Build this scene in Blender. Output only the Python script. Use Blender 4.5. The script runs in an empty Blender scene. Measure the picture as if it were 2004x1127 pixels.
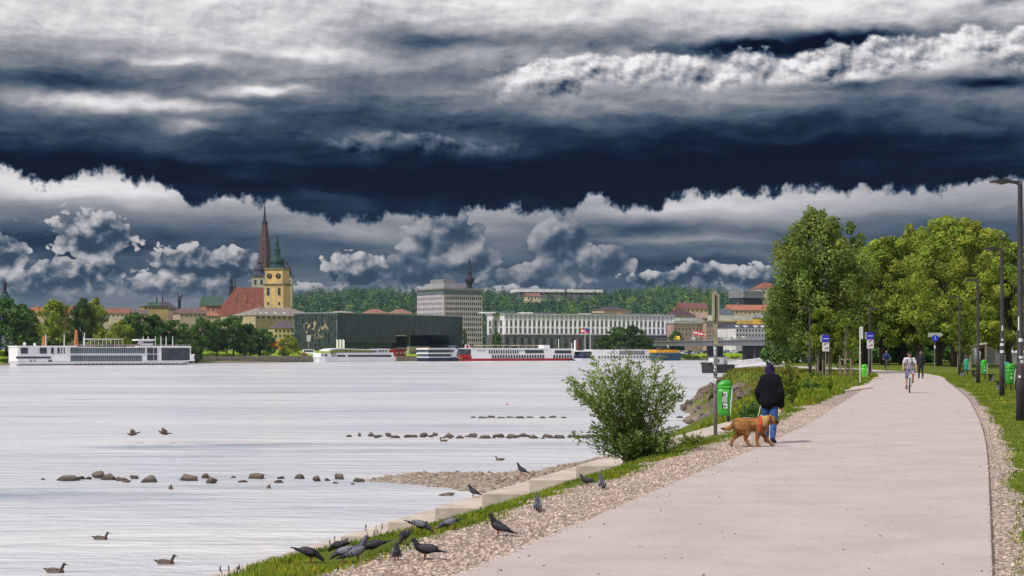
import bpy, bmesh, math, random
import numpy as np
from mathutils import Vector, Matrix, Euler
R = math.radians
SC = bpy.context.scene
COL = SC.collection
# ------------------------------------------------------------------ camera
F, CX, HY, EH = 3400.0, 1002.0, 684.0, 1.85     # focal length and principal row in photo pixels, eye height
cam_d = bpy.data.cameras.new('camera'); cam = bpy.data.objects.new('camera', cam_d); COL.objects.link(cam)
cam_d.sensor_width = 36.0; cam_d.lens = F * 36.0 / 2004.0
cam_d.shift_y = (HY - 563.5) / 2004.0
cam_d.clip_start = 0.5; cam_d.clip_end = 20000
cam.location = (0, 0, EH); cam.rotation_euler = (R(90), 0, 0)
SC.camera = cam
SC.view_settings.view_transform = 'Standard'; SC.view_settings.look = 'None'
SC.view_settings.exposure = 0.0; SC.view_settings.gamma = 1.0
SC.cycles.max_bounces = 6; SC.cycles.diffuse_bounces = 3; SC.cycles.glossy_bounces = 3
SC.cycles.transparent_max_bounces = 8; SC.cycles.sample_clamp_indirect = 6

WATER = -3.7
def G(px, py, z=0.0):                      # photo pixel -> point on the level plane z
    Y = F * (EH - z) / (py - HY)
    return Vector(((px - CX) / F * Y, Y, z))
def W(px, py, Y):                          # photo pixel -> point at depth Y
    return Vector(((px - CX) / F * Y, Y, EH - (py - HY) * Y / F))
PA = math.atan((1935 - CX) / F)            # heading of the path
TV = Vector((math.sin(PA), math.cos(PA), 0)); NV = Vector((-math.cos(PA), math.sin(PA), 0))
def SU(s, u, z=0.0):
    p = TV * s + NV * u; return Vector((p.x, p.y, z))

# ------------------------------------------------------------------ node expressions
class S:
    """a scalar socket with arithmetic that grows Math nodes"""
    def __init__(s, nt, sock): s.nt = nt; s.k = sock
    def _m(s, op, *a, clamp=False):
        n = s.nt.nodes.new('ShaderNodeMath'); n.operation = op; n.use_clamp = clamp
        for i, x in enumerate((s,) + a):
            if isinstance(x, S): s.nt.links.new(x.k, n.inputs[i])
            else: n.inputs[i].default_value = float(x)
        return S(s.nt, n.outputs[0])
    def __add__(s, o): return s._m('ADD', o)
    __radd__ = __add__
    def __sub__(s, o): return s._m('SUBTRACT', o)
    def __rsub__(s, o): return (s * -1.0) + o
    def __mul__(s, o): return s._m('MULTIPLY', o)
    __rmul__ = __mul__
    def __truediv__(s, o): return s._m('DIVIDE', o)
    def clamp(s): return s._m('ADD', 0.0, clamp=True)
    def pw(s, e): return s._m('POWER', e)
    def mx(s, o): return s._m('MAXIMUM', o)
    def mn(s, o): return s._m('MINIMUM', o)
    def ab(s): return s._m('ABSOLUTE')
    def sstep(s, a, b):
        n = s.nt.nodes.new('ShaderNodeMapRange'); n.interpolation_type = 'SMOOTHSTEP'
        s.nt.links.new(s.k, n.inputs[0])
        for i, x in ((1, a), (2, b)):
            if isinstance(x, S): s.nt.links.new(x.k, n.inputs[i])
            else: n.inputs[i].default_value = x
        return S(s.nt, n.outputs[0])
    def ramp(s, stops):
        n = s.nt.nodes.new('ShaderNodeValToRGB'); s.nt.links.new(s.k, n.inputs[0])
        cr = n.color_ramp
        while len(cr.elements) < len(stops): cr.elements.new(0.5)
        for e, (p, c) in zip(cr.elements, stops):
            e.position = p; e.color = (c, c, c, 1) if not isinstance(c, tuple) else (*c, 1)
        return S(s.nt, n.outputs[0])
def lerp(a, b, t):                       # scalars
    return (b - a) * t + a
def mixc(nt, t, a, b, mode='MIX'):
    n = nt.nodes.new('ShaderNodeMix'); n.data_type = 'RGBA'; n.blend_type = mode
    for i, x in ((0, t), (6, a), (7, b)):
        if isinstance(x, S): nt.links.new(x.k, n.inputs[i])
        elif hasattr(x, 'links'): nt.links.new(x, n.inputs[i])
        elif isinstance(x, tuple): n.inputs[i].default_value = (*x, 1)
        else: n.inputs[i].default_value = x
    return n.outputs[2]
def comb(nt, x, y, z=0.0):
    n = nt.nodes.new('ShaderNodeCombineXYZ')
    for i, q in enumerate((x, y, z)):
        if isinstance(q, S): nt.links.new(q.k, n.inputs[i])
        else: n.inputs[i].default_value = q
    return n.outputs[0]
def noise(nt, vec, scale=1.0, detail=6, rough=0.55, lac=2.0, dist=0.0, out=0, dim='3D'):
    n = nt.nodes.new('ShaderNodeTexNoise'); n.noise_dimensions = dim; n.inputs['Scale'].default_value = scale
    n.inputs['Detail'].default_value = detail; n.inputs['Roughness'].default_value = rough
    n.inputs['Lacunarity'].default_value = lac; n.inputs['Distortion'].default_value = dist
    if vec is not None: nt.links.new(vec, n.inputs['Vector'])
    return S(nt, n.outputs[out])

# ------------------------------------------------------------------ sky and sun
SUN_EL, SUN_AZ = 50.0, 224.0               # azimuth clockwise from +Y: behind the camera, to its left
world = bpy.data.worlds.new('World'); SC.world = world; world.use_nodes = True
def build_sky():
    nt = world.node_tree; nt.nodes.clear()
    def nz(vx, vy, off, detail=5, rough=.55):
        return noise(nt, comb(nt, vx + off * 3.17, vy + off * 1.71), 1.0, detail, rough, dim='2D')
    outw = nt.nodes.new('ShaderNodeOutputWorld'); bg = nt.nodes.new('ShaderNodeBackground')
    nt.links.new(bg.outputs[0], outw.inputs[0])
    tc = nt.nodes.new('ShaderNodeTexCoord'); sep = nt.nodes.new('ShaderNodeSeparateXYZ')
    nt.links.new(tc.outputs['Generated'], sep.inputs[0])
    x, y, z = (S(nt, sep.outputs[i]) for i in range(3))
    r = (x * x + y * y)._m('SQRT')
    u = x._m('ARCTAN2', y) * 3.42          # azimuth, photo frame about -1..1
    v = (z / (r + 0.0001)) * 3.42          # elevation, top of the photo about 0.68
    v = v.mn(4.0).mx(-0.2)
    # domain warp
    w1 = nz(u * 2.2, v * 6.0, 3.1, 4, .6) - 0.5
    w2 = nz(u * 2.6, v * 5.0, 9.7, 4, .6) - 0.5
    w3 = nz(u * 14.0, v * 26.0, 5.7, 2, .6) - 0.5
    U = u + w1 * 0.16 + w3 * 0.02; V = v + w2 * 0.07 + w3 * 0.012
    def blob(ui, vi, su, sv, UU=U, VV=V):
        a = (UU - ui) * (1 / su); b = (VV - vi) * (1 / sv)
        return ((a * a + b * b) * -1.0)._m('EXPONENT')
    def px(X): return (X - 1002) / 1000.0
    def py(Y): return (684 - Y) / 1000.0
    # broad brightness of the cloud deck by height
    base = (V * (1 / 0.8)).ramp([(0.0, .30), (0.30, .26), (0.40, .08), (0.50, .16), (0.60, .36), (0.70, .50), (0.78, .74), (0.86, .90), (1.0, .92)])
    acc = base
    for X, Y, sx, sy, a in [
        (120, 175, 190, 26, -.30), (700, 215, 330, 24, -.10), (180, 205, 130, 20, .50), (340, 215, 90, 14, .45), (520, 180, 100, 10, .55),
        (370, 247, 50, 9, .42), (300, 130, 110, 10, .34), (560, 110, 120, 14, .25), (130, 330, 300, 40, -.10), (740, 270, 80, 18, .27), (930, 268, 90, 13, .12),
        (1500, 250, 500, 30, -.10), (1250, 375, 300, 60, -.14), (820, 340, 420, 60, -.10), (1600, 300, 420, 60, -.12),
        (820, 72, 130, 22, -.42), (1120, 80, 230, 24, -.34), (1580, 80, 170, 27, -.62), (1960, 12, 60, 14, -.85),
        (1500, 135, 420, 26, .36), (1850, 108, 150, 28, .30), (1120, 125, 110, 20, .30), (1650, 165, 85, 13, -.38), (1930, 172, 90, 13, -.42),
        (1930, 205, 90, 14, .15), (1250, 190, 300, 30, .10), (640, 115, 200, 26, .14), (450, 60, 400, 30, .04), (980, 150, 80, 30, .02)]:
        acc = acc + blob(px(X), py(Y), sx / 1000, sy / 1000) * a
    st = nz(U * 2.6, V * 17.0, 1.3, 6, .62) - 0.5
    st2 = nz(U * 9.0, V * 30.0, 7.3, 4, .6) - 0.5
    upper = acc + (st * 0.80 + st2 * 0.34) * ((acc + 0.16).clamp() * 1.15).mx(0.10).mn(0.62)
    # puffy ridge with hard upper edge
    bil = nz(u * 12, v * 16, 2.2, 6, .55)
    bil2 = nz((u - 0.007) * 12, (v + 0.012) * 16, 2.2, 6, .55)
    relief = (bil - bil2)
    ridge_top = (u * 0.5 + 0.5).ramp([(0.0, .50), (0.46, .55), (0.60, .585), (0.70, .575), (0.80, .585), (0.88, .60), (0.94, .62), (1.0, .60)]) * 1.0
    rt = ridge_top + (bil - 0.5) * 0.085
    rmask = (rt - v).sstep(0.0, 0.012) * (1.0 - (rt - v).sstep(0.04, 0.085)) * (u).sstep(-0.08, 0.03)
    rcol = (0.86 - (rt - v) * 4.2 + relief * 2.0)
    upper = upper - (v - rt).sstep(-0.005, 0.004) * (1.0 - (v - rt).sstep(0.004, 0.03)) * u.sstep(-0.08, 0.03) * 0.22
    upper = lerp(upper, rcol, rmask * 0.95)
    upper = upper + relief * 0.55 * (acc * 1.1).clamp()
    # second small puff row in the middle of the storm
    r2 = 0.425 + (bil - 0.5) * 0.07 + (u + 0.25).ab() * -0.06
    m2 = (r2 - v).sstep(0.0, 0.010) * (1.0 - (r2 - v).sstep(0.012, 0.05)) * u.sstep(-0.40, -0.31) * (1.0 - u.sstep(-0.15, 0.10))
    upper = lerp(upper, (0.36 - (r2 - v) * 4 + relief * 1.6), m2 * 0.8)
    # ragged lower edge of the storm band
    L = (u * 0.5 + 0.499).ramp([(0.0, 0.354), (0.0225, 0.332), (0.0524, 0.31), (0.0948, 0.34), (0.1497, 0.318), (0.1946, 0.282), (0.2595, 0.282), (0.3194, 0.254), (0.3493, 0.246), (0.3792, 0.264), (0.4242, 0.254), (0.4566, 0.276), (0.499, 0.274), (0.5514, 0.264), (0.5714, 0.294), (0.6188, 0.279), (0.6437, 0.268), (0.6577, 0.3), (0.7086, 0.302), (0.7784, 0.31), (0.8483, 0.306), (0.9082, 0.3), (0.9481, 0.318)])
    rg = nz(u * 21, v * 17, 4.4, 7, .64) - 0.5
    edge = L + rg * 0.085
    storm = (v - edge).sstep(-0.006, 0.014)
    # right end of the band fades into grey
    bandfade = (v - L).sstep(0.0, 0.05)
    upper = upper * (0.35 + bandfade * 0.65) + (st2 * 0.10 + st * 0.08).mx(0.0)
    # beneath the band: grey sheet with long streaks
    ls = nz(U * 2.2, V * 22.0, 11.3, 5, .6) - 0.5
    low = (v * 2.5).ramp([(0.0, .42), (0.25, .33), (0.45, .23), (0.58, .40), (0.75, .66), (0.9, .74)]) + ls * 0.34
    low = low + (nz(U * 4, V * 16.0, 13.3, 5, .6) - 0.5) * .30
    low = low + blob(px(330), py(455), .30, .035) * -.24 + blob(px(40), py(470), .2, .03) * -.12 + blob(px(150), py(372), .35, .024) * .26 + blob(px(700), py(455), .30, .022) * .20 + blob(px(1450), py(415), .35, .022) * .18
    low = low + blob(px(1300), py(455), .15, .018) * -.16 + blob(px(1330), py(478), .16, .010) * .22 + blob(px(1150), py(480), .10, .07) * -.10 + blob(px(1850), py(440), .25, .05) * -.17
    # cumulus heaps, back to front
    def heap(low, items, zz, amp, sc, bright, dark):
        cb = nz(u * sc, v * sc * 1.15, zz, 5, .55)
        cb2 = nz((u - 0.008) * sc, (v + 0.016) * sc * 1.15, zz, 5, .55)
        vor = nt.nodes.new('ShaderNodeTexVoronoi'); vor.voronoi_dimensions = '2D'; vor.feature = 'F1'; vor.inputs['Scale'].default_value = 1.0
        vor.inputs['Detail'].default_value = 1; vor.inputs['Roughness'].default_value = 0.55; pass
        nt.links.new(comb(nt, (u + w3 * 0.03) * sc * 2.4, (v + w3 * 0.03) * sc * 2.7, zz), vor.inputs['Vector'])
        vd = S(nt, vor.outputs['Distance'])
        f = None; top = None
        for X, Y, sx, sy in items:
            b = blob(px(X), py(Y), sx / 1000, sy / 1000, u, v)
            f = b if f is None else f.mx(b)
            t = blob(px(X) - sx * .00025, py(Y) + sy * .0005, sx / 1000, sy / 1000, u, v)
            top = t if top is None else top.mx(t)
        fld = f + (cb - 0.5) * amp - (vd - 0.45) * 0.40
        m = fld.sstep(0.26, 0.35) * v.sstep(0.075, 0.14)
        rim = 1.0 - fld.sstep(0.30, 0.75)
        lit = (top - f) * 1.0 + (cb - cb2) * 2.6 + (0.45 - vd) * 0.75
        c = ((lit + 0.46 + rim * 0.14 + (cb - 0.5) * 0.5) * 0.9).sstep(-0.25, 1.05) * (bright - dark) + dark
        return lerp(low, c, m)
    low = heap(low, [(870, 470, 75, 60), (810, 520, 80, 45), (930, 510, 60, 30), (1105, 470, 65, 60), (1180, 510, 60, 40), (1020, 540, 90, 30), (1680, 560, 100, 30)], 21.7, 0.9, 10.0, .60, .18)
    low = heap(low, [(25, 500, 50, 48), (190, 465, 75, 50), (170, 540, 110, 36), (60, 560, 120, 30), (410, 520, 110, 36), (330, 560, 120, 26), (460, 505, 50, 26),
                     (690, 528, 62, 38), (640, 575, 100, 20), (850, 578, 90, 16), (1375, 535, 50, 26), (1290, 548, 70, 18), (1480, 548, 70, 30), (1000, 575, 120, 16)], 33.3, 0.75, 15.0, .72, .17)
    val = lerp(low, upper, storm).mx(0.012)
    # high above and behind the photograph the cloud is plain bright overcast
    val = lerp(val, 0.80 + (st * 0.3), v.sstep(0.66, 1.1))
    behind = (y * -1.0).sstep(-0.85, 0.1)
    val = lerp(val, 0.72 + st * 0.3, behind)
    # tint: navy in the dark, neutral violet grey in the light
    val = val.clamp()
    n = nt.nodes.new('ShaderNodeValToRGB'); nt.links.new(val.k, n.inputs[0]); cr = n.color_ramp
    stops = [(0.0, (.0005, .002, .010)), (0.05, (.002, .008, .028)), (0.14, (.016, .034, .072)), (0.28, (.075, .108, .158)), (0.45, (.21, .23, .27)), (0.65, (.42, .42, .45)), (0.85, (.70, .68, .70)), (1.0, (.88, .86, .88))]
    while len(cr.elements) < len(stops): cr.elements.new(.5)
    for e, (p, c) in zip(cr.elements, stops): e.position = p; e.color = (*c, 1)
    sky = nt.nodes.new('ShaderNodeTexSky'); sky.sky_type = 'NISHITA'; sky.sun_disc = False
    sky.sun_elevation = R(SUN_EL); sky.sun_rotation = R(SUN_AZ); sky.dust_density = 2.0
    sk = mixc(nt, 1.0, sky.outputs[0], (0.07, 0.07, 0.07), 'MULTIPLY')
    zen = v.sstep(0.9, 3.0) * 0.35
    ccol = mixc(nt, zen, n.outputs[0], sk)
    # extra brightness added to the unseen sky overhead and behind, for ambient light
    boost = v.sstep(0.75, 2.2) * 0.15 + behind * 0.05 + 1.0
    vm = nt.nodes.new('ShaderNodeVectorMath'); vm.operation = 'SCALE'
    nt.links.new(ccol, vm.inputs[0]); nt.links.new(boost.k, vm.inputs['Scale'])
    nt.links.new(vm.outputs[0], bg.inputs[0]); bg.inputs[1].default_value = 1.0
build_sky()
world.cycles.sampling_method = 'MANUAL'; world.cycles.sample_map_resolution = 256
sd = bpy.data.lights.new('sun', 'SUN'); sun = bpy.data.objects.new('sun', sd); COL.objects.link(sun)
sd.energy = 3.5; sd.angle = R(5); sd.color = (1.0, .95, .88)
sdir = Vector((math.sin(R(SUN_AZ)) * math.cos(R(SUN_EL)), math.cos(R(SUN_AZ)) * math.cos(R(SUN_EL)), math.sin(R(SUN_EL))))
sun.rotation_euler = sdir.to_track_quat('Z', 'Y').to_euler()
# ------------------------------------------------------------------ mesh builder
class MB:
    def __init__(s): s.v = []; s.f = []; s.c = []; s.T = Matrix.Identity(4)
    def add(s, vs, fs, c=None):
        n = len(s.v); T = s.T
        s.v += [tuple(T @ Vector(p)) for p in vs]; s.f += [tuple(n + i for i in f) for f in fs]
        if c is not None: s.c += [c] * len(vs)
        return s
    def box(s, x0, x1, y0, y1, z0, z1, tx=0, ty=0):           # tx, ty: taper of the top
        s.add([(x0, y0, z0), (x1, y0, z0), (x1, y1, z0), (x0, y1, z0), (x0 + tx, y0 + ty, z1), (x1 - tx, y0 + ty, z1), (x1 - tx, y1 - ty, z1), (x0 + tx, y1 - ty, z1)],
              [(3, 2, 1, 0), (4, 5, 6, 7), (0, 1, 5, 4), (1, 2, 6, 5), (2, 3, 7, 6), (3, 0, 4, 7)]); return s
    def cbox(s, cx, cy, cz, sx, sy, sz): return s.box(cx - sx / 2, cx + sx / 2, cy - sy / 2, cy + sy / 2, cz - sz / 2, cz + sz / 2)
    def tube(s, pts, rad, n=8, cap=True, flat=None):
        pts = [Vector(p) for p in pts]; vs = []; fs = []
        if not hasattr(rad, '__len__'): rad = [rad] * len(pts)
        prev = None
        for i, p in enumerate(pts):
            d = (pts[min(i + 1, len(pts) - 1)] - pts[max(i - 1, 0)])
            d = d.normalized() if d.length > 1e-9 else Vector((0, 0, 1))
            if prev is None:
                a = Vector((0, 0, 1)) if abs(d.z) < .9 else Vector((1, 0, 0)); prev = d.cross(a).normalized()
            q = (prev - d * prev.dot(d)).normalized(); w = d.cross(q); prev = q
            for k in range(n):
                t = 2 * math.pi * k / n; vs.append(tuple(p + (q * math.cos(t) + w * math.sin(t) * (flat or 1)) * rad[i]))
        for i in range(len(pts) - 1):
            for k in range(n): fs.append((i * n + k, i * n + (k + 1) % n, (i + 1) * n + (k + 1) % n, (i + 1) * n + k))
        if cap: fs.append(tuple(range(n - 1, -1, -1))); fs.append(tuple((len(pts) - 1) * n + k for k in range(n)))
        return s.add(vs, fs)
    def lathe(s, prof, n=16, c=(0, 0, 0), a0=0):
        vs = []; fs = []
        for r, z in prof:
            for k in range(n): t = 2 * math.pi * k / n + a0; vs.append((c[0] + r * math.cos(t), c[1] + r * math.sin(t), c[2] + z))
        m = len(prof)
        for i in range(m - 1):
            for k in range(n): fs.append((i * n + k, i * n + (k + 1) % n, (i + 1) * n + (k + 1) % n, (i + 1) * n + k))
        fs.append(tuple(range(n - 1, -1, -1))); fs.append(tuple((m - 1) * n + k for k in range(n)))
        return s.add(vs, fs)
    def ell(s, c, r, rot=None, n=12, m=8):
        vs = []; fs = []; rot = rot or Matrix.Identity(3)
        for i in range(m + 1):
            ph = math.pi * i / m
            for k in range(n):
                t = 2 * math.pi * k / n
                p = rot @ Vector((r[0] * math.sin(ph) * math.cos(t), r[1] * math.sin(ph) * math.sin(t), r[2] * math.cos(ph)))
                vs.append((c[0] + p.x, c[1] + p.y, c[2] + p.z))
        for i in range(m):
            for k in range(n): fs.append((i * n + k, (i + 1) * n + k, (i + 1) * n + (k + 1) % n, i * n + (k + 1) % n))
        return s.add(vs, fs)
    def prism(s, poly, z0, z1):               # poly of (x, y), counter-clockwise
        n = len(poly)
        return s.add([(x, y, z0) for x, y in poly] + [(x, y, z1) for x, y in poly],
                     [tuple(range(n - 1, -1, -1)), tuple(range(n, 2 * n))] + [(i, (i + 1) % n, n + (i + 1) % n, n + i) for i in range(n)])
    def xprism(s, poly, y0, y1):              # poly of (x, z) seen from -Y
        n = len(poly)
        return s.add([(x, y0, z) for x, z in poly] + [(x, y1, z) for x, z in poly],
                     [tuple(range(n)), tuple(range(2 * n - 1, n - 1, -1))] + [((i + 1) % n, i, n + i, n + (i + 1) % n) for i in range(n)])
    def yprism(s, poly, x0, x1):              # poly of (y, z), extruded along x
        n = len(poly)
        return s.add([(x0, y, z) for y, z in poly] + [(x1, y, z) for y, z in poly],
                     [tuple(range(n - 1, -1, -1)), tuple(range(n, 2 * n))] + [(i, (i + 1) % n, n + (i + 1) % n, n + i) for i in range(n)])
    def cap(s, a, b, ra, rb, n=10):           # tapered capsule
        a = Vector(a); b = Vector(b); d = (b - a); L = d.length; d = d / max(L, 1e-6)
        pts = []; rr = []
        for k in range(4): t = math.pi / 2 * (1 - k / 4); pts.append(a - d * ra * math.sin(t)); rr.append(max(ra * math.cos(t), ra * .02))
        pts.append(a); rr.append(ra); pts.append(b); rr.append(rb)
        for k in range(1, 5): t = math.pi / 2 * k / 4; pts.append(b + d * rb * math.sin(t)); rr.append(max(rb * math.cos(t), rb * .02))
        return s.tube(pts, rr, n)
    def mesh(s, name, mat=None, smooth=False):
        me = bpy.data.meshes.new(name); me.from_pydata(s.v, [], s.f)
        if s.c and len(s.c) == len(s.v):
            ca = me.color_attributes.new('tint', 'FLOAT_COLOR', 'POINT')
            a = np.ones((len(s.v), 4), dtype=np.float32); a[:, :3] = np.array(s.c, dtype=np.float32).reshape(len(s.v), -1)[:, :3] if hasattr(s.c[0], '__len__') else np.array(s.c, dtype=np.float32)[:, None]
            ca.data.foreach_set('color', a.ravel())
        if mat: me.materials.append(mat)
        if smooth: me.polygons.foreach_set('use_smooth', [True] * len(me.polygons))
        me.update(); return me
    def build(s, name, mat=None, parent=None, smooth=False, loc=None):
        o = bpy.data.objects.new(name, s.mesh(name, mat, smooth)); COL.objects.link(o)
        if parent: o.parent = parent
        if loc is not None: o.location = loc
        return o
    def blob(s, name, mat, parent=None, voxel=.02, smooth=4, loc=None, dec=None):   # fuse everything into one continuous skin
        o = s.build(name + '_raw', mat)
        m = o.modifiers.new('r', 'REMESH'); m.mode = 'VOXEL'; m.voxel_size = voxel; m.use_smooth_shade = True
        if smooth: k = o.modifiers.new('s', 'SMOOTH'); k.factor = .5; k.iterations = smooth
        if dec: k = o.modifiers.new('d', 'DECIMATE'); k.ratio = dec
        dg = bpy.context.evaluated_depsgraph_get(); me = bpy.data.meshes.new_from_object(o.evaluated_get(dg))
        me.name = name; bpy.data.objects.remove(o)
        if not me.materials: me.materials.append(mat)
        q = bpy.data.objects.new(name, me); COL.objects.link(q)
        if parent: q.parent = parent
        if loc is not None: q.location = loc
        return q
def tag(o, label=None, cat=None, group=None, kind=None):
    for k, v in (('label', label), ('category', cat), ('group', group), ('kind', kind)):
        if v: o[k] = v
    return o
def thing(name, label, cat, loc=(0, 0, 0), rz=0, group=None):
    o = bpy.data.objects.new(name, None); COL.objects.link(o); o.empty_display_size = .3
    o.location = loc; o.rotation_euler = (0, 0, rz); return tag(o, label, cat, group)
KIDS = {}
def copy_tree(o, parent=None, **kw):
    c = o.copy(); COL.objects.link(c)
    if parent: c.parent = parent
    for ch in list(o.children): copy_tree(ch, c)
    return c
def clone(o, loc, rz=None, label=None, group=None, scale=None):
    c = copy_tree(o); c.location = loc
    if rz is not None: c.rotation_euler = (0, 0, rz)
    if label: c['label'] = label
    if group: c['group'] = group
    if scale: c.scale = scale if hasattr(scale, '__len__') else (scale,) * 3
    return c
def inst(me, name, parent, loc=(0, 0, 0), rz=0, scale=None):
    o = bpy.data.objects.new(name, me); COL.objects.link(o); o.parent = parent; o.location = loc; o.rotation_euler = (0, 0, rz)
    if scale: o.scale = scale
    return o
ORD = 'first second third fourth fifth sixth seventh eighth ninth tenth eleventh twelfth thirteenth fourteenth fifteenth sixteenth seventeenth eighteenth nineteenth twentieth'.split()

# ------------------------------------------------------------------ materials
MATS = {}
def M(name, rgb, rough=.75, var=.12, scale=3.0, bump=0.0, metal=0.0, spec=.3, rgb2=None, detail=5, coords='Object', tint=False, hue=None, bscale=None):
    if name in MATS: return MATS[name]
    m = bpy.data.materials.new(name); m.use_nodes = True; nt = m.node_tree; b = nt.nodes['Principled BSDF']; MATS[name] = m
    b.inputs['Roughness'].default_value = rough; b.inputs['Metallic'].default_value = metal; b.inputs['Specular IOR Level'].default_value = spec
    tc = nt.nodes.new('ShaderNodeTexCoord')
    n = noise(nt, tc.outputs[coords], scale, detail, .6)
    lo = tuple(c * (1 - var) for c in rgb); hi = rgb2 or tuple(min(1, c * (1 + var)) for c in rgb)
    col = mixc(nt, n.sstep(.32, .68), lo, hi)
    if tint:
        a = nt.nodes.new('ShaderNodeAttribute'); a.attribute_name = 'tint'; col = mixc(nt, 1.0, col, a.outputs['Color'], 'MULTIPLY')
    nt.links.new(col, b.inputs['Base Color'])
    if bump:
        nb = noise(nt, tc.outputs[coords], bscale or scale * 4, 5, .6)
        bp = nt.nodes.new('ShaderNodeBump'); bp.inputs['Strength'].default_value = bump; bp.inputs['Distance'].default_value = .05
        nt.links.new(nb.k, bp.inputs['Height']); nt.links.new(bp.outputs[0], b.inputs['Normal'])
    return m
def leafmat(name, rgb, rgb2, scale=.6, trans=.35, rough=.55):
    if name in MATS: return MATS[name]
    m = bpy.data.materials.new(name); m.use_nodes = True; nt = m.node_tree; nt.nodes.clear(); MATS[name] = m
    out = nt.nodes.new('ShaderNodeOutputMaterial'); mix = nt.nodes.new('ShaderNodeMixShader'); mix.inputs[0].default_value = trans
    p = nt.nodes.new('ShaderNodeBsdfPrincipled'); p.inputs['Roughness'].default_value = rough; p.inputs['Specular IOR Level'].default_value = .25
    t = nt.nodes.new('ShaderNodeBsdfTranslucent')
    tc = nt.nodes.new('ShaderNodeTexCoord'); n = noise(nt, tc.outputs['Object'], scale, 3, .6)
    a = nt.nodes.new('ShaderNodeAttribute'); a.attribute_name = 'tint'
    col = mixc(nt, 1.0, mixc(nt, n.sstep(.35, .65), rgb, rgb2), a.outputs['Color'], 'MULTIPLY')
    nt.links.new(col, p.inputs['Base Color']); nt.links.new(mixc(nt, 1.0, col, (1.0, 1.1, .55), 'MULTIPLY'), t.inputs['Color'])
    nt.links.new(p.outputs[0], mix.inputs[1]); nt.links.new(t.outputs[0], mix.inputs[2]); nt.links.new(mix.outputs[0], out.inputs[0])
    return m

# ------------------------------------------------------------------ terrain
def pl_dist(P, pts):                          # signed distance of points P (n,2) to polyline; + on its left
    best = np.full(len(P), 1e18); sg = np.ones(len(P))
    pts = np.array([(p[0], p[1]) for p in pts], float)
    for a, b in zip(pts[:-1], pts[1:]):
        d = b - a; L2 = (d * d).sum(); t = np.clip(((P - a) @ d) / L2, 0, 1)
        q = P - (a + t[:, None] * d); dd = (q * q).sum(1); cr = d[0] * q[:, 1] - d[1] * q[:, 0]
        m = dd < best - 1e-9; best[m] = dd[m]; sg[m] = np.where(cr[m] >= 0, 1, -1)
    return np.sqrt(best) * sg
def vnoise(x, y, sc, seed=0):                 # value noise, numpy
    x = x / sc; y = y / sc; xi = np.floor(x).astype(np.int64); yi = np.floor(y).astype(np.int64); fx = x - xi; fy = y - yi
    fx = fx * fx * (3 - 2 * fx); fy = fy * fy * (3 - 2 * fy)
    def h(a, b): n = (a * 374761393 + b * 668265263 + seed * 1442695041) & 0x7fffffff; n = ((n ^ (n >> 13)) * 1274126177) & 0x7fffffff; return ((n ^ (n >> 16)) & 0xffff) / 65535.0
    return (h(xi, yi) * (1 - fx) + h(xi + 1, yi) * fx) * (1 - fy) + (h(xi, yi + 1) * (1 - fx) + h(xi + 1, yi + 1) * fx) * fy
CREST = [tuple(SU(s_, u_))[:2] for s_, u_ in ((-37, 6.3), (0, 6.2), (12.5, 6.15), (14.5, 6.2), (16.5, 5.95), (18.5, 5.76), (24, 5.72), (30, 5.76), (36.5, 5.88))] + [ (7.6, 49.8), (8.75, 58), (10.6, 72), (13.5, 88), (17, 104), (20.6, 122), (22.3, 136), (21.0, 147), (19.6, 153), (20.0, 159), (26, 180), (33, 215), (43, 260), (56, 320), (82, 430), (108, 560), (150, 760), (215, 1000), (420, 1600), (900, 3500)]
FARP = [(-760, 60), (-480, 330), (-300, 505), (-181, 614), (-129, 705), (-87, 777), (-40, 846), (33, 885), (77, 907), (111, 952), (155, 1003), (260, 1150), (500, 1700), (900, 3600)]
def zfun(x, y):
    P = np.stack([x, y], 1); d = pl_dist(P, CREST)
    slope = 0.46 + 0.40 * np.clip((y - 140) / 8, 0, 1) * np.clip((190 - y) / 25, 0, 1)
    dd = np.where(d > 4, d, np.log1p(np.exp(np.clip(d * 5, -40, 30))) / 5)
    z = -slope * dd + (vnoise(x, y, 1.1, 1) - .5) * .06 * np.clip(-d, 0, 1) * 0
    z = z + (vnoise(x, y, 2.3, 3) - .5) * .35 * np.clip(d - .8, 0, 1) * (y > 60) * (d < 12)
    # low verge with shallow undulation inland of the trees
    z = z + np.clip(-d - 30, 0, 40) * .004
    near = np.maximum(z, -6.0)
    e = pl_dist(P, FARP)                      # + on the left of the far bank line = inland there
    fz = WATER + np.where(e > 0, np.minimum(e * .30, 1.2) + np.clip(e - 9, 0, 14) * .27, np.maximum(e * .5, -2.5))
    k = np.clip((y - 1350) / 900, 0, 1); kk = k * k * (3 - 2 * k)
    return np.where(e > -60, np.maximum(fz, np.where(d > 0, -6, near)), near)
def ground_at(x, y): return float(zfun(np.array([float(x)]), np.array([float(y)]))[0])
def axis(segs):
    out = []
    for a, b, st in segs: out += list(np.arange(a, b, st))
    return np.array(out + [segs[-1][1]])
XS = axis([(-4000, -800, 200), (-800, -300, 25), (-300, -30, 6), (-30, -12, 2), (-12, 26, .3), (26, 40, .8), (40, 120, 4), (120, 400, 20), (400, 4000, 200)])
YS = axis([(-200, -20, 20), (-20, 8, 3), (8, 60, .5), (60, 165, .8), (165, 320, 5), (320, 560, 12), (560, 1100, 7), (1100, 2000, 50), (2000, 6000, 250)])
gx, gy = np.meshgrid(XS, YS); gz = zfun(gx.ravel(), gy.ravel())
nx, ny = len(XS), len(YS)
vv = np.stack([gx.ravel(), gy.ravel(), gz], 1)
idx = np.arange(nx * ny).reshape(ny, nx)
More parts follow.
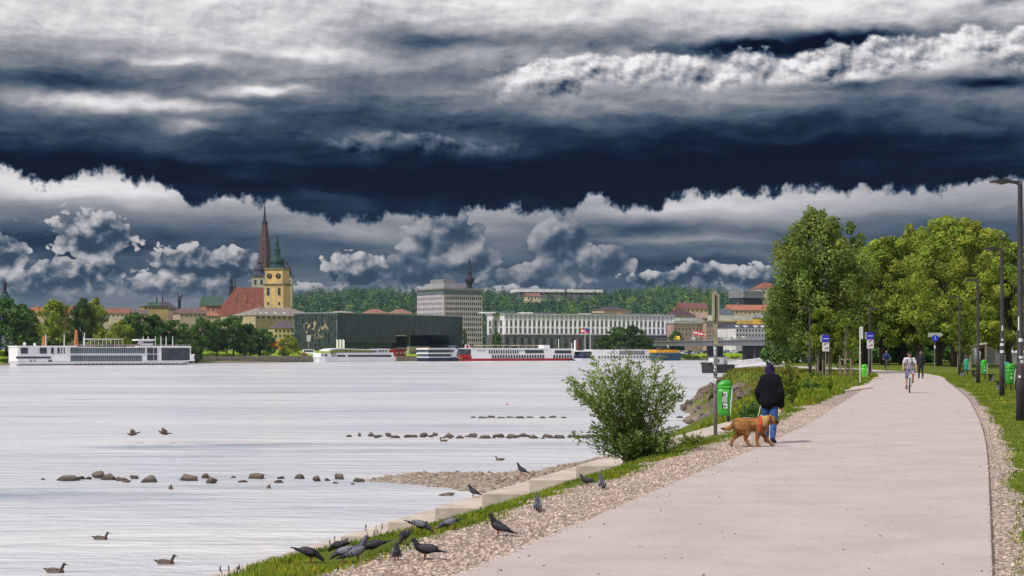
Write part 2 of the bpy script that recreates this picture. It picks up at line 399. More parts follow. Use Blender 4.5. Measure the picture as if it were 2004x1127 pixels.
ff = np.stack([idx[:-1, :-1].ravel(), idx[:-1, 1:].ravel(), idx[1:, 1:].ravel(), idx[1:, :-1].ravel()], 1)
me = bpy.data.meshes.new('ground'); me.from_pydata(vv.tolist(), [], ff.tolist())
def ground_mat():
    m = bpy.data.materials.new('turf'); m.use_nodes = True; nt = m.node_tree; b = nt.nodes['Principled BSDF']; b.inputs['Roughness'].default_value = .95; b.inputs['Specular IOR Level'].default_value = .1
    tc = nt.nodes.new('ShaderNodeTexCoord'); o = tc.outputs['Object']
    n1 = noise(nt, o, .35, 6, .65); n2 = noise(nt, o, 4.0, 5, .7); n3 = noise(nt, o, 60, 3, .6)
    c = mixc(nt, n1.sstep(.35, .65), (.085, .125, .014), (.16, .19, .024))
    c = mixc(nt, n2.sstep(.52, .75) * .6, c, (.21, .16, .06))
    c = mixc(nt, n3.sstep(.4, .7) * .5, c, (.05, .08, .012))
    sp = nt.nodes.new('ShaderNodeSeparateXYZ'); nt.links.new(o, sp.inputs[0]); z = S(nt, sp.outputs[2])
    c = mixc(nt, S(nt, sp.outputs[1]).sstep(480, 560), c, (.23, .34, .02))
    n4 = noise(nt, o, 1.3, 5, .65)
    mud = (1.0 - (z + (n4 - .5) * 1.6).sstep(-3.3, -2.7))
    c = mixc(nt, mud, c, (.20, .165, .125)); nt.links.new(c, b.inputs['Base Color'])
    bp = nt.nodes.new('ShaderNodeBump'); bp.inputs['Strength'].default_value = .6; bp.inputs['Distance'].default_value = .04; nt.links.new(n3.k, bp.inputs['Height']); nt.links.new(bp.outputs[0], b.inputs['Normal'])
    return m
me.materials.append(ground_mat()); me.polygons.foreach_set('use_smooth', [True] * len(me.polygons))
ground = bpy.data.objects.new('ground', me); COL.objects.link(ground); tag(ground, kind='structure')

# water
def water_mat():
    m = bpy.data.materials.new('river_water'); m.use_nodes = True; nt = m.node_tree; b = nt.nodes['Principled BSDF']
    tc = nt.nodes.new('ShaderNodeTexCoord'); o = tc.outputs['Object']
    sp = nt.nodes.new('ShaderNodeSeparateXYZ'); nt.links.new(o, sp.inputs[0]); x, y = S(nt, sp.outputs[0]), S(nt, sp.outputs[1])
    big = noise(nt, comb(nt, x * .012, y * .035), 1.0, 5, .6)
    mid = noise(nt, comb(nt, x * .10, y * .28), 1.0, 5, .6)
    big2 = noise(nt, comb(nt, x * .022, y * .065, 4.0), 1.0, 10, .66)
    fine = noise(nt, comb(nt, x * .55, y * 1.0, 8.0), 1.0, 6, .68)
    c = mixc(nt, big.sstep(.35, .65), (.56, .565, .62), (.71, .705, .73)); c = mixc(nt, big2.sstep(.53, .70) * .85, c, (.22, .28, .38)); c = mixc(nt, fine.sstep(.52, .76) * .34, c, (.27, .31, .40))  # darker blue-grey streaks painted into the colour imitate reflected storm cloud
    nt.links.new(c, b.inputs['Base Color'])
    b.inputs['Roughness'].default_value = .20; b.inputs['IOR'].default_value = 1.33; b.inputs['Specular IOR Level'].default_value = .4
    w1 = noise(nt, comb(nt, x * 1.1, y * 1.7), 1.0, 5, .65)
    w2 = noise(nt, comb(nt, x * 4.5, y * 9.0), 1.0, 3, .6)
    patch = noise(nt, comb(nt, x * .03, y * .10, 5.0), 1.0, 4, .6).sstep(.36, .66)
    w3 = noise(nt, comb(nt, x * .16, y * .5, 2.0), 1.0, 4, .6)
    h = w1 * (patch * .8 + .25) + w2 * .12 * (patch + .2) + w3 * 2.2
    bp = nt.nodes.new('ShaderNodeBump'); bp.inputs['Strength'].default_value = .8; bp.inputs['Distance'].default_value = .22
    nt.links.new(h.k, bp.inputs['Height']); nt.links.new(bp.outputs[0], b.inputs['Normal'])
    return m
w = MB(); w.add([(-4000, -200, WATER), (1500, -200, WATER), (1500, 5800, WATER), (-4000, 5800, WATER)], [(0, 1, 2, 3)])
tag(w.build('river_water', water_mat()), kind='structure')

# ------------------------------------------------------------------ path and gravel strips
def strip(name, left, right, z, mat, n_across=2):
    mb = MB(); m = len(left)
    for i in range(m):
        for k in range(n_across + 1):
            t = k / n_across; p = Vector(left[i]).lerp(Vector(right[i]), t); mb.v.append((p.x, p.y, z))
    for i in range(m - 1):
        for k in range(n_across): a = i * (n_across + 1) + k; mb.f.append((a, a + 1, a + n_across + 2, a + n_across + 1))
    return tag(mb.build(name, mat), kind='structure')
def resample(pts, step):
    pts = [Vector((p[0], p[1], 0)) for p in pts]; out = [pts[0]]
    # catmull-rom
    for i in range(len(pts) - 1):
        p0, p1, p2, p3 = pts[max(i - 1, 0)], pts[i], pts[i + 1], pts[min(i + 2, len(pts) - 1)]
        n = max(1, int((p2 - p1).length / step))
        for k in range(1, n + 1):
            t = k / n; out.append(.5 * ((2 * p1) + (p2 - p0) * t + (2 * p0 - 5 * p1 + 4 * p2 - p3) * t * t + (3 * p1 - p0 - 3 * p2 + p3) * t ** 3))
    return out
# centre stations: (s along heading, u of left edge, u of right edge)
ST = [(-20, 4.25, -.05), (0, 4.25, -.05), (15, 4.2, -.03), (25, 4.2, .0), (32, 4.2, .02), (41, 4.25, .12), (50, 4.5, .30), (58, 4.8, .5), (68, 5.1, .75), (80, 5.55, 1.25), (92, 6.1, 1.8), (106, 6.75, 2.4), (122, 7.3, 3.0), (138, 9.0, 4.7), (152, 11.5, 7.5), (175, 18, 13.5), (200, 27, 22)]
def stat(k): 
    ss = np.array([a[0] for a in ST]); uu = np.array([a[k] for a in ST])
    return ss, uu
s_f = np.arange(-20, 200, .8); ul = np.interp(s_f, *stat(1)); ur = np.interp(s_f, *stat(2))
def smooth(a, n=5):
    k = np.ones(n) / n; b = np.convolve(np.pad(a, n // 2, mode='edge'), k, 'valid'); return b
ul = smooth(ul, 13); ur = smooth(ur, 13)
def asphalt():
    m = bpy.data.materials.new('asphalt'); m.use_nodes = True; nt = m.node_tree; b = nt.nodes['Principled BSDF']; b.inputs['Roughness'].default_value = .85; b.inputs['Specular IOR Level'].default_value = .2
    tc = nt.nodes.new('ShaderNodeTexCoord'); o = tc.outputs['Object']
    n1 = noise(nt, o, .8, 7, .7); n2 = noise(nt, o, 70, 3, .7); n3 = noise(nt, o, 22, 3, .6)
    c = mixc(nt, n1.sstep(.35, .65), (.41, .35, .33), (.485, .42, .40))
    c = mixc(nt, n2.sstep(.45, .75) * .55, c, (.62, .54, .53)); c = mixc(nt, (1.0 - n3.sstep(.30, .42)) * .45, c, (.25, .22, .21))
    v = nt.nodes.new('ShaderNodeTexVoronoi'); v.inputs['Scale'].default_value = 2.1; nt.links.new(o, v.inputs['Vector'])
    c = mixc(nt, 1.0 - S(nt, v.outputs['Distance']).sstep(.035, .050), c, (.10, .075, .06))
    nt.links.new(c, b.inputs['Base Color'])
    bp = nt.nodes.new('ShaderNodeBump'); bp.inputs['Strength'].default_value = .5; bp.inputs['Distance'].default_value = .01; nt.links.new(n2.k, bp.inputs['Height']); nt.links.new(bp.outputs[0], b.inputs['Normal'])
    return m
def gravel_mat():
    m = bpy.data.materials.new('gravel'); m.use_nodes = True; nt = m.node_tree; b = nt.nodes['Principled BSDF']; b.inputs['Roughness'].default_value = .9
    tc = nt.nodes.new('ShaderNodeTexCoord'); o = tc.outputs['Object']
    v = nt.nodes.new('ShaderNodeTexVoronoi'); v.inputs['Scale'].default_value = 22; nt.links.new(o, v.inputs['Vector'])
    v2 = nt.nodes.new('ShaderNodeTexVoronoi'); v2.inputs['Scale'].default_value = 55; nt.links.new(o, v2.inputs['Vector'])
    s1 = nt.nodes.new('ShaderNodeSeparateColor'); nt.links.new(v.outputs['Color'], s1.inputs[0])
    k = S(nt, s1.outputs[0])
    c = mixc(nt, k, (.27, .19, .155), (.68, .57, .51)); c = mixc(nt, S(nt, s1.outputs[1]).sstep(.75, .9) * .6, c, (.16, .12, .11))
    c = mixc(nt, S(nt, v.outputs['Distance']).sstep(.35, .75) * .75, c, (.10, .07, .055))
    n = noise(nt, o, .9, 5, .6); c = mixc(nt, n.sstep(.55, .8) * .45, c, (.22, .17, .10))
    nt.links.new(c, b.inputs['Base Color'])
    bp = nt.nodes.new('ShaderNodeBump'); bp.inputs['Strength'].default_value = .9; bp.inputs['Distance'].default_value = .03; bp.invert = True
    nt.links.new(v.outputs['Distance'], bp.inputs['Height']); nt.links.new(bp.outputs[0], b.inputs['Normal'])
    return m
ASPH, GRAV = asphalt(), gravel_mat()
rng = np.random.RandomState(5)
jag = (vnoise(s_f, s_f * 0, .9, 3) - .5) * .30 + (vnoise(s_f, s_f * 0, 3.5, 4) - .5) * .45
strip('path', [SU(s, u) for s, u in zip(s_f, ul)], [SU(s, u) for s, u in zip(s_f, ur)], .012, ASPH, 8)
gl = np.interp(s_f, [-20, 12, 18, 26, 34, 45, 60, 75, 90, 120, 200], [1.3, 1.2, 1.02, 1.02, .92, .95, 1.0, .7, .4, .15, .1])
gr = np.interp(s_f, [-20, 14, 20, 30, 45, 60, 75, 100, 200], [.36, .34, .30, .36, .42, .45, .40, .15, .1])
glu = ul + np.maximum(gl + jag * .9, .06); gru = ur - np.maximum(gr + jag * .6, .05)
strip('gravel_strip', [SU(s, u) for s, u in zip(s_f, glu)], [SU(s, u - .03) for s, u in zip(s_f, ul)], .006, GRAV, 3)
strip('gravel_verge', [SU(s, u + .03) for s, u in zip(s_f, ur)], [SU(s, u) for s, u in zip(s_f, gru)], .006, GRAV, 3)
# dark raised lip along the right edge of the asphalt
lip = MB()
for i in range(len(s_f) - 1):
    if s_f[i] < 100:
        a, b = SU(s_f[i], ur[i]), SU(s_f[i + 1], ur[i + 1]); a2, b2 = SU(s_f[i], ur[i] - .022), SU(s_f[i + 1], ur[i + 1] - .022)
        lip.add([(a.x, a.y, .02), (b.x, b.y, .02), (b2.x, b2.y, .02), (a2.x, a2.y, .02), (a2.x, a2.y, -.03), (b2.x, b2.y, -.03)], [(0, 3, 2, 1), (3, 4, 5, 2)])
tag(lip.build('path_edging', M('edge_tar', (.11, .085, .07), .9)), kind='structure')

# loose stones in the gravel
def pebbles(name, pts, mat, smin, smax, seed):
    rs = np.random.RandomState(seed); mb = MB()
    base = [(1, 0, 0), (0, 1, 0), (-1, 0, 0), (0, -1, 0), (.35, .3, .8), (-.4, .1, .75), (.1, -.45, .78)]
    fs = [(0, 1, 4), (1, 5, 4), (1, 2, 5), (2, 3, 6, 5), (3, 0, 6), (0, 4, 6), (4, 5, 6)]
    V = []; Fc = []; Cc = []
    for i, (x, y, z) in enumerate(pts):
        r = smin + (smax - smin) * rs.rand() ** 2; a = rs.rand() * 6.28; e = .6 + rs.rand() * .6; h = .5 + rs.rand() * .5
        ca, sa = math.cos(a), math.sin(a); n = len(V); c = .45 + rs.rand() * .75; w = rs.rand() * .12
        for bx, by, bz in base:
            px, py = bx * r, by * r * e; V.append((x + px * ca - py * sa, y + px * sa + py * ca, z + bz * r * h)); Cc.append((c, c * (1 - w * .6), c * (1 - w)))
        for f in fs: Fc.append(tuple(n + k for k in f))
    mb.v = V; mb.f = Fc; mb.c = Cc
    return tag(mb.build(name, mat), kind='stuff', label=None)
PEB = M('pebble', (.54, .44, .385), .85, .15, 30, tint=True)
pts = []
while len(pts) < 15000:
    s = 12.5 + rng.rand() ** 1.5 * 45; i = np.searchsorted(s_f, s); 
    if rng.rand() < .82: u = ul[i] - .06 + rng.rand() * (glu[i] - ul[i] + .10)
    else: u = ur[i] + .02 + rng.rand() * (gru[i] - ur[i] - .05)
    p = SU(s, u); pts.append((p.x, p.y, .008))
o = pebbles('loose_gravel', pts, PEB, .010, .030, 1); tag(o, 'loose pinkish pebbles strewn along both edges of the path', 'gravel')

# ------------------------------------------------------------------ grass
def grass(name, pts, hmin, hmax, seed, mat, wid=.008, label=''):
    rs = np.random.RandomState(seed); n = len(pts); P = np.array(pts)
    h = hmin + (hmax - hmin) * rs.rand(n) ** 1.6; a = rs.rand(n) * 6.283; lean = rs.rand(n) * .7 * h; wd = (P[:, 3] if P.shape[1] > 3 else 1) * wid
    la = rs.rand(n) * 6.283
    dx, dy = np.cos(a) * wd, np.sin(a) * wd; lx, ly = np.cos(la) * lean, np.sin(la) * lean
    V = np.zeros((n, 4, 3)); V[:, 0] = np.stack([P[:, 0] - dx, P[:, 1] - dy, P[:, 2] - .01], 1); V[:, 1] = np.stack([P[:, 0] + dx, P[:, 1] + dy, P[:, 2] - .01], 1)
    V[:, 2] = np.stack([P[:, 0] + lx * .4 + dx * .7, P[:, 1] + ly * .4 + dy * .7, P[:, 2] + h * .6], 1); V[:, 3] = np.stack([P[:, 0] + lx, P[:, 1] + ly, P[:, 2] + h], 1)
    me = bpy.data.meshes.new(name); k = np.arange(n) * 4
    me.from_pydata(V.reshape(-1, 3).tolist(), [], np.stack([k, k + 1, k + 2, k + 3], 1).tolist())
    ca = me.color_attributes.new('tint', 'FLOAT_COLOR', 'POINT'); pt = vnoise(P[:, 0], P[:, 1], .45, 21); t = (.55 + rs.rand(n) * .7) * (.7 + .6 * pt); yel = (rs.rand(n) < .05 + .30 * (vnoise(P[:, 0], P[:, 1], .8, 22) > .62))
    c = np.ones((n, 4, 4)); c[:, :, 0] = (t * np.where(yel, 1.9, 1))[:, None]; c[:, :, 1] = (t * np.where(yel, 1.25, 1))[:, None]; c[:, :, 2] = (t * np.where(yel, 1.6, 1))[:, None]
    ca.data.foreach_set('color', c.astype(np.float32).ravel()); me.materials.append(mat)
    o = bpy.data.objects.new(name, me); COL.objects.link(o); return tag(o, label, 'grass', kind='stuff')
GRM = leafmat('grass_blade', (.11, .20, .014), (.25, .30, .026), .9, .3, .6)
def scat(n, s0, s1, ufun, power=1.6):
    s = s0 + rng.rand(n) ** power * (s1 - s0); u = ufun(s, rng.rand(n))
    X = TV.x * s + NV.x * u; Y = TV.y * s + NV.y * u; return X, Y, s
def pts_of(X, Y, s, keep=None):
    z = zfun(X, Y); m = np.ones(len(X), bool) if keep is None else keep
    return np.stack([X, Y, z, np.maximum(1, s / 22.0)], 1)[m]
# left verge: from gravel edge over the crest
f = lambda s, r: np.interp(s, s_f, glu) - .12 + r ** .9 * 2.0
X, Y, s = scat(80000, 11, 62, f, 1.7); cl = vnoise(X, Y, .5, 9)
grass('verge_grass', pts_of(X, Y, s, (cl > .28 + .25 * rng.rand(len(X)))), .018, .075, 2, GRM, .0055, 'tufty green grass on the bank between gravel strip and river')
f = lambda s, r: np.interp(s, s_f, glu) - .10 + r * 5.0
X, Y, s = scat(30000, 60, 150, f, 1.2)
grass('bank_grass', pts_of(X, Y, s), .06, .26, 3, GRM, .010, 'longer grass on the river bank beyond the steps')
f = lambda s, r: np.interp(s, s_f, gru) + .10 - r ** 1.3 * 9
X, Y, s = scat(80000, 13, 140, f, 1.5)
grass('lawn_grass', pts_of(X, Y, s), .015, .065, 4, GRM, .008, 'short mown lawn on the right side of the path under the lamps')

n_ = 26000; X = 12 + rng.rand(n_) * 26; Y = 112 + rng.rand(n_) * 60; z_ = zfun(X, Y); kp = (z_ > -1.6 - rng.rand(n_) * .8) & (pl_dist(np.stack([X, Y], 1), CREST) > -4.5)
grass('point_grass', np.stack([X, Y, z_, np.full(n_, 5.)], 1)[kp], .08, .30, 6, leafmat('dry_grass', (.13, .17, .02), (.27, .23, .05), .25, .3, .7), .012, 'long yellowish grass on the point above the riprap')

pp = []
while len(pp) < 420:
    s_ = 13 + rng.rand() ** 1.3 * 60; i = np.searchsorted(s_f, s_); r_ = rng.rand(); r_ = r_ ** 3 * .5 if rng.rand() < .5 else (1 - r_ ** 3 * .5 if rng.rand() < .3 else r_)
    p_ = SU(s_, ul[i] + (ur[i] - ul[i]) * r_); pp.append((p_.x, p_.y, .013))
tag(pebbles('path_grit', pp, M('grit', (.20, .15, .12), .9, .3, 20, tint=True), .006, .018, 77), 'scattered dark grit and small stones on the pale asphalt path', 'grit')
# ================================================================== rocks, steps, beach
def rock_mesh(seed, name='rock', flat=.55):
    """angular boulder: hull of scattered points, sometimes with a smaller one leaning on it"""
    rs = random.Random(seed); bm = bmesh.new()
    for j in range(2 if seed % 2 else 1):
        ox = (rs.random() - .5) * .9 if j else 0; k = .62 if j else 1; vs = []
        for i in range(15):
            a = rs.random() * 6.283; r = (.72 + .28 * rs.random()) * k; z = rs.random() ** .8 * (1 if i % 3 else -1)
            w = (1 - .55 * max(z, 0) ** 1.5) * r; vs.append(bm.verts.new((ox + w * math.cos(a), w * math.sin(a) * .75, z * k * flat * (.6 + .7 * rs.random()))))
        g_ = bmesh.ops.convex_hull(bm, input=vs); bmesh.ops.delete(bm, geom=[v for v in g_['geom_interior'] if isinstance(v, bmesh.types.BMVert)], context='VERTS')
    bmesh.ops.bevel(bm, geom=list(bm.edges), offset=.035, segments=1, affect='EDGES')
    me = bpy.data.meshes.new(name); bm.to_mesh(me); bm.free(); return me
def rock_mat():
    m = bpy.data.materials.new('river_rock'); m.use_nodes = True; nt = m.node_tree; b = nt.nodes['Principled BSDF']; b.inputs['Roughness'].default_value = .8
    tc = nt.nodes.new('ShaderNodeTexCoord'); ge = nt.nodes.new('ShaderNodeNewGeometry'); oi = nt.nodes.new('ShaderNodeObjectInfo')
    n = noise(nt, ge.outputs['Position'], 2.2, 6, .65); n2 = noise(nt, ge.outputs['Position'], 12, 5, .7)
    c = mixc(nt, n.sstep(.35, .65), (.075, .052, .040), (.24, .17, .125)); c = mixc(nt, n2.sstep(.5, .75) * .6, c, (.09, .07, .06)); c = mixc(nt, S(nt, oi.outputs['Random']) * .55, c, (.12, .12, .12))
    sp = nt.nodes.new('ShaderNodeSeparateXYZ'); nt.links.new(ge.outputs['Position'], sp.inputs[0]); z = S(nt, sp.outputs[2])
    c = mixc(nt, (1.0 - (z + n2 * .12).sstep(WATER + .12, WATER + .26)) * .85, c, (.035, .028, .022))      # wet foot
    nt.links.new(c, b.inputs['Base Color']); bp = nt.nodes.new('ShaderNodeBump'); bp.inputs['Strength'].default_value = .8; bp.inputs['Distance'].default_value = .05; nt.links.new(n2.k, bp.inputs['Height']); nt.links.new(bp.outputs[0], b.inputs['Normal'])
    return m
RM = rock_mat(); RK = [rock_mesh(i) for i in range(7)]
for m_ in RK: m_.materials.append(RM)
RKP = rock_mesh(40, flat=1.0); RKP.materials.append(RM)
def rock(px, py, w, h, label, group, i, z=WATER, mesh=None):
    p = G(px, py, z); k = p.y / F; o = bpy.data.objects.new('rock', mesh or RK[i % 7]); COL.objects.link(o)
    rx = w * k / 2 * 1.12; hz = max(h * k, .08); zscale = hz / (.52 if mesh is None else .95)
    o.scale = (rx, min(rx * 1.1, 1.4), zscale * .85); o.location = (p.x, p.y + rx * .3, z - hz * .02); o.rotation_euler = (0, 0, ((i * 37) % 100 - 50) / 180 * 3.14 * .5 + (3.14 if i % 2 else 0))
    return tag(o, label, 'rock', group)
ROW1 = [(83, 939, 12, 3), (132, 941, 50, 14), (156, 938, 22, 9), (172, 938, 18, 6), (190, 936, 40, 16), (215, 939, 44, 14), (236, 941, 32, 9), (262, 937, 26, 8), (290, 944, 34, 21), (368, 941, 42, 18), (402, 936, 20, 12), (415, 946, 34, 15), (455, 935, 16, 4), (475, 944, 24, 5), (500, 937, 52, 12), (545, 945, 20, 8), (549, 937, 16, 7), (585, 937, 26, 11), (618, 942, 22, 12), (641, 941, 18, 6), (656, 946, 14, 4), (664, 938, 26, 13), (690, 948, 10, 3), (702, 943, 26, 11)]
LOOK = {1: 'broad flat topped boulder near the left end of the nearer rock line', 8: 'pointed pale boulder standing up like a tent in the nearer rock line', 9: 'dark lumpy boulder alone in the open gap of the nearer rock line', 4: 'largest brown slab of the left heap in the nearer rock line'}
for i, r_ in enumerate(ROW1):
    n = ORD[i] if i < 20 else ORD[i - 20] + ' from last'
    lab = LOOK.get(i) or (f'{ORD[i]} rock from the left end of the nearer rock line' if i < 20 else f'{ORD[23 - i]} rock left of the gravel spit tip in the nearer line')
    rock(*r_, lab, 'nearer line of river rocks', i, mesh=RKP if i == 8 else None)
ROW2 = [(682, 855, 16, 5), (703, 854, 9, 9), (727, 854, 18, 10), (736, 857, 14, 7), (760, 853, 18, 7), (773, 857, 22, 7), (804, 856, 28, 8), (830, 854, 22, 9), (852, 853, 18, 8), (876, 856, 30, 9), (900, 858, 20, 6), (925, 856, 30, 9), (950, 858, 26, 9), (975, 855, 26, 9), (1000, 857, 28, 9), (1023, 855, 24, 8), (1046, 858, 28, 8), (1071, 856, 26, 8), (1096, 858, 30, 8), (1121, 856, 26, 8), (1150, 857, 32, 8), (1177, 858, 24, 7)]
for i, r_ in enumerate(ROW2):
    rock(*r_, (f'{ORD[i]} rock from the left in the middle rock line' if i < 11 else f'{ORD[21 - i]} rock left of the willow bush in the middle rock line'), 'middle line of river rocks', i + 3)
rr_ = random.Random(31)
for i in range(26):
    p = 742 + i * 16.8 + rr_.random() * 6; rock(p, 854.5 + rr_.random() * 4, 9 + rr_.random() * 13, 2.5 + rr_.random() * 4.5, 'small low wet stone filling a gap in the middle rock line', 'small stones of the middle rock line', i * 3 + 1)
for i, p in enumerate((927, 944, 962, 980, 998, 1018, 1038, 1060, 1082, 1103)):
    rock(p, 817.5 + (i % 2) * .8, 17 + (i * 7) % 9, 3.2 + (i % 3) * .8, f'{ORD[i]} small dark rock from the left in the farthest rock line', 'farthest line of river rocks', i + 5)
# concrete steps
conc = M('concrete', (.50, .42, .37), .9, .18, 1.6, .3, detail=7)
STT = thing('river_steps', 'flight of broad pale concrete steps descending the bank into the river', 'steps', (0, 0, 0))
nose = [W(1311 - 92 * k, 856 + 27.5 * k, 37.0) for k in range(-1, 13)]
nose[0] = W(1432, 853, 37.0)
for k in range(1, 14):
    a = nose[k]; b = nose[k - 1]; Ls = 25; d = TV * Ls; z1 = a.z; z0 = a.z - 1.4; bx = b.x + .02 if k > 1 else b.x
    m_ = MB().add([(a.x, 37, z0), (bx, 37, z0), (bx + d.x, 37 + d.y, z0), (a.x + d.x, 37 + d.y, z0), (a.x, 37, z1), (bx, 37, z1), (bx + d.x, 37 + d.y, z1), (a.x + d.x, 37 + d.y, z1)],
                  [(3, 2, 1, 0), (4, 5, 6, 7), (0, 1, 5, 4), (1, 2, 6, 5), (2, 3, 7, 6), (3, 0, 4, 7)])
    o = m_.build('step', conc, STT); bv = o.modifiers.new('b', 'BEVEL'); bv.width = .012; bv.segments = 1
# little concrete slab edges further along the path
for lab, pts_ in (('pale concrete slab edge between grass and gravel, upper left of the path', [(1640, 764), (1700, 754), (1708, 760), (1650, 768)]), ('thin concrete edging across the grass before the blue signs', [(1578, 741.5), (1724, 739.5), (1728, 742), (1582, 744)])):
    q = [G(a, b, 0) for a, b in pts_]; q = [(p.x, p.y) for p in q]
    ar = sum(q[i][0] * q[(i + 1) % 4][1] - q[(i + 1) % 4][0] * q[i][1] for i in range(4))
    if ar < 0: q = q[::-1]
    tag(MB().prism(q, -.2, .06).build('concrete_slab', conc), lab, 'slab')
# gravel beach at the waterline
def beach(name, outline, z0, hgt, seed):
    P = np.array([[G(a, b, z0).x, G(a, b, z0).y] for a, b in outline]); x0, y0 = P.min(0) - 1; x1, y1 = P.max(0) + 1
    nx_, ny_ = int((x1 - x0) / .3), int((y1 - y0) / .3); gx_, gy_ = np.meshgrid(np.linspace(x0, x1, nx_), np.linspace(y0, y1, ny_)); q = np.stack([gx_.ravel(), gy_.ravel()], 1)
    d = np.full(len(q), 1e9); ins = np.zeros(len(q), bool); n = len(P)
    for i in range(n):
        a, b = P[i], P[(i + 1) % n]; e = b - a; t_ = np.clip(((q - a) @ e) / (e @ e), 0, 1); d = np.minimum(d, np.sqrt(((q - a - t_[:, None] * e) ** 2).sum(1)))
        c = ((a[1] > q[:, 1]) != (b[1] > q[:, 1])); xi = (b[0] - a[0]) * (q[:, 1] - a[1]) / (b[1] - a[1] + 1e-12) + a[0]; ins ^= c & (q[:, 0] < xi)
    d = np.where(ins, d, -d); z = WATER + np.clip(d * .16, -.5, hgt) + (vnoise(q[:, 0], q[:, 1], .8, seed) - .5) * .10 + (vnoise(q[:, 0], q[:, 1], .35, seed + 1) - .5) * .05
    ids = np.arange(nx_ * ny_).reshape(ny_, nx_); fc = np.stack([ids[:-1, :-1].ravel(), ids[:-1, 1:].ravel(), ids[1:, 1:].ravel(), ids[1:, :-1].ravel()], 1); keep = (d[fc] > -1.2).any(1)
    me = bpy.data.meshes.new(name); me.from_pydata(np.stack([q[:, 0], q[:, 1], z], 1).tolist(), [], fc[keep].tolist()); me.materials.append(BEM); o = bpy.data.objects.new(name, me); COL.objects.link(o)
    sel = np.where(d > .05)[0]; return tag(o, kind='structure'), q[sel], z[sel]
BEM = gravel_mat(); BEM.name = 'beach_gravel'
for n_ in BEM.node_tree.nodes:
    if n_.type == 'TEX_VORONOI' and n_.inputs['Scale'].default_value < 30: n_.inputs['Scale'].default_value = 8
    if n_.type == 'MIX' and n_.inputs[6].default_value[0] > .2 and not n_.inputs[6].links: n_.inputs[6].default_value = (.20, .15, .115, 1); n_.inputs[7].default_value = (.48, .42, .36, 1)
BP = []
for nm, ol, hg, sd_ in (('gravel_beach', [(705, 941), (770, 933), (870, 930), (960, 931), (1040, 928), (1090, 911), (1160, 898), (1235, 886), (1290, 880), (1330, 872), (1300, 905), (1100, 975), (1000, 976), (930, 964), (850, 953), (770, 946)], .22, 1),
                        ('gravel_shore', [(1330, 822), (1400, 803), (1500, 800), (1560, 812), (1500, 835), (1420, 832), (1350, 830)], .30, 5)):
    o, q, z = beach(nm, ol, WATER, hg, sd_); ii = rng.randint(0, len(q), 2600 if nm == 'gravel_beach' else 900)
    BP += [(q[i, 0] + rng.rand() * .3, q[i, 1] + rng.rand() * .3, z[i] - .01) for i in ii]
tag(pebbles('beach_stones', BP, M('beach_pebble', (.36, .29, .24), .85, .25, 6, tint=True), .04, .16, 8), 'loose brown stones on the gravel beaches by the water', 'stones')
# riprap on the face of the grassy point
n = 0; tries = 0; rr = random.Random(12)
while n < 125 and tries < 9000:
    tries += 1; x = 13 + rr.random() * 16; y = 143 + rr.random() * 18 if rr.random() < .8 else 118 + rr.random() * 26; z = ground_at(x, y)
    if not (-3.9 < z < -.9 - rr.random() * .9): continue
    s_ = .28 + rr.random() ** 2 * .55; o = bpy.data.objects.new('rock', RK[n % 7]); COL.objects.link(o); o.location = (x, y, z + s_ * .12)
    o.scale = (s_ * 1.25, s_, s_ * 1.2); o.rotation_euler = (rr.random() * .6 - .3, rr.random() * .6 - .3, rr.random() * 6.28); tag(o, 'pale riprap rock on the slope of the grassy point', 'rock', 'riprap rocks on the grassy point'); n += 1
for i, (px, py, w, h) in enumerate([(1345, 826, 26, 7), (1368, 822, 22, 6), (1392, 824, 20, 6), (1330, 818, 18, 5), (1356, 812, 16, 4), (1382, 810, 18, 4), (1405, 817, 20, 5), (1150, 793, 40, 3), (1180, 793, 24, 3)]):
    rock(px, py, w, h, f'{ORD[i]} low wet rock beside the willow bush near the green bin', 'low rocks by the bush', i)

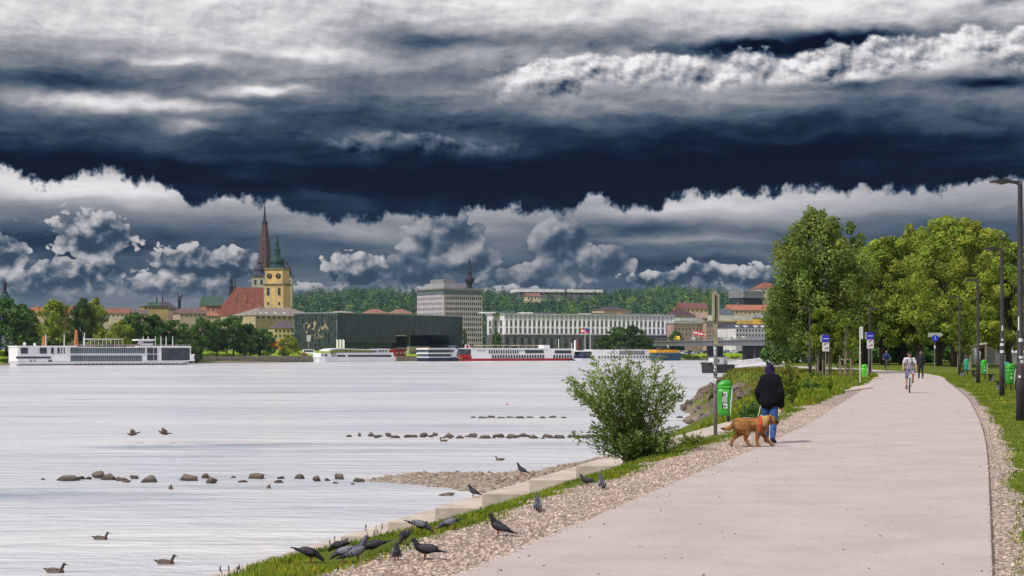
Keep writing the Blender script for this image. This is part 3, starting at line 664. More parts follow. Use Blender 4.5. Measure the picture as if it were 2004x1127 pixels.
# ================================================================== birds
SLT = M('pigeon_slate', (.06, .06, .085), .6, .35, 25); WNG = M('pigeon_wing', (.17, .175, .22), .6, .2, 30); BLK = M('bird_black', (.012, .012, .016), .5); LEGR = M('bird_leg', (.30, .06, .05), .6); NKP = M('pigeon_neck', (.045, .04, .07), .35, .5, 20, spec=.6)
def pigeon(kind, dark=False):
    t = thing('pigeon', 'pigeon', 'pigeon', (0, 0, 0)); b = MB()
    bodym = BLK if dark else SLT; wm = M('pigeon_dark_wing', (.035, .033, .045), .6, .3, 25) if dark else WNG
    if kind == 'stand':
        b.ell((0, 0, .125), (.085, .05, .052), Matrix.Rotation(-.45, 3, 'Y')); b.cap((.035, 0, .15), (.075, 0, .225), .040, .024); b.ell((.088, 0, .243), (.026, .020, .021)); b.cap((-.05, 0, .10), (-.17, 0, .055), .034, .010)
        hd = (.088, 0, .243); bk = ((.108, 0, .242), (.132, 0, .235)); wr = -.42; wc = (-.03, .115); tl = ((-.12, .075), (-.205, .045))
    elif kind == 'peck':
        b.ell((0, 0, .12), (.09, .05, .05), Matrix.Rotation(.18, 3, 'Y')); b.cap((.06, 0, .105), (.115, 0, .065), .036, .022); b.ell((.13, 0, .05), (.025, .019, .020)); b.cap((-.06, 0, .13), (-.16, 0, .15), .032, .010)
        hd = (.13, 0, .05); bk = ((.142, 0, .038), (.158, 0, .018)); wr = .2; wc = (-.03, .135); tl = ((-.12, .145), (-.205, .165))
    else:
        b.ell((0, 0, .12), (.09, .048, .048), Matrix.Rotation(-.12, 3, 'Y')); b.cap((.06, 0, .13), (.10, 0, .19), .036, .023); b.ell((.115, 0, .205), (.026, .020, .021)); b.cap((-.06, 0, .115), (-.16, 0, .10), .030, .010)
        hd = (.115, 0, .205); bk = ((.135, 0, .203), (.158, 0, .196)); wr = -.1; wc = (-.03, .13); tl = ((-.12, .105), (-.21, .09))
    b.blob('body', bodym, t, .0055, 3)
    for s_ in (-1, 1):
        w = MB(); m = Matrix.Rotation(wr, 3, 'Y'); w.ell((wc[0], s_ * .040, wc[1]), (.095, .016, .036), m, 12, 8); wo = w.build('wing', wm, t, True)
        if not dark:
            br = MB()
            for q in (-.045, -.075): p = m @ Vector((q, s_ * .018, 0)); br.ell((wc[0] + p.x, s_ * .046, wc[1] + p.z), (.007, .014, .030), m, 8, 6)
            br.build('wing_bar', BLK, wo)
        MB().tube([(.0, s_ * .022, .085), (.004, s_ * .022, .03), (.0, s_ * .022, .004)], [.007, .0045, .004], 6).tube([(.0, s_ * .022, .004), (.03, s_ * .03, .003)], .0035, 5).tube([(.0, s_ * .022, .004), (.03, s_ * .014, .003)], .0035, 5).tube([(.0, s_ * .022, .004), (-.018, s_ * .022, .003)], .0035, 5).build('leg', LEGR, t)
        MB().ell((hd[0] + .012, s_ * .017, hd[2] + .004), (.004, .003, .004), None, 6, 4).build('eye', M('eye_orange', (.5, .12, .02), .3), t)
    MB().add([(tl[0][0], -.022, tl[0][1]), (tl[0][0], .022, tl[0][1]), (tl[1][0], .032, tl[1][1]), (tl[1][0], -.032, tl[1][1]), (tl[0][0], -.022, tl[0][1] + .012), (tl[0][0], .022, tl[0][1] + .012), (tl[1][0], .032, tl[1][1] + .006), (tl[1][0], -.032, tl[1][1] + .006)], [(3, 2, 1, 0), (4, 5, 6, 7), (0, 1, 5, 4), (1, 2, 6, 5), (2, 3, 7, 6), (3, 0, 4, 7)]).build('tail', BLK, t)
    MB().tube(bk, [.006, .001], 6).build('beak', BLK, t)
    return t
PK = {}
PIG = [(607, 1101, 'peck', 1, -.15, 'dark pigeon pecking at the far left end of the flock, head to the right', 1), (662, 1083, 'peck', 1, 2.6, 'mostly hidden dark pigeon behind the upright grey pigeon', .9), (672, 1100, 'peck', 0, 2.9, 'grey pigeon pecking in the grass left of the upright pigeon', 1),
       (700, 1101, 'stand', 0, .35, 'upright grey pigeon with raised neck in the lower left flock', 1.1), (728, 1087, 'peck', 1, 3.3, 'dark pigeon pecking right behind the upright grey pigeon, tail up', 1), (776, 1101, 'stand', 0, -1.5, 'grey pigeon facing the camera on the edge of the gravel', .9),
       (791, 1066, 'peck', 1, -1.9, 'dark round pigeon bent down in the grass above the front facing one', .95), (832, 1098, 'walk', 1, 2.95, 'iridescent dark pigeon striding left over the gravel', 1.1), (824, 1043, 'peck', 0, -.1, 'grey pigeon feeding on the grass with its head to the right', 1),
       (876, 1039, 'peck', 0, 3.4, 'grey pigeon feeding with head left and tail raised right', .95), (975, 1051, 'stand', 1, 3.0, 'black upright pigeon alone on the gravel strip', 1.1), (1052, 1002, 'stand', 0, 1.6, 'bluish pigeon seen from behind at the grass edge', .95),
       (1147, 952, 'walk', 1, 2.4, 'dark pigeon on the grass left of the pale backed one', .95), (1177, 958, 'stand', 0, 1.7, 'pale grey pigeon seen from behind, farthest along the gravel', 1.0)]
def get_pigeon(kind, dark):
    if (kind, dark) not in PK: PK[(kind, dark)] = pigeon(kind, bool(dark)); return PK[(kind, dark)]
    return copy_tree(PK[(kind, dark)])
for px, py, kd, dk, rz, lab, sc in PIG:
    o = get_pigeon(kd, dk); p = G(px, py, 0); p.z = max(ground_at(p.x, p.y), -.3) + .008; o.location = p; o.rotation_euler = (0, 0, rz); o.scale = (sc * .84,) * 3; o['label'] = lab; o['group'] = 'pigeons feeding on the verge'; o.location.z -= .012
for px, k, y, lab, rz in ((926, 5, 39.6, 'pigeon standing on a lower concrete step near the water', 2.8), (1020, 4, 42.5, 'pigeon on the concrete step beside the gravel beach', 2.6)):
    o = get_pigeon('stand', 1); z = W(0, 856 + 27.5 * (k), 37.0).z; o.location = ((px - CX) / F * y, y, z); o.rotation_euler = (0, 0, rz); o.scale = (1.15,) * 3; o['label'] = lab; o['group'] = 'pigeons on the steps'
def duck_mat(name, head, body, breast):
    m = bpy.data.materials.new(name); m.use_nodes = True; nt = m.node_tree; b = nt.nodes['Principled BSDF']; b.inputs['Roughness'].default_value = .6
    tc = nt.nodes.new('ShaderNodeTexCoord'); sp = nt.nodes.new('ShaderNodeSeparateXYZ'); nt.links.new(tc.outputs['Object'], sp.inputs[0]); x, z = S(nt, sp.outputs[0]), S(nt, sp.outputs[2])
    n = noise(nt, tc.outputs['Object'], 40, 3, .6); c = mixc(nt, n.sstep(.4, .6), tuple(v * .7 for v in body), body); c = mixc(nt, x.sstep(.08, .12), c, breast); c = mixc(nt, (x.sstep(.10, .12) * z.sstep(.10, .115)), c, head); c = mixc(nt, 1.0 - x.sstep(-.2, -.18), c, (.02, .02, .02))
    nt.links.new(c, b.inputs['Base Color']); return m
DM = duck_mat('drake_feathers', (.012, .035, .03), (.20, .17, .14), (.09, .04, .025)); DF = duck_mat('hen_feathers', (.09, .06, .035), (.13, .09, .055), (.10, .065, .04))
def duck(mat, pose='swim'):
    t = thing('duck', 'duck', 'duck'); b = MB(); b.ell((0, 0, .035), (.20, .085, .075), Matrix.Rotation(.05, 3, 'Y'), 16, 10); b.cap((-.14, 0, .06), (-.25, 0, .10), .045, .012)
    if pose == 'swim': b.cap((.13, 0, .07), (.175, 0, .16), .042, .030).ell((.19, 0, .185), (.042, .032, .034)); hx, hz = .225, .178
    elif pose == 'dab': b.cap((.14, 0, .05), (.25, 0, .03), .042, .030).ell((.27, 0, .02), (.042, .032, .030)); hx, hz = .31, .01
    else: b.cap((.14, 0, .05), (.28, 0, .075), .042, .026).ell((.30, 0, .08), (.042, .030, .030)); hx, hz = .335, .075
    b.blob('body', mat, t, .009, 3)
    MB().cap((hx, 0, hz), (hx + .05, 0, hz - .008), .014, .009, 8).build('bill', M('bill_olive', (.35, .28, .06), .5), t)
    if pose == 'fly':
        for s_, up in ((1, .35), (-1, .55)):
            w = MB(); n = 7; top = []; 
            pts_ = [(.10, 0), (.13, .12), (.10, .25), (.0, .40), (-.06, .40), (-.10, .2), (-.12, 0)]
            w.add([(x, s_ * (y * .8 + .04), .06 + y * up) for x, y in pts_] + [(x, s_ * (y * .8 + .04), .045 + y * up) for x, y in pts_], [tuple(range(n)), tuple(range(2 * n - 1, n - 1, -1))] + [((i + 1) % n, i, n + i, n + (i + 1) % n) for i in range(n)])
            w.build('wing', M('duck_wing', (.12, .09, .07), .7, .3, 20), t)
    else:
        for s_ in (-1, 1): MB().ell((-.04, s_ * .06, .07), (.14, .022, .042), Matrix.Rotation(.08, 3, 'Y'), 12, 6).build('wing', M('duck_wing', (.12, .09, .07), .7, .3, 20), t, True)
    return t
DK = {}
for px, py, mt, ps, rz, sc, lab in [(108, 1121, 'm', 'swim', .05, 1.15, 'drake cut by the bottom left corner, swimming right'), (197, 1056, 'm', 'swim', .1, 1.05, 'drake swimming right above the bottom left corner one'), (324, 1104, 'm', 'swim', .15, 1.15, 'drake swimming right nearest the grassy corner'),
                                    (334, 957, 'f', 'swim', -1.3, 1.0, 'small duck facing the camera below the gap in the rocks'), (526, 955, 'f', 'swim', -1.2, .9, 'dark duck below the middle of the nearer rock line'), (877, 970, 'm', 'dab', 3.1, 1.1, 'duck feeding with lowered head beside the concrete steps'),
                                    (868, 864, 'f', 'swim', 3.2, 1.1, 'distant duck swimming left under the middle rock line'), (978, 901, 'f', 'swim', 3.1, 1.05, 'duck swimming left in open water above the gravel beach'), (247, 944, 'f', 'swim', 2.9, .9, 'tiny duck against the left heap of rocks')]:
    k = (mt, ps); o = DK.get(k); o2 = duck(DM if mt == 'm' else DF, ps) if o is None else copy_tree(o); DK.setdefault(k, o2)
    p = G(px, py, WATER); o2.location = p; o2.rotation_euler = (0, 0, rz); o2.scale = (sc,) * 3; o2['label'] = lab; o2['group'] = 'ducks on the river'
for i, (px, py) in enumerate(((260, 851), (320, 849))):
    o = duck(DF, 'fly') if i == 0 else copy_tree(fd); fd = o; p = W(px, py, 103); o.location = p; o.rotation_euler = (R(10), R(12 if i else -8), .2 if i == 0 else .35); o.scale = (1.35,) * 3; o['label'] = ['left', 'right'][i] + ' of two ducks flying low over the water'; o['group'] = 'flying ducks'
# ================================================================== the far bank
class Fac:                                    # a vertical plane between two points seen in the photo
    def __init__(s, pa, YA, pb, YB):
        s.a = W(pa, HY, YA); s.b = W(pb, HY, YB); s.dx = s.b.x - s.a.x; s.dy = s.b.y - s.a.y
        s.L = math.hypot(s.dx, s.dy); s.rz = math.atan2(s.dy, s.dx)
    def t(s, px): k = (px - CX) / F; return (k * s.a.y - s.a.x) / (s.dx - k * s.dy)
    def x(s, px): return s.t(px) * s.L
    def z(s, px, py): return EH - (py - HY) * (s.a.y + s.t(px) * s.dy) / F
    def thing(s, name, label, cat, group=None): return thing(name, label, cat, (s.a.x, s.a.y, 0), s.rz, group)
GLASS = M('dark_glass', (.035, .045, .055), .25, .4, .6, spec=.5)
GLASSB = M('blue_glass', (.07, .10, .12), .25, .5, .35, spec=.5)
GLASSP = M('pale_glass', (.20, .21, .27), .3, .3, .5, spec=.5)
WHITE = M('white_paint', (.78, .77, .80), .45, .05, .5)
_wm = {}
def window_mesh(w, h, mat, framed=True):
    k = (round(w, 2), round(h, 2), mat.name)
    if k not in _wm: _wm[k] = MB().cbox(0, 0, 0, w, .16, h).mesh('window', mat)
    return _wm[k]
def windows(t, fac, cols, rows, mat, limit=100, yoff=0.0, name='window'):
    """cols: list of (x, w); rows: list of (z0, z1); every pane a part, past the limit one merged part"""
    n = 0; rest = MB()
    for z0, z1 in rows:
        for x, w in cols:
            if n < limit: inst(window_mesh(w, z1 - z0, mat), name, t, (x, yoff, (z0 + z1) / 2))
            else: rest.cbox(x, yoff, (z0 + z1) / 2, w, .16, z1 - z0)
            n += 1
    if rest.v: tag(rest.build(name, mat, t), kind='stuff')
    return n
def cols_px(fac, p0, p1, n, frac=.5):
    a, b = fac.x(p0), fac.x(p1); st = (b - a) / n
    return [(a + st * (i + .5), st * frac) for i in range(n)]
CG = 1.0
WALLS = {}
def wallmat(rgb): 
    k = 'wall_%02d%02d%02d' % tuple(int(c * 99) for c in rgb); return M(k, rgb, .85, .14, .35, detail=6)
def roofmat(rgb):
    k = 'roof_%02d%02d%02d' % tuple(int(c * 99) for c in rgb); return M(k, rgb, .85, .28, .9, detail=6)
def house(name, label, pa, YA, pb, YB, ytop, yroof, depth, wall, roof, rows=(), ncol=0, frac=.45, kind='gable', ybase=None, cat='house', group=None, glass=None, over=.5, chim=0):
    f = Fac(pa, YA, pb, YB); t = f.thing(name, label, cat, group); zt = f.z((pa + pb) / 2, ytop); zr = f.z((pa + pb) / 2, yroof); L = f.L
    zb = CG if ybase is None else f.z((pa + pb) / 2, ybase)
    MB().box(0, L, 0, depth, zb, zt).build('wall', wallmat(wall), t)
    rf = MB(); o = over
    if kind == 'gable':
        rf.yprism([(-o, zt), (depth + o, zt), (depth / 2, zr)], -o, L + o)
    elif kind == 'hip':
        h = min(depth / 2, L * .35)
        rf.add([(-o, -o, zt), (L + o, -o, zt), (L + o, depth + o, zt), (-o, depth + o, zt), (h, depth / 2, zr), (L - h, depth / 2, zr)], [(0, 3, 2, 1), (0, 1, 5, 4), (1, 2, 5), (2, 3, 4, 5), (3, 0, 4)])
    else: rf.box(-o, L + o, -o, depth + o, zt, zr)
    r = rf.build('roof', roofmat(roof), t)
    for i in range(chim):
        x = L * (.25 + .5 * i / max(1, chim - 1 if chim > 1 else 1)); MB().cbox(x, depth * .45, zr + .1, .9, .7, 2.2).build('chimney', wallmat((.35, .22, .18)), r)
    if ncol:
        st = L / ncol; windows(t, f, [(st * (i + .5), st * frac) for i in range(ncol)], [(f.z(pb, b), f.z(pb, a)) for a, b in rows], glass or GLASS)
    return t, f

# ---------------------------------------------------------------- river ships
def hull_poly(L, B, bow, stern=.6): return [(stern, 0), (L - bow, 0), (L - bow * .35, B * .18), (L, B * .5), (L - bow * .35, B * .82), (L - bow, B), (stern, B), (0, B - .8), (0, .8)]
def hull(t, L, B, bow, z1, mat, name='hull', z0=WATER - .3, flip=False, rise=0.0, stripe=None):
    p = hull_poly(L, B, bow)
    if flip: p = [(L - x, y) for x, y in reversed(p)]
    n = len(p); mb = MB()
    top = [(x, y, z1 + (rise * max(0, (x if not flip else L - x) / L - .8) * 5)) for x, y in p]
    bot = [(L / 2 + (x - L / 2) * .965, B / 2 + (y - B / 2) * .94, z0) for x, y in p]
    mb.add(bot + top, [tuple(range(n - 1, -1, -1)), tuple(range(n, 2 * n))] + [(i, (i + 1) % n, n + (i + 1) % n, n + i) for i in range(n)])
    return mb.build(name, mat, t)
# long white river cruise ship, left
f = Fac(32, 604, 383, 640); t = f.thing('river_cruise_ship', 'long white river cruise ship with two balcony window rows at the left grassy bank', 'ship')
B = 11.0; X = f.x; zz = f.z
hull(t, f.L, B, 4.5, zz(200, 707), WHITE, rise=0, flip=False)
MB().box(X(35), X(160), .25, B - .25, zz(90, 707), zz(90, 678)).build('stern_house', WHITE, t)
MB().box(X(160), X(374), .12, B - .12, zz(250, 707), zz(250, 679)).build('superstructure', WHITE, t)
MB().box(X(34), X(150), -.3, B + .3, zz(90, 679), zz(90, 676.5)).build('roof_edge', WHITE, t)
MB().box(X(268), X(374), -.2, B + .2, zz(320, 679.5), zz(320, 677)).build('roof_edge', WHITE, t)
windows(t, f, cols_px(f, 138, 278, 34, .80), [(zz(200, 707), zz(200, 695.5))], GLASSB, yoff=.06)
windows(t, f, cols_px(f, 138, 284, 34, .80), [(zz(200, 691.5), zz(200, 680.5))], GLASSB, yoff=.06)
windows(t, f, [(X(344), X(373) - X(318))], [(zz(345, 705), zz(345, 681))], GLASS, yoff=.05)
windows(t, f, [(X(294), X(300) - X(288)), (X(304.5), X(308) - X(302))], [(zz(295, 692), zz(295, 681)), (zz(295, 705), zz(295, 694))], GLASS, yoff=.05)
windows(t, f, [(X(48), X(56) - X(42)), (X(85), X(93) - X(79)), (X(103), 1.0), (X(115), .8), (X(121), .35), (X(126), .35)], [(zz(80, 692), zz(80, 680.5))], GLASS, yoff=.2)
windows(t, f, [(X(66), X(102) - X(34))], [(zz(70, 701.5), zz(70, 697.5))], GLASS, yoff=.2)
windows(t, f, cols_px(f, 146, 350, 26, .25), [(zz(200, 712.2), zz(200, 710.6))], GLASS, yoff=.1)
windows(t, f, [(X(60), .35), (X(68), .35), (X(98), 1.2)], [(zz(60, 708), zz(60, 704.5))], GLASS, yoff=.0)
mb = MB(); mb.box(X(180), X(245), 2, B - 2, zz(210, 664.5), zz(210, 662.5))
for i in range(9):
    for y in (2.1, B - 2.1): mb.tube([(X(181 + i * 7.9), y, zz(200, 677)), (X(181 + i * 7.9), y, zz(200, 664))], .09, 5)
mb.build('sun_deck_canopy', M('pale_steel', (.6, .58, .55), .5, .1), t)
mb = MB(); mb.box(X(284), X(306), 3, B - 3, zz(295, 676), zz(295, 667), .5).box(X(275), X(307), 2.4, B - 2.4, zz(295, 666.5), zz(295, 663.5)); mb.build('wheelhouse', WHITE, t)
MB().box(X(286), X(304), 2.93, 3.02, zz(295, 672), zz(295, 668)).build('wheelhouse_window', GLASS, t)
for p, a, b in ((95, 677, 654), (131, 677, 654), (171, 677, 651), (286, 667, 658), (296, 667, 658), (310, 677, 658), (321, 677, 658), (331, 677, 658), (344, 677, 658), (169, 677, 658)):
    MB().tube([(X(p), 3, zz(p, a)), (X(p), 3, zz(p, b))], [.16, .1], 6).build('mast', WHITE, t)
mb = MB()
for i in range(60):
    p = 150 + i * 3.7; mb.box(X(p), X(p) + .08, .1, .18, zz(p, 679), zz(p, 674.5))
mb.box(X(150), X(372), .08, .16, zz(260, 674.8), zz(260, 674.2)).box(X(150), X(372), .1, .15, zz(260, 676.8), zz(260, 676.4)); mb.build('railing', M('grey_steel', (.35, .34, .34), .5, .1), t)
rg2 = random.Random(3)
mb = MB()
for i in range(26):
    p = 150 + rg2.random() * 130; y = 2 + rg2.random() * 6; mb.cbox(X(p), y, zz(p, 676), 1.1, .7, .9)
mb.build('deck_furniture', M('brown_furniture', (.22, .13, .09), .7, .3), t)
MB().box(X(92), X(97), 4, 6, zz(95, 677), zz(95, 657), .3, .3).build('funnel', M('rust_orange', (.40, .16, .07), .6, .2), t)
MB().box(X(155), X(161), 4, 6, zz(157, 677), zz(157, 645), .35, .35).build('funnel', M('rust_orange', (.40, .16, .07)), t)
mb = MB(); mb.ell((X(55), 4, zz(55, 673)), (.55, .55, .6)).ell((X(75), 4, zz(75, 674)), (.5, .5, .5)); mb.build('radar_dome', WHITE, t)
MB().box(-.06, X(366), -.06, .12, WATER - .2, WATER + .32).build('waterline_stripe', M('hull_black', (.02, .02, .025), .5), t)
mb = MB(); mb.box(X(358), X(381), -.02, 2.0, zz(370, 706.5), zz(370, 693)); mb.build('bow_screen', WHITE, t)
windows(t, f, [(X(360.5), .5), (X(381), .5)], [(zz(370, 703), zz(370, 696))], GLASS, yoff=-.06)

# white excursion boat
f = Fac(624, 770, 776, 806); t = f.thing('excursion_boat', 'white excursion boat with curved canopy moored below the dark glass museum', 'boat'); X = f.x; zz = f.z
hull(t, f.L, 7, 3.5, zz(700, 699), WHITE, flip=True, rise=.4)
MB().box(X(660), X(772), .4, 6.6, zz(720, 699), zz(720, 690), .3).build('lower_saloon', WHITE, t)
windows(t, f, [(X(725), X(773) - X(688)), (X(669), X(680) - X(664))], [(zz(720, 698.5), zz(720, 694.5))], GLASS, yoff=.36)
mb = MB()
pts = [(644, 687), (652, 684), (670, 683), (700, 684.5), (730, 685), (765, 684)]
for (a, ya), (b, yb) in zip(pts[:-1], pts[1:]): mb.add([(X(a), .3, zz(a, ya)), (X(b), .3, zz(b, yb)), (X(b), 6.5, zz(b, yb)), (X(a), 6.5, zz(a, ya)), (X(a), .3, zz(a, ya - 1.6)), (X(b), .3, zz(b, yb - 1.6)), (X(b), 6.5, zz(b, yb - 1.6)), (X(a), 6.5, zz(a, ya - 1.6))], [(3, 2, 1, 0), (4, 5, 6, 7), (0, 1, 5, 4), (1, 2, 6, 5), (2, 3, 7, 6), (3, 0, 4, 7)])
mb.build('canopy', WHITE, t)
for i in range(12): p = 655 + i * 9.5; MB().tube([(X(p), .5, zz(p, 690)), (X(p), .5, zz(p, 684.5))], .1, 5).build('canopy_post', M('grey_steel', (.35, .34, .34)), t)
MB().box(X(740), X(763), 1, 5, zz(750, 690), zz(750, 683)).build('wheelhouse', WHITE, t)
windows(t, f, [(X(746), 1.2), (X(752), 1.2), (X(758), 1.0)], [(zz(750, 688), zz(750, 685))], GLASS, yoff=.96)
MB().box(X(630), X(652), 1, 6, zz(640, 699), zz(640, 691), .4).build('bow_cabin', WHITE, t)
windows(t, f, [(X(634), .5), (X(641), 1.4)], [(zz(640, 697), zz(640, 693))], GLASS, yoff=.95)
mb = MB()
for i in range(10): mb.cbox(X(662 + i * 9), 3.5, zz(700, 689), 1.2, 1.8, .9)
mb.build('deck_bench', M('mustard', (.5, .35, .08), .7, .2), t)

# blue and white ship
f = Fac(838, 812, 902, 830); t = f.thing('passenger_ship', 'white ship with navy blue hull just left of the red hulled ship', 'ship'); X = f.x; zz = f.z
NAVY = M('navy_paint', (.012, .02, .06), .4, .15, .5)
hull(t, f.L, 8, 1.5, zz(860, 700), NAVY); 
MB().box(X(839.5), X(897), .2, 7.8, zz(860, 700), zz(860, 698)).build('hull_band', WHITE, t)
MB().box(X(840), X(889), .5, 7.6, zz(860, 698), zz(860, 681), .5, .2).build('superstructure', M('smoke_glass', (.10, .12, .14), .3, .3, .5), t)
for a, b in ((692.5, 690), (684, 681.2)): MB().box(X(839), X(893), .3, 7.8, zz(860, a), zz(860, b)).build('deck_edge', WHITE, t)
MB().xprism([(X(882), zz(885, 700)), (X(893), zz(885, 700)), (X(897), zz(885, 683)), (X(892), zz(885, 682))], .2, .5).build('swept_panel', WHITE, t)
windows(t, f, cols_px(f, 842, 882, 4, .9), [(zz(860, 690), zz(860, 684.4)), (zz(860, 697.6), zz(860, 693))], GLASS, yoff=.55)
MB().box(X(895), X(901), 1, 6, zz(897, 697), zz(897, 676), .3).build('wheelhouse', GLASSB, t)
# red hull ship
f = Fac(897, 838, 1127, 872); t = f.thing('river_cruise_ship', 'long white cruise ship with bright red hull and a square flag at its stern', 'ship'); X = f.x; zz = f.z
RED = M('red_paint', (.42, .02, .025), .45, .15, .5)
hull(t, f.L, 11, 4, zz(1000, 701.5), RED)
MB().xprism([(X(898), zz(900, 700)), (X(925), zz(925, 700)), (X(922), zz(922, 694)), (X(902), zz(902, 694))], .3, 10).build('stern_deck', RED, t)
MB().box(X(924), X(1124), .15, 10.8, zz(1000, 701.5), zz(1000, 682)).build('superstructure', WHITE, t)
MB().box(X(924), X(1072), .0, 11, zz(1000, 683), zz(1000, 681.2)).build('deck_edge', WHITE, t)
MB().box(X(903), X(922), 1.2, 9, zz(910, 694), zz(910, 683), .4).build('stern_lounge', GLASSB, t)
MB().box(X(901), X(925), .6, 10, zz(910, 683), zz(910, 681.5)).build('stern_roof', WHITE, t)
windows(t, f, cols_px(f, 956, 1016, 13, .55), [(zz(980, 692), zz(980, 685))], GLASS, yoff=.1)
windows(t, f, cols_px(f, 962, 1066, 20, .62), [(zz(1010, 701), zz(1010, 694.5))], GLASS, yoff=.1)
windows(t, f, [(X(1046), X(1064) - X(1028))], [(zz(1045, 691), zz(1045, 685))], GLASS, yoff=.1)
windows(t, f, [(X(1102), X(1118) - X(1086))], [(zz(1100, 691.5), zz(1100, 685.5))], GLASS, yoff=.1)
windows(t, f, cols_px(f, 1082, 1120, 7, .6), [(zz(1100, 701), zz(1100, 694.5))], GLASS, yoff=.1)
windows(t, f, [(X(p), .5) for p in (937, 942, 948, 1018, 1022, 1026)], [(zz(940, 687.5), zz(940, 685.5))], GLASS, yoff=.1)
for a, b in ((944, 1001), (1018, 1056)):
    mb = MB().box(X(a), X(b), 1.5, 9, zz(1000, 676.5), zz(1000, 675.2))
    for i in range(6): p = a + 1 + (b - a - 2) * i / 5; mb.tube([(X(p), 1.6, zz(p, 682)), (X(p), 1.6, zz(p, 676))], .1, 5)
    mb.build('sun_deck_canopy', M('beige_canvas', (.55, .45, .32), .8, .2), t)
MB().box(X(1070), X(1082), 3, 8, zz(1075, 682), zz(1075, 675)).build('wheelhouse', WHITE, t)
for p, b in ((1099.5, 663), (918, 680), (1125, 671)): MB().tube([(X(p), 3, zz(p, 683)), (X(p), 3, zz(p, b))], .16, 6).build('mast', WHITE, t)
fl = MB().box(X(914.5), X(924), 2.4, 2.5, zz(920, 682), zz(920, 674.5)).build('flag', WHITE, t)
MB().lathe([(.01, 0), (.75, 0), (.75, .05), (.01, .05)], 12).build('flag_disc', RED, fl, loc=(X(919.5), 2.36, zz(920, 678.3))).rotation_euler = (R(90), 0, 0)
# navy bow ship
f = Fac(1127, 868, 1292, 890); t = f.thing('river_cruise_ship', 'white cruise ship with dark navy bow, half hidden behind the willow bush', 'ship'); X = f.x; zz = f.z
hull(t, f.L, 10, 3, zz(1200, 701), WHITE, flip=True)
hull(t, X(1163), 9.6, 5, zz(1140, 696), NAVY, name='bow', flip=True)
MB().box(X(1160), X(1288), .2, 9.8, zz(1220, 701), zz(1220, 684)).build('superstructure', WHITE, t)
MB().box(X(1136), X(1158), 1, 8, zz(1145, 696), zz(1145, 688), 1.2, .6).build('wheelhouse', GLASSB, t)
MB().box(X(1131), X(1163), .6, 9, zz(1145, 688), zz(1145, 685.5)).build('wheelhouse_roof', WHITE, t)
windows(t, f, cols_px(f, 1212, 1262, 13, .55), [(zz(1240, 694), zz(1240, 686))], GLASS, yoff=.12)
windows(t, f, cols_px(f, 1170, 1285, 20, .5), [(zz(1220, 701), zz(1220, 696.5))], GLASSB, yoff=.12)
for p, y0, y1, w in ((1131, 687, 666, .55), (1137, 687, 667, .3)):
    MB().tube([(X(p), 3, zz(p, y0)), (X(p), 3, zz(p, y1))], w, 8).build('mooring_post', WHITE if w > .4 else RED, t)
# blue barge with yellow top
f = Fac(1290, 876, 1339, 884); t = f.thing('work_barge', 'blue barge with a yellow orange top deck under the bridge end', 'barge'); X = f.x; zz = f.z
hull(t, f.L, 9, 2, zz(1310, 692), M('steel_blue', (.03, .07, .13), .5, .2, .5))
MB().box(X(1291), X(1330), .3, 8, zz(1310, 692), zz(1310, 690)).build('deck', M('teal_grey', (.12, .18, .20), .6, .2), t)
MB().box(X(1288), X(1330), .6, 8, zz(1310, 690), zz(1310, 684.5)).build('cargo_cover', M('amber', (.75, .36, .03), .6, .15, .5), t)
mb = MB().box(X(1298), X(1312), 2, 6, zz(1305, 684.5), zz(1305, 679)); mb.build('machinery', M('dark_iron', (.05, .05, .055), .6), t)
MB().tube([(X(1314), 3, zz(1314, 685)), (X(1314), 3, zz(1314, 675))], .25, 6).build('mast', WHITE, t)

# ---------------------------------------------------------------- embankment
wallm = M('quay_stone', (.26, .23, .18), .9, .3, .8, .4)
mb = MB()
def quay(mb, pa, YA, pb, YB, y0, y1, dep=1.2):
    f = Fac(pa, YA, pb, YB); c = math.cos(f.rz); s_ = math.sin(f.rz); v = []
    for z in (f.z(pa, y0) - 2, f.z(pa, y1)):
        for x, y in ((0, 0), (f.L, 0), (f.L, dep), (0, dep)): v.append((f.a.x + c * x - s_ * y, f.a.y + s_ * x + c * y, z))
    mb.add(v, [(3, 2, 1, 0), (4, 5, 6, 7), (0, 1, 5, 4), (1, 2, 6, 5), (2, 3, 7, 6), (3, 0, 4, 7)])
quay(mb, 384, 712, 624, 779, 706, 697, 2.0)
o = mb.build('quay_wall', wallm); tag(o, 'low stone quay wall with dark waterline below the green riverside lawn', 'quay wall')
mb = MB(); quay(mb, 776, 826, 838, 846, 706, 697, 2.0); tag(mb.build('quay_wall', wallm), 'short quay wall between the white excursion boat and the navy hulled ship', 'quay wall')
mb = MB(); quay(mb, 800, 858, 842, 870, 697, 678, 1.0); o = mb.build('retaining_wall', wallmat((.38, .33, .27))); tag(o, 'beige retaining wall with dark graffiti below the museum', 'wall')
f = Fac(800, 857.6, 842, 869.6)
for k in range(9):
    g = MB(); z0 = f.z(820, 693); x0 = f.x(805 + k * 3.2); hh = 1.4 + .4 * (k % 2)
    g.box(x0, x0 + .22, -.06, 0, z0, z0 + hh, .03).box(x0 + .22, x0 + .62, -.06, 0, z0 + hh - .3, z0 + hh).box(x0 + .22, x0 + .5, -.06, 0, z0 + .45, z0 + .7)
    q = g.build('graffiti', M('graffiti', (.05, .05, .07), .8)); q.parent = o; q.location = (f.a.x, f.a.y, 0); q.rotation_euler = (0, 0, f.rz)
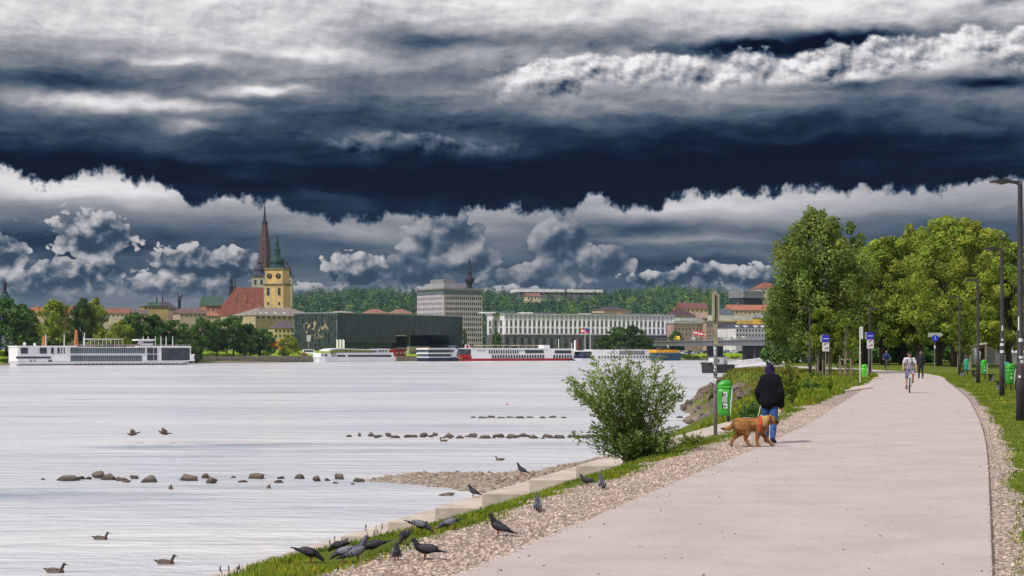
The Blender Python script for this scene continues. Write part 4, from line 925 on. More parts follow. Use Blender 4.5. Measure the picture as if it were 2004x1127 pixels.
# kiosk, container, van, banners
t, f = house('kiosk', 'small dark red kiosk on the quay between excursion boat and graffiti wall', 773, 838, 794, 843, 685.5, 683, 4, (.30, .02, .03), (.30, .04, .04), [(688, 693)], 3, .5, 'flat', 697, 'kiosk', glass=M('pale_pane', (.5, .4, .4), .5))
t, f = house('shipping_container', 'bright orange container with a dark doorway on the riverside lawn', 510, 800, 553, 806, 669, 667.5, 6, (.80, .13, .015), (.70, .11, .015), (), 0, .5, 'flat', 681, 'container', over=.05)
MB().box(f.x(514.5), f.x(522), -.1, .1, f.z(515, 680), f.z(515, 671)).build('doorway', GLASS, t)
def car(name, label, px, py, Y, L, Hh, rgb, rz=0, van=False, group=None, cat='car', base=None):
    p = W(px, py, Y); t = thing(name, label, cat, (p.x, p.y, p.z), rz, group); m = M('car_%02d%02d%02d' % tuple(int(c * 99) for c in rgb), rgb, .3, .05, spec=.6)
    prof = [(-L / 2, .3), (L / 2, .3), (L / 2, Hh * .5), (L * .36, Hh * .58), (L * .20, Hh), (-L * .38, Hh), (-L / 2, Hh * .6)] if not van else [(-L / 2, .35), (L / 2, .35), (L / 2, Hh * .48), (L * .42, Hh * .55), (L * .30, Hh), (-L / 2, Hh)]
    MB().xprism(prof, -.85, .85).build('body', m, t)
    a, b = (L * .22, -L * .34) if not van else (L * .30, -L * .42)
    for s_ in (-1, 1): MB().box(b, a, s_ * .86 - .02, s_ * .86 + .02, Hh * .60, Hh * .88, .15).build('window', GLASS, t)
    wm = MB().lathe([(.01, -.1), (.33, -.1), (.33, .1), (.01, .1)], 12).mesh('wheel', M('rubber', (.02, .02, .02), .8))
    for sx in (-.32, .32):
        for sy in (-.8, .8): o = inst(wm, 'wheel', t, (L * sx, sy, .33)); o.rotation_euler = (R(90), 0, 0)
    return t
car('delivery_van', 'white van parked on the quay beside the small brown crates', 606, 696, 800, 6.4, 2.9, (.75, .75, .77), van=True, cat='van')
mb = MB()
t = thing('crate_stack', 'low stack of brown crates in front of the white van', 'crates', W(591, 697, 792)); 
for i in range(5): MB().cbox(-2.4 + i * 1.1, 0, .6 + .3 * (i % 2), 1.0, 1.2, 1.2 + .6 * (i % 2)).build('crate', M('brown_wood', (.16, .08, .05), .8, .3, 2), t)
# people on the far quay and banners
BAN = M('banner', (.80, .80, .80), .7, .03)
for k, p in enumerate((658, 664, 670)):
    b = W(p, 686, 830); t = thing('banner_flag', ['leftmost', 'middle', 'rightmost'][k] + ' of the three tall white feather banners before the museum', 'banner', b, 0, 'white feather banners')
    MB().tube([(0, 0, -.5), (0, 0, 5.4)], .06, 6).build('pole', M('grey_steel', (.35, .34, .34)), t)
    MB().xprism([(.05, .8), (1.0, .8), (1.05, 4.6), (.8, 5.2), (.05, 5.4)], -.03, .03).build('cloth', BAN, t)
t = thing('billboard', 'blank grey billboard on a post before the museum corner', 'billboard', W(604, 686, 834))
MB().box(-1.0, 1.0, -.1, .1, 4.4, 7.4).build('panel', M('panel_grey', (.42, .44, .46), .6), t); MB().tube([(0, 0, -.4), (0, 0, 4.4)], .14, 8).build('post', M('grey_steel', (.35, .34, .34)), t)
for k, (p, c) in enumerate(((450, (.5, .52, .5)), (461, (.45, .5, .48)), (472, (.42, .12, .12)))):
    t = thing('flagpole', ['leftmost', 'middle', 'rightmost'][k] + ' of three tall flagpoles behind the stone ramp' + (', with red and white cloth' if k == 2 else ''), 'flagpole', W(p, 680, 770), 0, 'flagpoles on the lawn')
    MB().tube([(0, 0, -.4), (0, 0, 7.4)], .12, 6).build('pole', WHITE, t); MB().box(.05, .95, -.03, .03, 1.6 if k == 2 else 4.2, 7.2).build('cloth', M('flag_%d' % k, c, .7), t)
t = thing('stone_ramp', 'grey sloping stone sculpture on the riverside lawn behind the quay wall', 'sculpture', W(448, 694, 772))
MB().xprism([(0, 0), (8.6, 0), (7.0, 2.2), (4.8, 3.2), (1.0, 2.8)], 0, 4).build('body', M('pale_stone', (.34, .32, .29), .9, .2, .6), t)
# -------------------------------------------------------------- glass museum
f = Fac(660, 862, 905, 965); t = f.thing('glass_museum', 'long low dark glass museum with a recessed opening and pale mural on its left end', 'museum'); X = f.x; zz = f.z; D = 27
def museum_mat():
    m = bpy.data.materials.new('striped_glass'); m.use_nodes = True; nt = m.node_tree; b = nt.nodes['Principled BSDF']; b.inputs['Roughness'].default_value = .35
    tc = nt.nodes.new('ShaderNodeTexCoord'); sp = nt.nodes.new('ShaderNodeSeparateXYZ'); nt.links.new(tc.outputs['Object'], sp.inputs[0]); x, z = S(nt, sp.outputs[0]), S(nt, sp.outputs[2])
    n = noise(nt, comb(nt, x * 1.1, z * .12), 1.0, 3, .7); n2 = noise(nt, comb(nt, x * .05, z * .1, 3.), 1.0, 3, .6)
    fr = ((x * .75)._m('FRACT') - .5).ab().sstep(.36, .46) * n.sstep(.35, .6); hb = ((z * .36)._m('FRACT') - .5).ab().sstep(.44, .48)
    c = mixc(nt, n.sstep(.35, .68), (.007, .014, .026), (.024, .042, .078)); c = mixc(nt, n2.sstep(.4, .7) * .5, c, (.02, .03, .05)); c = mixc(nt, fr * .75, c, (.16, .21, .25)); c = mixc(nt, hb * .35, c, (.01, .015, .02))
    nt.links.new(c, b.inputs['Base Color']); return m
MG = museum_mat(); z0 = CG; zt = 20.0
MB().xprism([(0, 5.2), (X(775), 5.2), (X(775), zz(775, 656)), (X(880), zz(880, 656)), (X(880), z0), (f.L, z0), (f.L, zt), (0, zt)], 0, D).build('facade', MG, t)
MB().box(.3, X(775), 2.5, D - 1, z0, 5.2).build('ground_floor_glass', GLASS, t)
MB().box(0.02, .28, .5, D - .5, z0, 5.2).build('ground_floor_glass', GLASS, t)
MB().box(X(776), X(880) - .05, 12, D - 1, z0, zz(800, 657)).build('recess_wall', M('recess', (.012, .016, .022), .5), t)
MB().box(X(802), X(805), .6, 2.0, z0, zz(803, 656)).build('column', M('concrete_dark', (.12, .12, .12), .8), t)
MB().box(X(770), X(900), -3, .0 - .02, z0 - 1, zz(830, 680)).build('plinth', wallmat((.30, .27, .23)), t)
def art_mat():
    m = bpy.data.materials.new('mural'); m.use_nodes = True; nt = m.node_tree; b = nt.nodes['Principled BSDF']; b.inputs['Roughness'].default_value = .4
    tc = nt.nodes.new('ShaderNodeTexCoord'); o = tc.outputs['Object']; n = noise(nt, o, .22, 5, .7, dist=1.2); n2 = noise(nt, o, .5, 3, .6)
    sp = nt.nodes.new('ShaderNodeSeparateXYZ'); nt.links.new(o, sp.inputs[0]); x, z = S(nt, sp.outputs[1]), S(nt, sp.outputs[2])
    st = ((x * .5)._m('FRACT') - .5).ab().sstep(.38, .46)
    rr = ((x - 12.0) * .13)._m('POWER', 2.0) + ((z - 13) * .2)._m('POWER', 2.0)
    c = mixc(nt, n2.sstep(.4, .6), (.008, .014, .02), (.04, .06, .055)); c = mixc(nt, st * .4, c, (.10, .13, .14)); c = mixc(nt, (n - rr * .06).sstep(.50, .56) * (1.0 - rr.sstep(.8, 1.6)), c, (.40, .30, .19))
    nt.links.new(c, b.inputs['Base Color']); return m
MB().box(-.12, -.02, .8, D - .8, z0 + 3, zt - .4).build('mural_panel', art_mat(), t)
MB().box(-.2, f.L + .2, -.2, D + .2, zt, zt + .35).build('roof', roofmat((.30, .33, .33)), t)
# -------------------------------------------------------------- slab office tower
a = W(868, HY, 1080); PH = R(33); t = thing('office_tower', 'tall pale office tower with a grid of small windows and a stepped flat roof', 'office tower', (a.x, a.y, 0), PH)
L1 = 28.5; L2 = 33; zt = EH + (684 - 566) * 1080 / F; wm_ = wallmat((.46, .40, .47))
MB().box(0, L1, 0, L2, CG, zt).build('wall', wm_, t)
MB().box(-1, L1 + 1, -1, L2 + 1, zt, zt + .9).build('roof_slab', wallmat((.22, .22, .25)), t)
MB().box(-.15, L1 + .15, -.15, L2 + .15, zt - 3.2, zt - .6).build('top_storey_glass', M('slate_glass', (.12, .15, .20), .4, .2), t)
MB().box(4, 20, 6, 30, zt + .9, zt + 4.2).build('penthouse', wallmat((.33, .32, .34)), t)
MB().box(8, 17, 14, 30, zt + 4.2, zt + 7.0).build('plant_room', wallmat((.22, .22, .24)), t)
rows = [(zt - 6.4 - i * 3.25, zt - 4.5 - i * 3.25) for i in range(11)]
n = 0; wmA = MB().cbox(0, 0, 0, .72, .16, 1.9).mesh('window', M('black_glass', (.025, .02, .03), .3)); wmB = MB().cbox(0, 0, 0, .16, 1.15, 1.5).mesh('window', GLASSP)
rest = MB()
for i, (z0_, z1_) in enumerate(rows[:10]):
    for k in range(18):
        x = 1.6 + k * 1.5
        if n < 100: inst(wmA, 'window', t, (x, 0, (z0_ + z1_) / 2))
        else: rest.cbox(x, 0, (z0_ + z1_) / 2, .72, .16, 1.9)
        n += 1
tag(rest.build('window', M('black_glass', (.025, .02, .03)), t), kind='stuff')
rest = MB()
for i, (z0_, z1_) in enumerate(rows[:7]):
    for k in range(15): rest.cbox(0, 2.0 + k * 2.1, (z0_ + z1_) / 2, .16, 1.3, 1.7)
tag(rest.build('side_window', GLASSP, t), kind='stuff')
# -------------------------------------------------------------- spires
def spire(name, label, px, Y, prof, mat, n=12, cat='spire', a0=0):
    """prof: list of (half width px, py)"""
    p = W(px, HY, Y); k = Y / F; t = thing(name, label, cat, (p.x, p.y, 0)); return t, k, [(max(w, .05) * k, EH - (y - HY) * k) for w, y in prof]
COPPER = M('verdigris', (.018, .05, .05), .7, .35, .4); SLATE = M('purple_slate', (.045, .045, .075), .7, .3, .4); BRICKS = M('spire_brick', (.095, .060, .068), .85, .25, .5)
t, k, pr = spire('church_spire', 'dark baroque onion spire rising behind the office tower', 919, 1250, [(5, 600), (5, 556), (7, 553), (9.5, 549), (9, 545), (5, 541), (3.5, 538), (4.6, 535), (4.2, 531), (2.2, 527), (2.8, 524), (1.8, 519), (1.2, 515), (.5, 505)], SLATE)
MB().lathe(pr, 12).build('onion_roof', M('near_black', (.03, .025, .045), .7), t)
MB().ell((0, 0, EH + (684 - 512) * k), (1.0, 1.0, 1.0)).build('finial_ball', M('near_black', (.03, .025, .045)), t)
t, k, pr = spire('cathedral_spire', 'tall slender reddish brown spire, the highest point of the skyline', 518, 1150, [(13.5, 600), (13.5, 525), (13, 510), (10.5, 480), (8, 460), (5, 437)], BRICKS)
MB().lathe(pr, 8, a0=.39).build('spire_body', BRICKS, t)
pr2 = [(6.2, 437), (6.2, 434.5), (3.2, 432), (2.0, 418), (1.0, 405), (.3, 397)]
MB().lathe([(max(w, .05) * k, EH - (y - HY) * k) for w, y in pr2], 8, a0=.39).build('spire_tip', M('near_black', (.03, .025, .045)), t)
for a_ in range(8):
    q = MB()
    for y in range(440, 520, 6):
        w = np.interp(y, [437, 460, 480, 510, 525], [5, 8, 10.5, 13, 13.5]) * k; q.cbox(w * math.cos(.39 + a_ * .785), w * math.sin(.39 + a_ * .785), EH - (y - HY) * k, .5, .5, .8)
    q.build('crocket_ridge', BRICKS, t)
# yellow baroque tower
p = W(516.5, HY, 1000); k = 1000 / F; Wd = 42 * k; t = thing('church_tower', 'ochre yellow baroque church tower with a green onion dome and clock faces', 'church tower', (p.x, p.y, 0), R(-12))
OCH = wallmat((.60, .40, .17)); zf = lambda y: EH - (y - HY) * k
w1 = Wd * .96
MB().box(0, w1, 0, w1, CG, zf(558)).build('lower_stage', OCH, t); MB().box(.5, w1 - .5, .5, w1 - .5, zf(556), zf(527)).build('belfry', OCH, t)
STN = wallmat((.45, .38, .28)); 
MB().box(-.5, w1 + .5, -.5, w1 + .5, zf(558), zf(555)).build('cornice', wallmat((.16, .13, .12)), t); MB().box(-.2, w1 + .2, -.2, w1 + .2, zf(527), zf(524.5)).build('cornice', wallmat((.20, .18, .14)), t)
q = MB()
for x in (.02, w1 * .30, w1 * .56, w1 - 1.0): q.box(x, x + .8, -.18, 0, zf(605), zf(560)); 
for x in (.5, w1 - 1.4): q.box(x, x + .8, .35, .5, zf(555), zf(528))
q.build('pilasters', STN, t)
for x in (.22, .78):
    for y0, y1, w in ((578, 563, 1.6), (597, 591, 1.1)): MB().cbox(w1 * x, -.06, (zf(y0) + zf(y1)) / 2, w, .3, zf(y1) - zf(y0)).build('window', GLASS, t)
CLK = M('clock_face', (.02, .03, .03), .5)
for x in (.27, .72):
    q = MB().lathe([(.01, 0), (1.55, 0), (1.55, .2), (.01, .2)], 20).build('clock', CLK, t, loc=(w1 * x, .45, zf(540))); q.rotation_euler = (R(90), 0, 0)
    MB().box(-.1, .1, 0, 1.2, .2, .25).box(0, .8, -.1, .1, .2, .25).build('clock_hands', M('gilt', (.5, .35, .1), .4), q)
q = MB().lathe([(17.5 * k, zf(524.5)), (15 * k, zf(521)), (13.5 * k, zf(517)), (15 * k, zf(512)), (13.5 * k, zf(507)), (8 * k, zf(503)), (6.2 * k, zf(501))], 16, (w1 / 2, w1 / 2, 0)).build('onion_dome', COPPER, t)
MB().lathe([(6.2 * k, zf(501)), (5.6 * k, zf(489)), (7.5 * k, zf(487.5)), (5 * k, zf(484)), (3 * k, zf(478)), (3.6 * k, zf(475)), (1.6 * k, zf(469)), (.5 * k, zf(462)), (.2 * k, zf(453))], 12, (w1 / 2, w1 / 2, 0)).build('lantern', COPPER, t)
MB().ell((w1 / 2, w1 / 2, zf(463)), (.55, .55, .55)).build('finial_ball', M('near_black', (.03, .025, .045)), t)
# twin cream towers behind
for (pl, pr_, yt, lab) in ((492.5, 518, 541, 'left cream tower with dark domed roof, partly behind the yellow tower'), (549, 571, 541, 'right cream tower with dark domed cap, just right of the yellow tower')):
    Y = 1090; kk = Y / F; p = W(pl, HY, Y); w = (pr_ - pl) * kk; t = thing('church_tower', lab, 'church tower', (p.x, p.y, 0), 0, 'pair of cream church towers'); z_ = lambda y: EH - (y - HY) * kk
    MB().box(0, w, 0, w, CG, z_(yt)).build('wall', wallmat((.36, .34, .29)), t); MB().box(-.6, w + .6, -.6, w + .6, z_(yt), z_(yt - 1.6)).build('cornice', wallmat((.12, .11, .12)), t)
    for x in (.28, .75):
        for y in (552, 575, 592): MB().cbox(w * x, -.05, z_(y), 1.3, .2, 3).build('window', GLASS, t)
    hw = (pr_ - pl) / 2 * kk
    MB().lathe([(hw * 1.35, z_(yt - 1.5)), (hw * 1.0, z_(536)), (hw * .78, z_(531)), (hw * .84, z_(526)), (hw * .6, z_(520)), (hw * .25, z_(517)), (hw * .3, z_(514)), (hw * .06, z_(510)), (.05, z_(504))], 8, (w / 2, w / 2, 0), a0=.39).build('domed_roof', SLATE, t)
# red roofed church nave
RT = M('red_tiles', (.165, .056, .038), .85, .25, .5, detail=6); Y = 1020; k = Y / F
t = thing('church_nave', 'big church with steep red tiled roof left of the yellow tower', 'church', W(425, HY, Y)); t.location.z = 0
ox = W(425, HY, Y).x; xx = lambda p: W(p, HY, Y).x - ox; z_ = lambda y: EH - (y - HY) * k
MB().add([(xx(434), -2, z_(600)), (xx(516), -2, z_(600)), (xx(516), 24, z_(600)), (xx(440), 24, z_(600)), (xx(456), 11, z_(561)), (xx(516), 11, z_(561)), (xx(428), 8, z_(600)), (xx(430), 18, z_(600))], [(0, 1, 5, 4), (2, 3, 4, 5), (6, 0, 4), (7, 6, 4), (3, 7, 4), (1, 2, 5), (0, 6, 7, 3, 2, 1)]).build('roof', RT, t)
MB().add([(xx(424), -9, z_(618)), (xx(510), -9, z_(618)), (xx(516), -2, z_(600)), (xx(434), -2, z_(600)), (xx(424), 8, z_(612)), (xx(429), 8, z_(600))], [(0, 1, 2, 3), (0, 3, 5, 4)]).build('aisle_roof', RT, t)
MB().box(xx(425), xx(510), -8.6, 20, CG, z_(617.5)).build('wall', wallmat((.42, .36, .28)), t)
for p in (462, 481): MB().add([(xx(p), 0, z_(592)), (xx(p) + .5, 0, z_(592)), (xx(p + 2), 8, z_(570)), (xx(p + 2) - .5, 8, z_(570))], [(0, 1, 2, 3)]).build('roof_seam', SLATE, t)
for j, (p, y0, w) in enumerate(((452.5, 535, 4.6), (460, 533, 1.8))):
    t2 = thing('church_turret', ['ornate dark ridge turret at the left end of the red roof', 'thin dark needle spire beside the ornate ridge turret'][j], 'turret', (W(p, HY, 1035 + j * 60).x, 1035 + j * 60, 0)); k2 = (1035 + j * 60) / F; z2 = lambda y: EH - (y - HY) * k2
    MB().lathe([(w * k2, z2(600)), (w * k2, z2(562)), (w * 1.15 * k2, z2(561)), (w * .7 * k2, z2(559)), (w * .6 * k2, z2(552)), (w * .8 * k2, z2(550)), (w * .3 * k2, z2(544)), (.1, z2(y0))], 8).build('turret_body', M('near_black', (.03, .025, .045)), t2)
t, f = house('chapel', 'dark green roofed chapel with small gable spikes left of the red church', 403, 1040, 441, 1045, 598, 578, 14, (.30, .14, .10), (.06, .10, .09), kind='gable', cat='chapel')
for x in (1, f.L * .6): MB().lathe([(.5, 0), (.3, 1.2), (.05, 3.2)], 6, (x, 7, f.z(420, 578) - .4)).build('gable_spike', SLATE, t)
# dome lantern far left
t, k, pr = spire('church_dome', 'dark domed church lantern above the trees at the left edge', 9.5, 900, [(5, 640), (5, 575), (6, 572), (3.4, 570), (3.4, 558), (4.6, 557), (3, 553), (1.2, 549), (.5, 545), (.2, 540)], SLATE, cat='church dome')
MB().lathe(pr, 10).build('lantern', M('near_black', (.03, .025, .045)), t)
MB().lathe([(13 * k, EH + 84 * k), (12 * k, EH + 100 * k), (6 * k, EH + 110 * k)], 14).build('dome', COPPER, t)

# -------------------------------------------------------------- low town behind the left trees
TOWN = [('terracotta roofed town house between the two left tree groups', 58, 820, 110, 822, 612, 601, 'gable', (.40, .30, .22), (.30, .11, .06)),
        ('second terracotta roofed town house behind the left trees', 108, 830, 152, 832, 613, 600, 'gable', (.38, .30, .24), (.28, .10, .06)),
        ('long brown roofed house right of the tallest left trees', 200, 840, 252, 842, 613, 603, 'gable', (.42, .36, .30), (.22, .10, .07)),
        ('grey roofed house left of the green domed block', 250, 850, 290, 852, 614, 606, 'gable', (.36, .30, .28), (.13, .10, .10)),
        ('low purple brown roof right of the rooftop statue', 352, 850, 404, 856, 613, 605, 'gable', (.40, .32, .28), (.16, .09, .09)),
        ('small orange roofed house left of the red church', 395, 870, 432, 872, 618, 608, 'hip', (.42, .34, .24), (.30, .13, .08))]
for lab, pa, YA, pb, YB, a, b, kd, w_, r_ in TOWN:
    house('town_house', lab, pa, YA, pb, YB, a, b, 12, w_, r_, [(a + 3, a + 6)], 6, .4, kd, chim=3)
t, f = house('town_block', 'flat topped block with green and yellow rooftop rooms near the rooftop statue', 282, 880, 330, 884, 600, 598, 16, (.40, .30, .14), (.10, .10, .11), [(602, 605)], 7, .5, 'flat', cat='building')
MB().box(2, 8, 2, 10, f.z(300, 598), f.z(300, 591)).build('rooftop_room', wallmat((.10, .20, .14)), t)
t, f = house('town_block', 'dark mansard roofed block with two roof spikes beside the statue', 300, 905, 348, 908, 604, 590, 14, (.30, .22, .20), (.07, .055, .075), kind='hip', cat='building')
for x in (2, 5): MB().lathe([(.5, 0), (.3, 3), (.05, 6)], 6, (x, 7, f.z(310, 594))).build('roof_spike', SLATE, t)
mb = MB(); mb.cap((0, 0, 0), (0, 0, 4.2), .7, .9).cap((0, 0, 4), (-1.0, 0, 7.6), .55, .25).cap((0, 0, 4), (1.6, 0, 6.6), .5, .35).cap((1.6, 0, 6.6), (.9, 0, 7.4), .35, .2).ell((.1, 0, 5.4), (.6, .5, .65)).ell((0, 0, 1), (.9, .8, 1.4))
t = mb.blob('rooftop_statue', M('near_black', (.03, .025, .045)), voxel=.2, smooth=2); p = W(351, 602, 890); t.location = p; tag(t, 'dark rooftop statue of a figure with raised arms standing above the left town roofs', 'statue')
t, f = house('town_house', 'grey roofed building with dormer skylights in front of the yellow tower', 500, 930, 622, 960, 618, 601, 22, (.42, .34, .22), (.24, .20, .19), [(621, 625)], 12, .4, 'hip', cat='building', chim=2)
for p in (519, 530, 548, 566): MB().cbox(f.x(p), 3.2, f.z(p, 614), 2.6, 2.6, 1.6).build('dormer', WHITE, t)
house('town_house', 'cream house with a dark hip roof and three dormers left of the glass museum', 536, 880, 584, 884, 642, 627, 14, (.52, .42, .20), (.11, .085, .10), [(646, 650), (655, 660)], 6, .45, 'hip')
for k_, (pa, pb, c) in enumerate(((640, 700, (.30, .27, .24)), (722, 760, (.27, .13, .10)), (776, 808, (.26, .14, .11)))):
    house('town_house', ['cream', 'orange', 'terracotta'][k_] + ' roofed house peeping over the museum roof' + ['', ' in its middle', ' next to the tower'][k_], pa, 1040, pb, 1045, 613, 604 + (k_ == 0) * 4, 14, (.45, .38, .30), c, kind='hip')
# -------------------------------------------------------------- long pilastered palace
f = Fac(987, 960, 1318, 1008); t = f.thing('riverside_palace', 'very long pale palace with tall pilasters and rows of windows over a dark arcaded base', 'palace'); X = f.x; zz = f.z
zt = zz(1100, 616.5); zm = zz(1100, 655); PW = wallmat((.70, .69, .78)); D = 22.5
MB().box(0, f.L, 0, D, zm, zt).build('wall', PW, t)
BS = M('base_stone', (.13, .12, .15), .9, .25, .5); MB().box(-.4, f.L + .4, -.5, D, CG - 1, zm).build('arcaded_base', BS, t)
q = MB(); q.box(-.5, f.L + .5, -.7, D + .5, zt, zt + .7).box(-.2, f.L + .2, -.35, 0, zz(1100, 624), zz(1100, 622)).box(-.5, f.L + .5, -.9, -.5, zm - .2, zm + .4)
q.build('cornice', wallmat((.38, .37, .42)), t)
ncol = 38; st = f.L / ncol; cols = [(st * (i + .5), st * .42) for i in range(ncol)]
q = MB()
for i in range(ncol + 1): x = min(max(st * i, .5), f.L - .5); q.box(x - .42, x + .42, -.32, 0, zm, zz(1100, 624))
q.build('pilasters', wallmat((.82, .80, .88)), t)
PG = M('palace_glass', (.12, .115, .15), .35, .3)
windows(t, f, cols, [(zz(1100, 639), zz(1100, 627.5)), (zz(1100, 652.5), zz(1100, 642.5))], PG)
windows(t, f, [(x, w * .75) for x, w in cols], [(zz(1100, 621), zz(1100, 618.3))], PG, limit=16)
sw = MB().cbox(0, 0, 0, .16, 3.0, 3.4).mesh('side_window', PG)
for y in (4.2, 11.2, 18.2):
    for za, zb_ in ((639, 627.5), (652.5, 642.5)): inst(sw, 'side_window', t, (0, y, (zz(1100, za) + zz(1100, zb_)) / 2))
    MB().cbox(-.12, y - 3.5, (zm + zz(1100, 624)) / 2, .3, 1.0, zz(1100, 624) - zm).build('side_pilaster', wallmat((.82, .80, .88)), t)
for i in range(14):
    x = X(992) + i * (X(1190) - X(992)) / 14; MB().xprism([(x - 1, CG), (x + 1, CG), (x + 1, zz(1060, 663)), (x + .6, zz(1060, 660.5)), (x - .6, zz(1060, 660.5)), (x - 1, zz(1060, 663))], -.6, -.45).build('arch', GLASS, t)
GR = roofmat((.08, .12, .12))
for pa, pb, y, m in ((955, 990, 610, (.45, .45, .46)), (978, 1020, 608, (.06, .10, .09)), (1030, 1062, 611, (.5, .5, .5)), (1052, 1100, 610, (.05, .06, .07)), (1150, 1172, 613, (.5, .48, .44)), (1165, 1218, 612, (.06, .09, .08)), (1218, 1240, 615, (.5, .5, .5)), (1240, 1280, 612, (.06, .08, .09)), (1290, 1312, 615, (.3, .3, .33))):
    MB().box(X(pa), X(pb), 5, 14, zt + .7, zz((pa + pb) / 2, y), .8, 1.5).build('roof_light', roofmat(m), t)
house('town_house', 'peach walled building with a dark hip roof behind the palace roof', 1181, 1180, 1236, 1190, 607, 600, 16, (.50, .33, .24), (.07, .06, .08), kind='hip', cat='building')
# right hand town below the hill
house('town_house', 'long pinkish brown block directly left of the signpost, behind the bridge', 1318, 1000, 1382, 1012, 633, 629.5, 18, (.36, .25, .22), (.40, .40, .40), [(642, 646), (652, 656)], 9, .3, 'flat', cat='building')
house('town_house', 'long rose brown block directly right of the signpost, behind the bridge', 1382, 1008, 1441, 1020, 631, 628.5, 18, (.38, .28, .25), (.25, .24, .24), [(637, 640), (648, 651), (656, 659)], 11, .3, 'flat', cat='building')
t, f = house('town_house', 'white palace with arched windows and a dark dormered roof right of the rose block', 1440, 1000, 1530, 1030, 642, 634, 16, (.56, .54, .60), (.05, .05, .08), [(645, 649.5), (654, 658.5)], 15, .42, 'hip', cat='building')
for p in (1448, 1464, 1484, 1498): MB().cbox(f.x(p), 1.8, f.z(p, 639), 2.2, 2, 1.3).build('dormer', WHITE, t)
HH = [('dark brown hip roofed house right of the palace end', 1314, 1100, 1362, 1106, 618, 605, 'hip', (.50, .44, .36), (.085, .05, .06)),
      ('yellow walled house with a dull red roof on the slope', 1334, 1180, 1386, 1185, 604, 592, 'gable', (.50, .40, .20), (.17, .07, .07)),
      ('white and glass low house between brown roofs and signpost', 1332, 1060, 1372, 1064, 628, 622, 'flat', (.50, .50, .52), (.42, .44, .46)),
      ('pale orange house on the slope left of the signpost', 1358, 1150, 1386, 1153, 622, 612, 'gable', (.52, .36, .26), (.28, .20, .18)),
      ('slate blue roofed house right of the signpost', 1405, 1150, 1436, 1154, 616, 604, 'gable', (.45, .42, .40), (.08, .11, .13)),
      ('long house with a terracotta roof and cream wall below the castle', 1430, 1180, 1512, 1190, 607, 596, 'gable', (.48, .36, .27), (.36, .14, .09)),
      ('long white retaining house below the terracotta roof', 1402, 1120, 1492, 1130, 627, 617, 'flat', (.62, .60, .60), (.50, .48, .46)),
      ('narrow yellow building strip above the white palace', 1428, 1080, 1505, 1088, 635, 627, 'flat', (.60, .38, .07), (.60, .40, .10)),
      ('small orange house with a grey gable at the right tree edge', 1488, 1060, 1512, 1062, 622, 613, 'gable', (.62, .33, .05), (.25, .26, .30))]
for lab, pa, YA, pb, YB, a, b, kd, w_, r_ in HH:
    house('hillside_house', lab, pa, YA, pb, YB, a, b, 12, w_, r_, [(a + 2.5, a + 6)], max(3, int((pb - pa) / 8)), .35, kd, chim=1 if kd != 'flat' else 0)
t, f = house('castle', 'tall cream castle wing with red brown roof at the right edge of the hill', 1490, 1240, 1530, 1246, 565, 552, 16, (.46, .40, .34), (.22, .08, .06), [(570, 575), (583, 588)], 4, .35, 'hip', cat='castle')
t, f = house('modern_annex', 'grey modern box on dark glass attached left of the castle', 1455, 1225, 1492, 1236, 583, 569, 14, (.03, .04, .06), (.20, .20, .24), kind='flat', cat='building', over=.6)
# bridge
f = Fac(1255, 1010, 1540, 740); t = f.thing('road_bridge', 'long grey steel girder bridge with ribbed side spanning toward the right trees', 'bridge'); D = 12
zb, zt = 3.7, 6.1
MB().box(-60, f.L + 40, 0, D, zt, zt + .45).build('deck', M('deck_concrete', (.20, .20, .21), .8, .15, .5), t)
q = MB().box(-60, f.L + 40, .6, 1.2, zb, zt)
for i in range(90): q.box(-20 + i * 4.2, -20 + i * 4.2 + .5, .15, .602, zb + .1, zt)
q.build('girder', M('rib_steel', (.17, .175, .19), .6, .2, .4), t)
q = MB()
for i in range(130): q.box(-20 + i * 2.9, -20 + i * 2.9 + .15, .1, .2, zt + .45, zt + 1.4)
q.box(-60, f.L + 40, .08, .22, zt + 1.35, zt + 1.5); q.build('railing', M('dark_iron', (.05, .05, .055)), t)
for p in (1300, 1372, 1440, 1462, 1520): MB().box(f.x(p), f.x(p) + 2.0, 3, D - 1, -6, zb).build('pier', M('pier_concrete', (.05, .05, .055), .9, .2, .5), t)
car('lorry', 'yellow lorry crossing the left end of the bridge', 1325, 664, 935, 7.0, 2.6, (.75, .50, .02), f.rz, True, cat='lorry').location.z = zt + .45
for k_, p in enumerate((1345, 1398, 1424, 1441)):
    pp = f.a + Vector((math.cos(f.rz), math.sin(f.rz), 0)) * f.x(p) + Vector((-math.sin(f.rz), math.cos(f.rz), 0)) * 3
    c = car('parked_car', ['white car on the bridge just left of the red and white flags', 'silver car on the bridge behind the signpost', 'white car on the bridge right of the signpost', 'pale car on the bridge nearest the white palace'][k_], p, 660, pp.y, 4.4, 1.5, [(.6, .6, .62), (.3, .3, .33), (.7, .7, .7), (.55, .5, .45)][k_], f.rz, False, 'cars on the bridge'); c.location = (pp.x, pp.y, zt + .45)
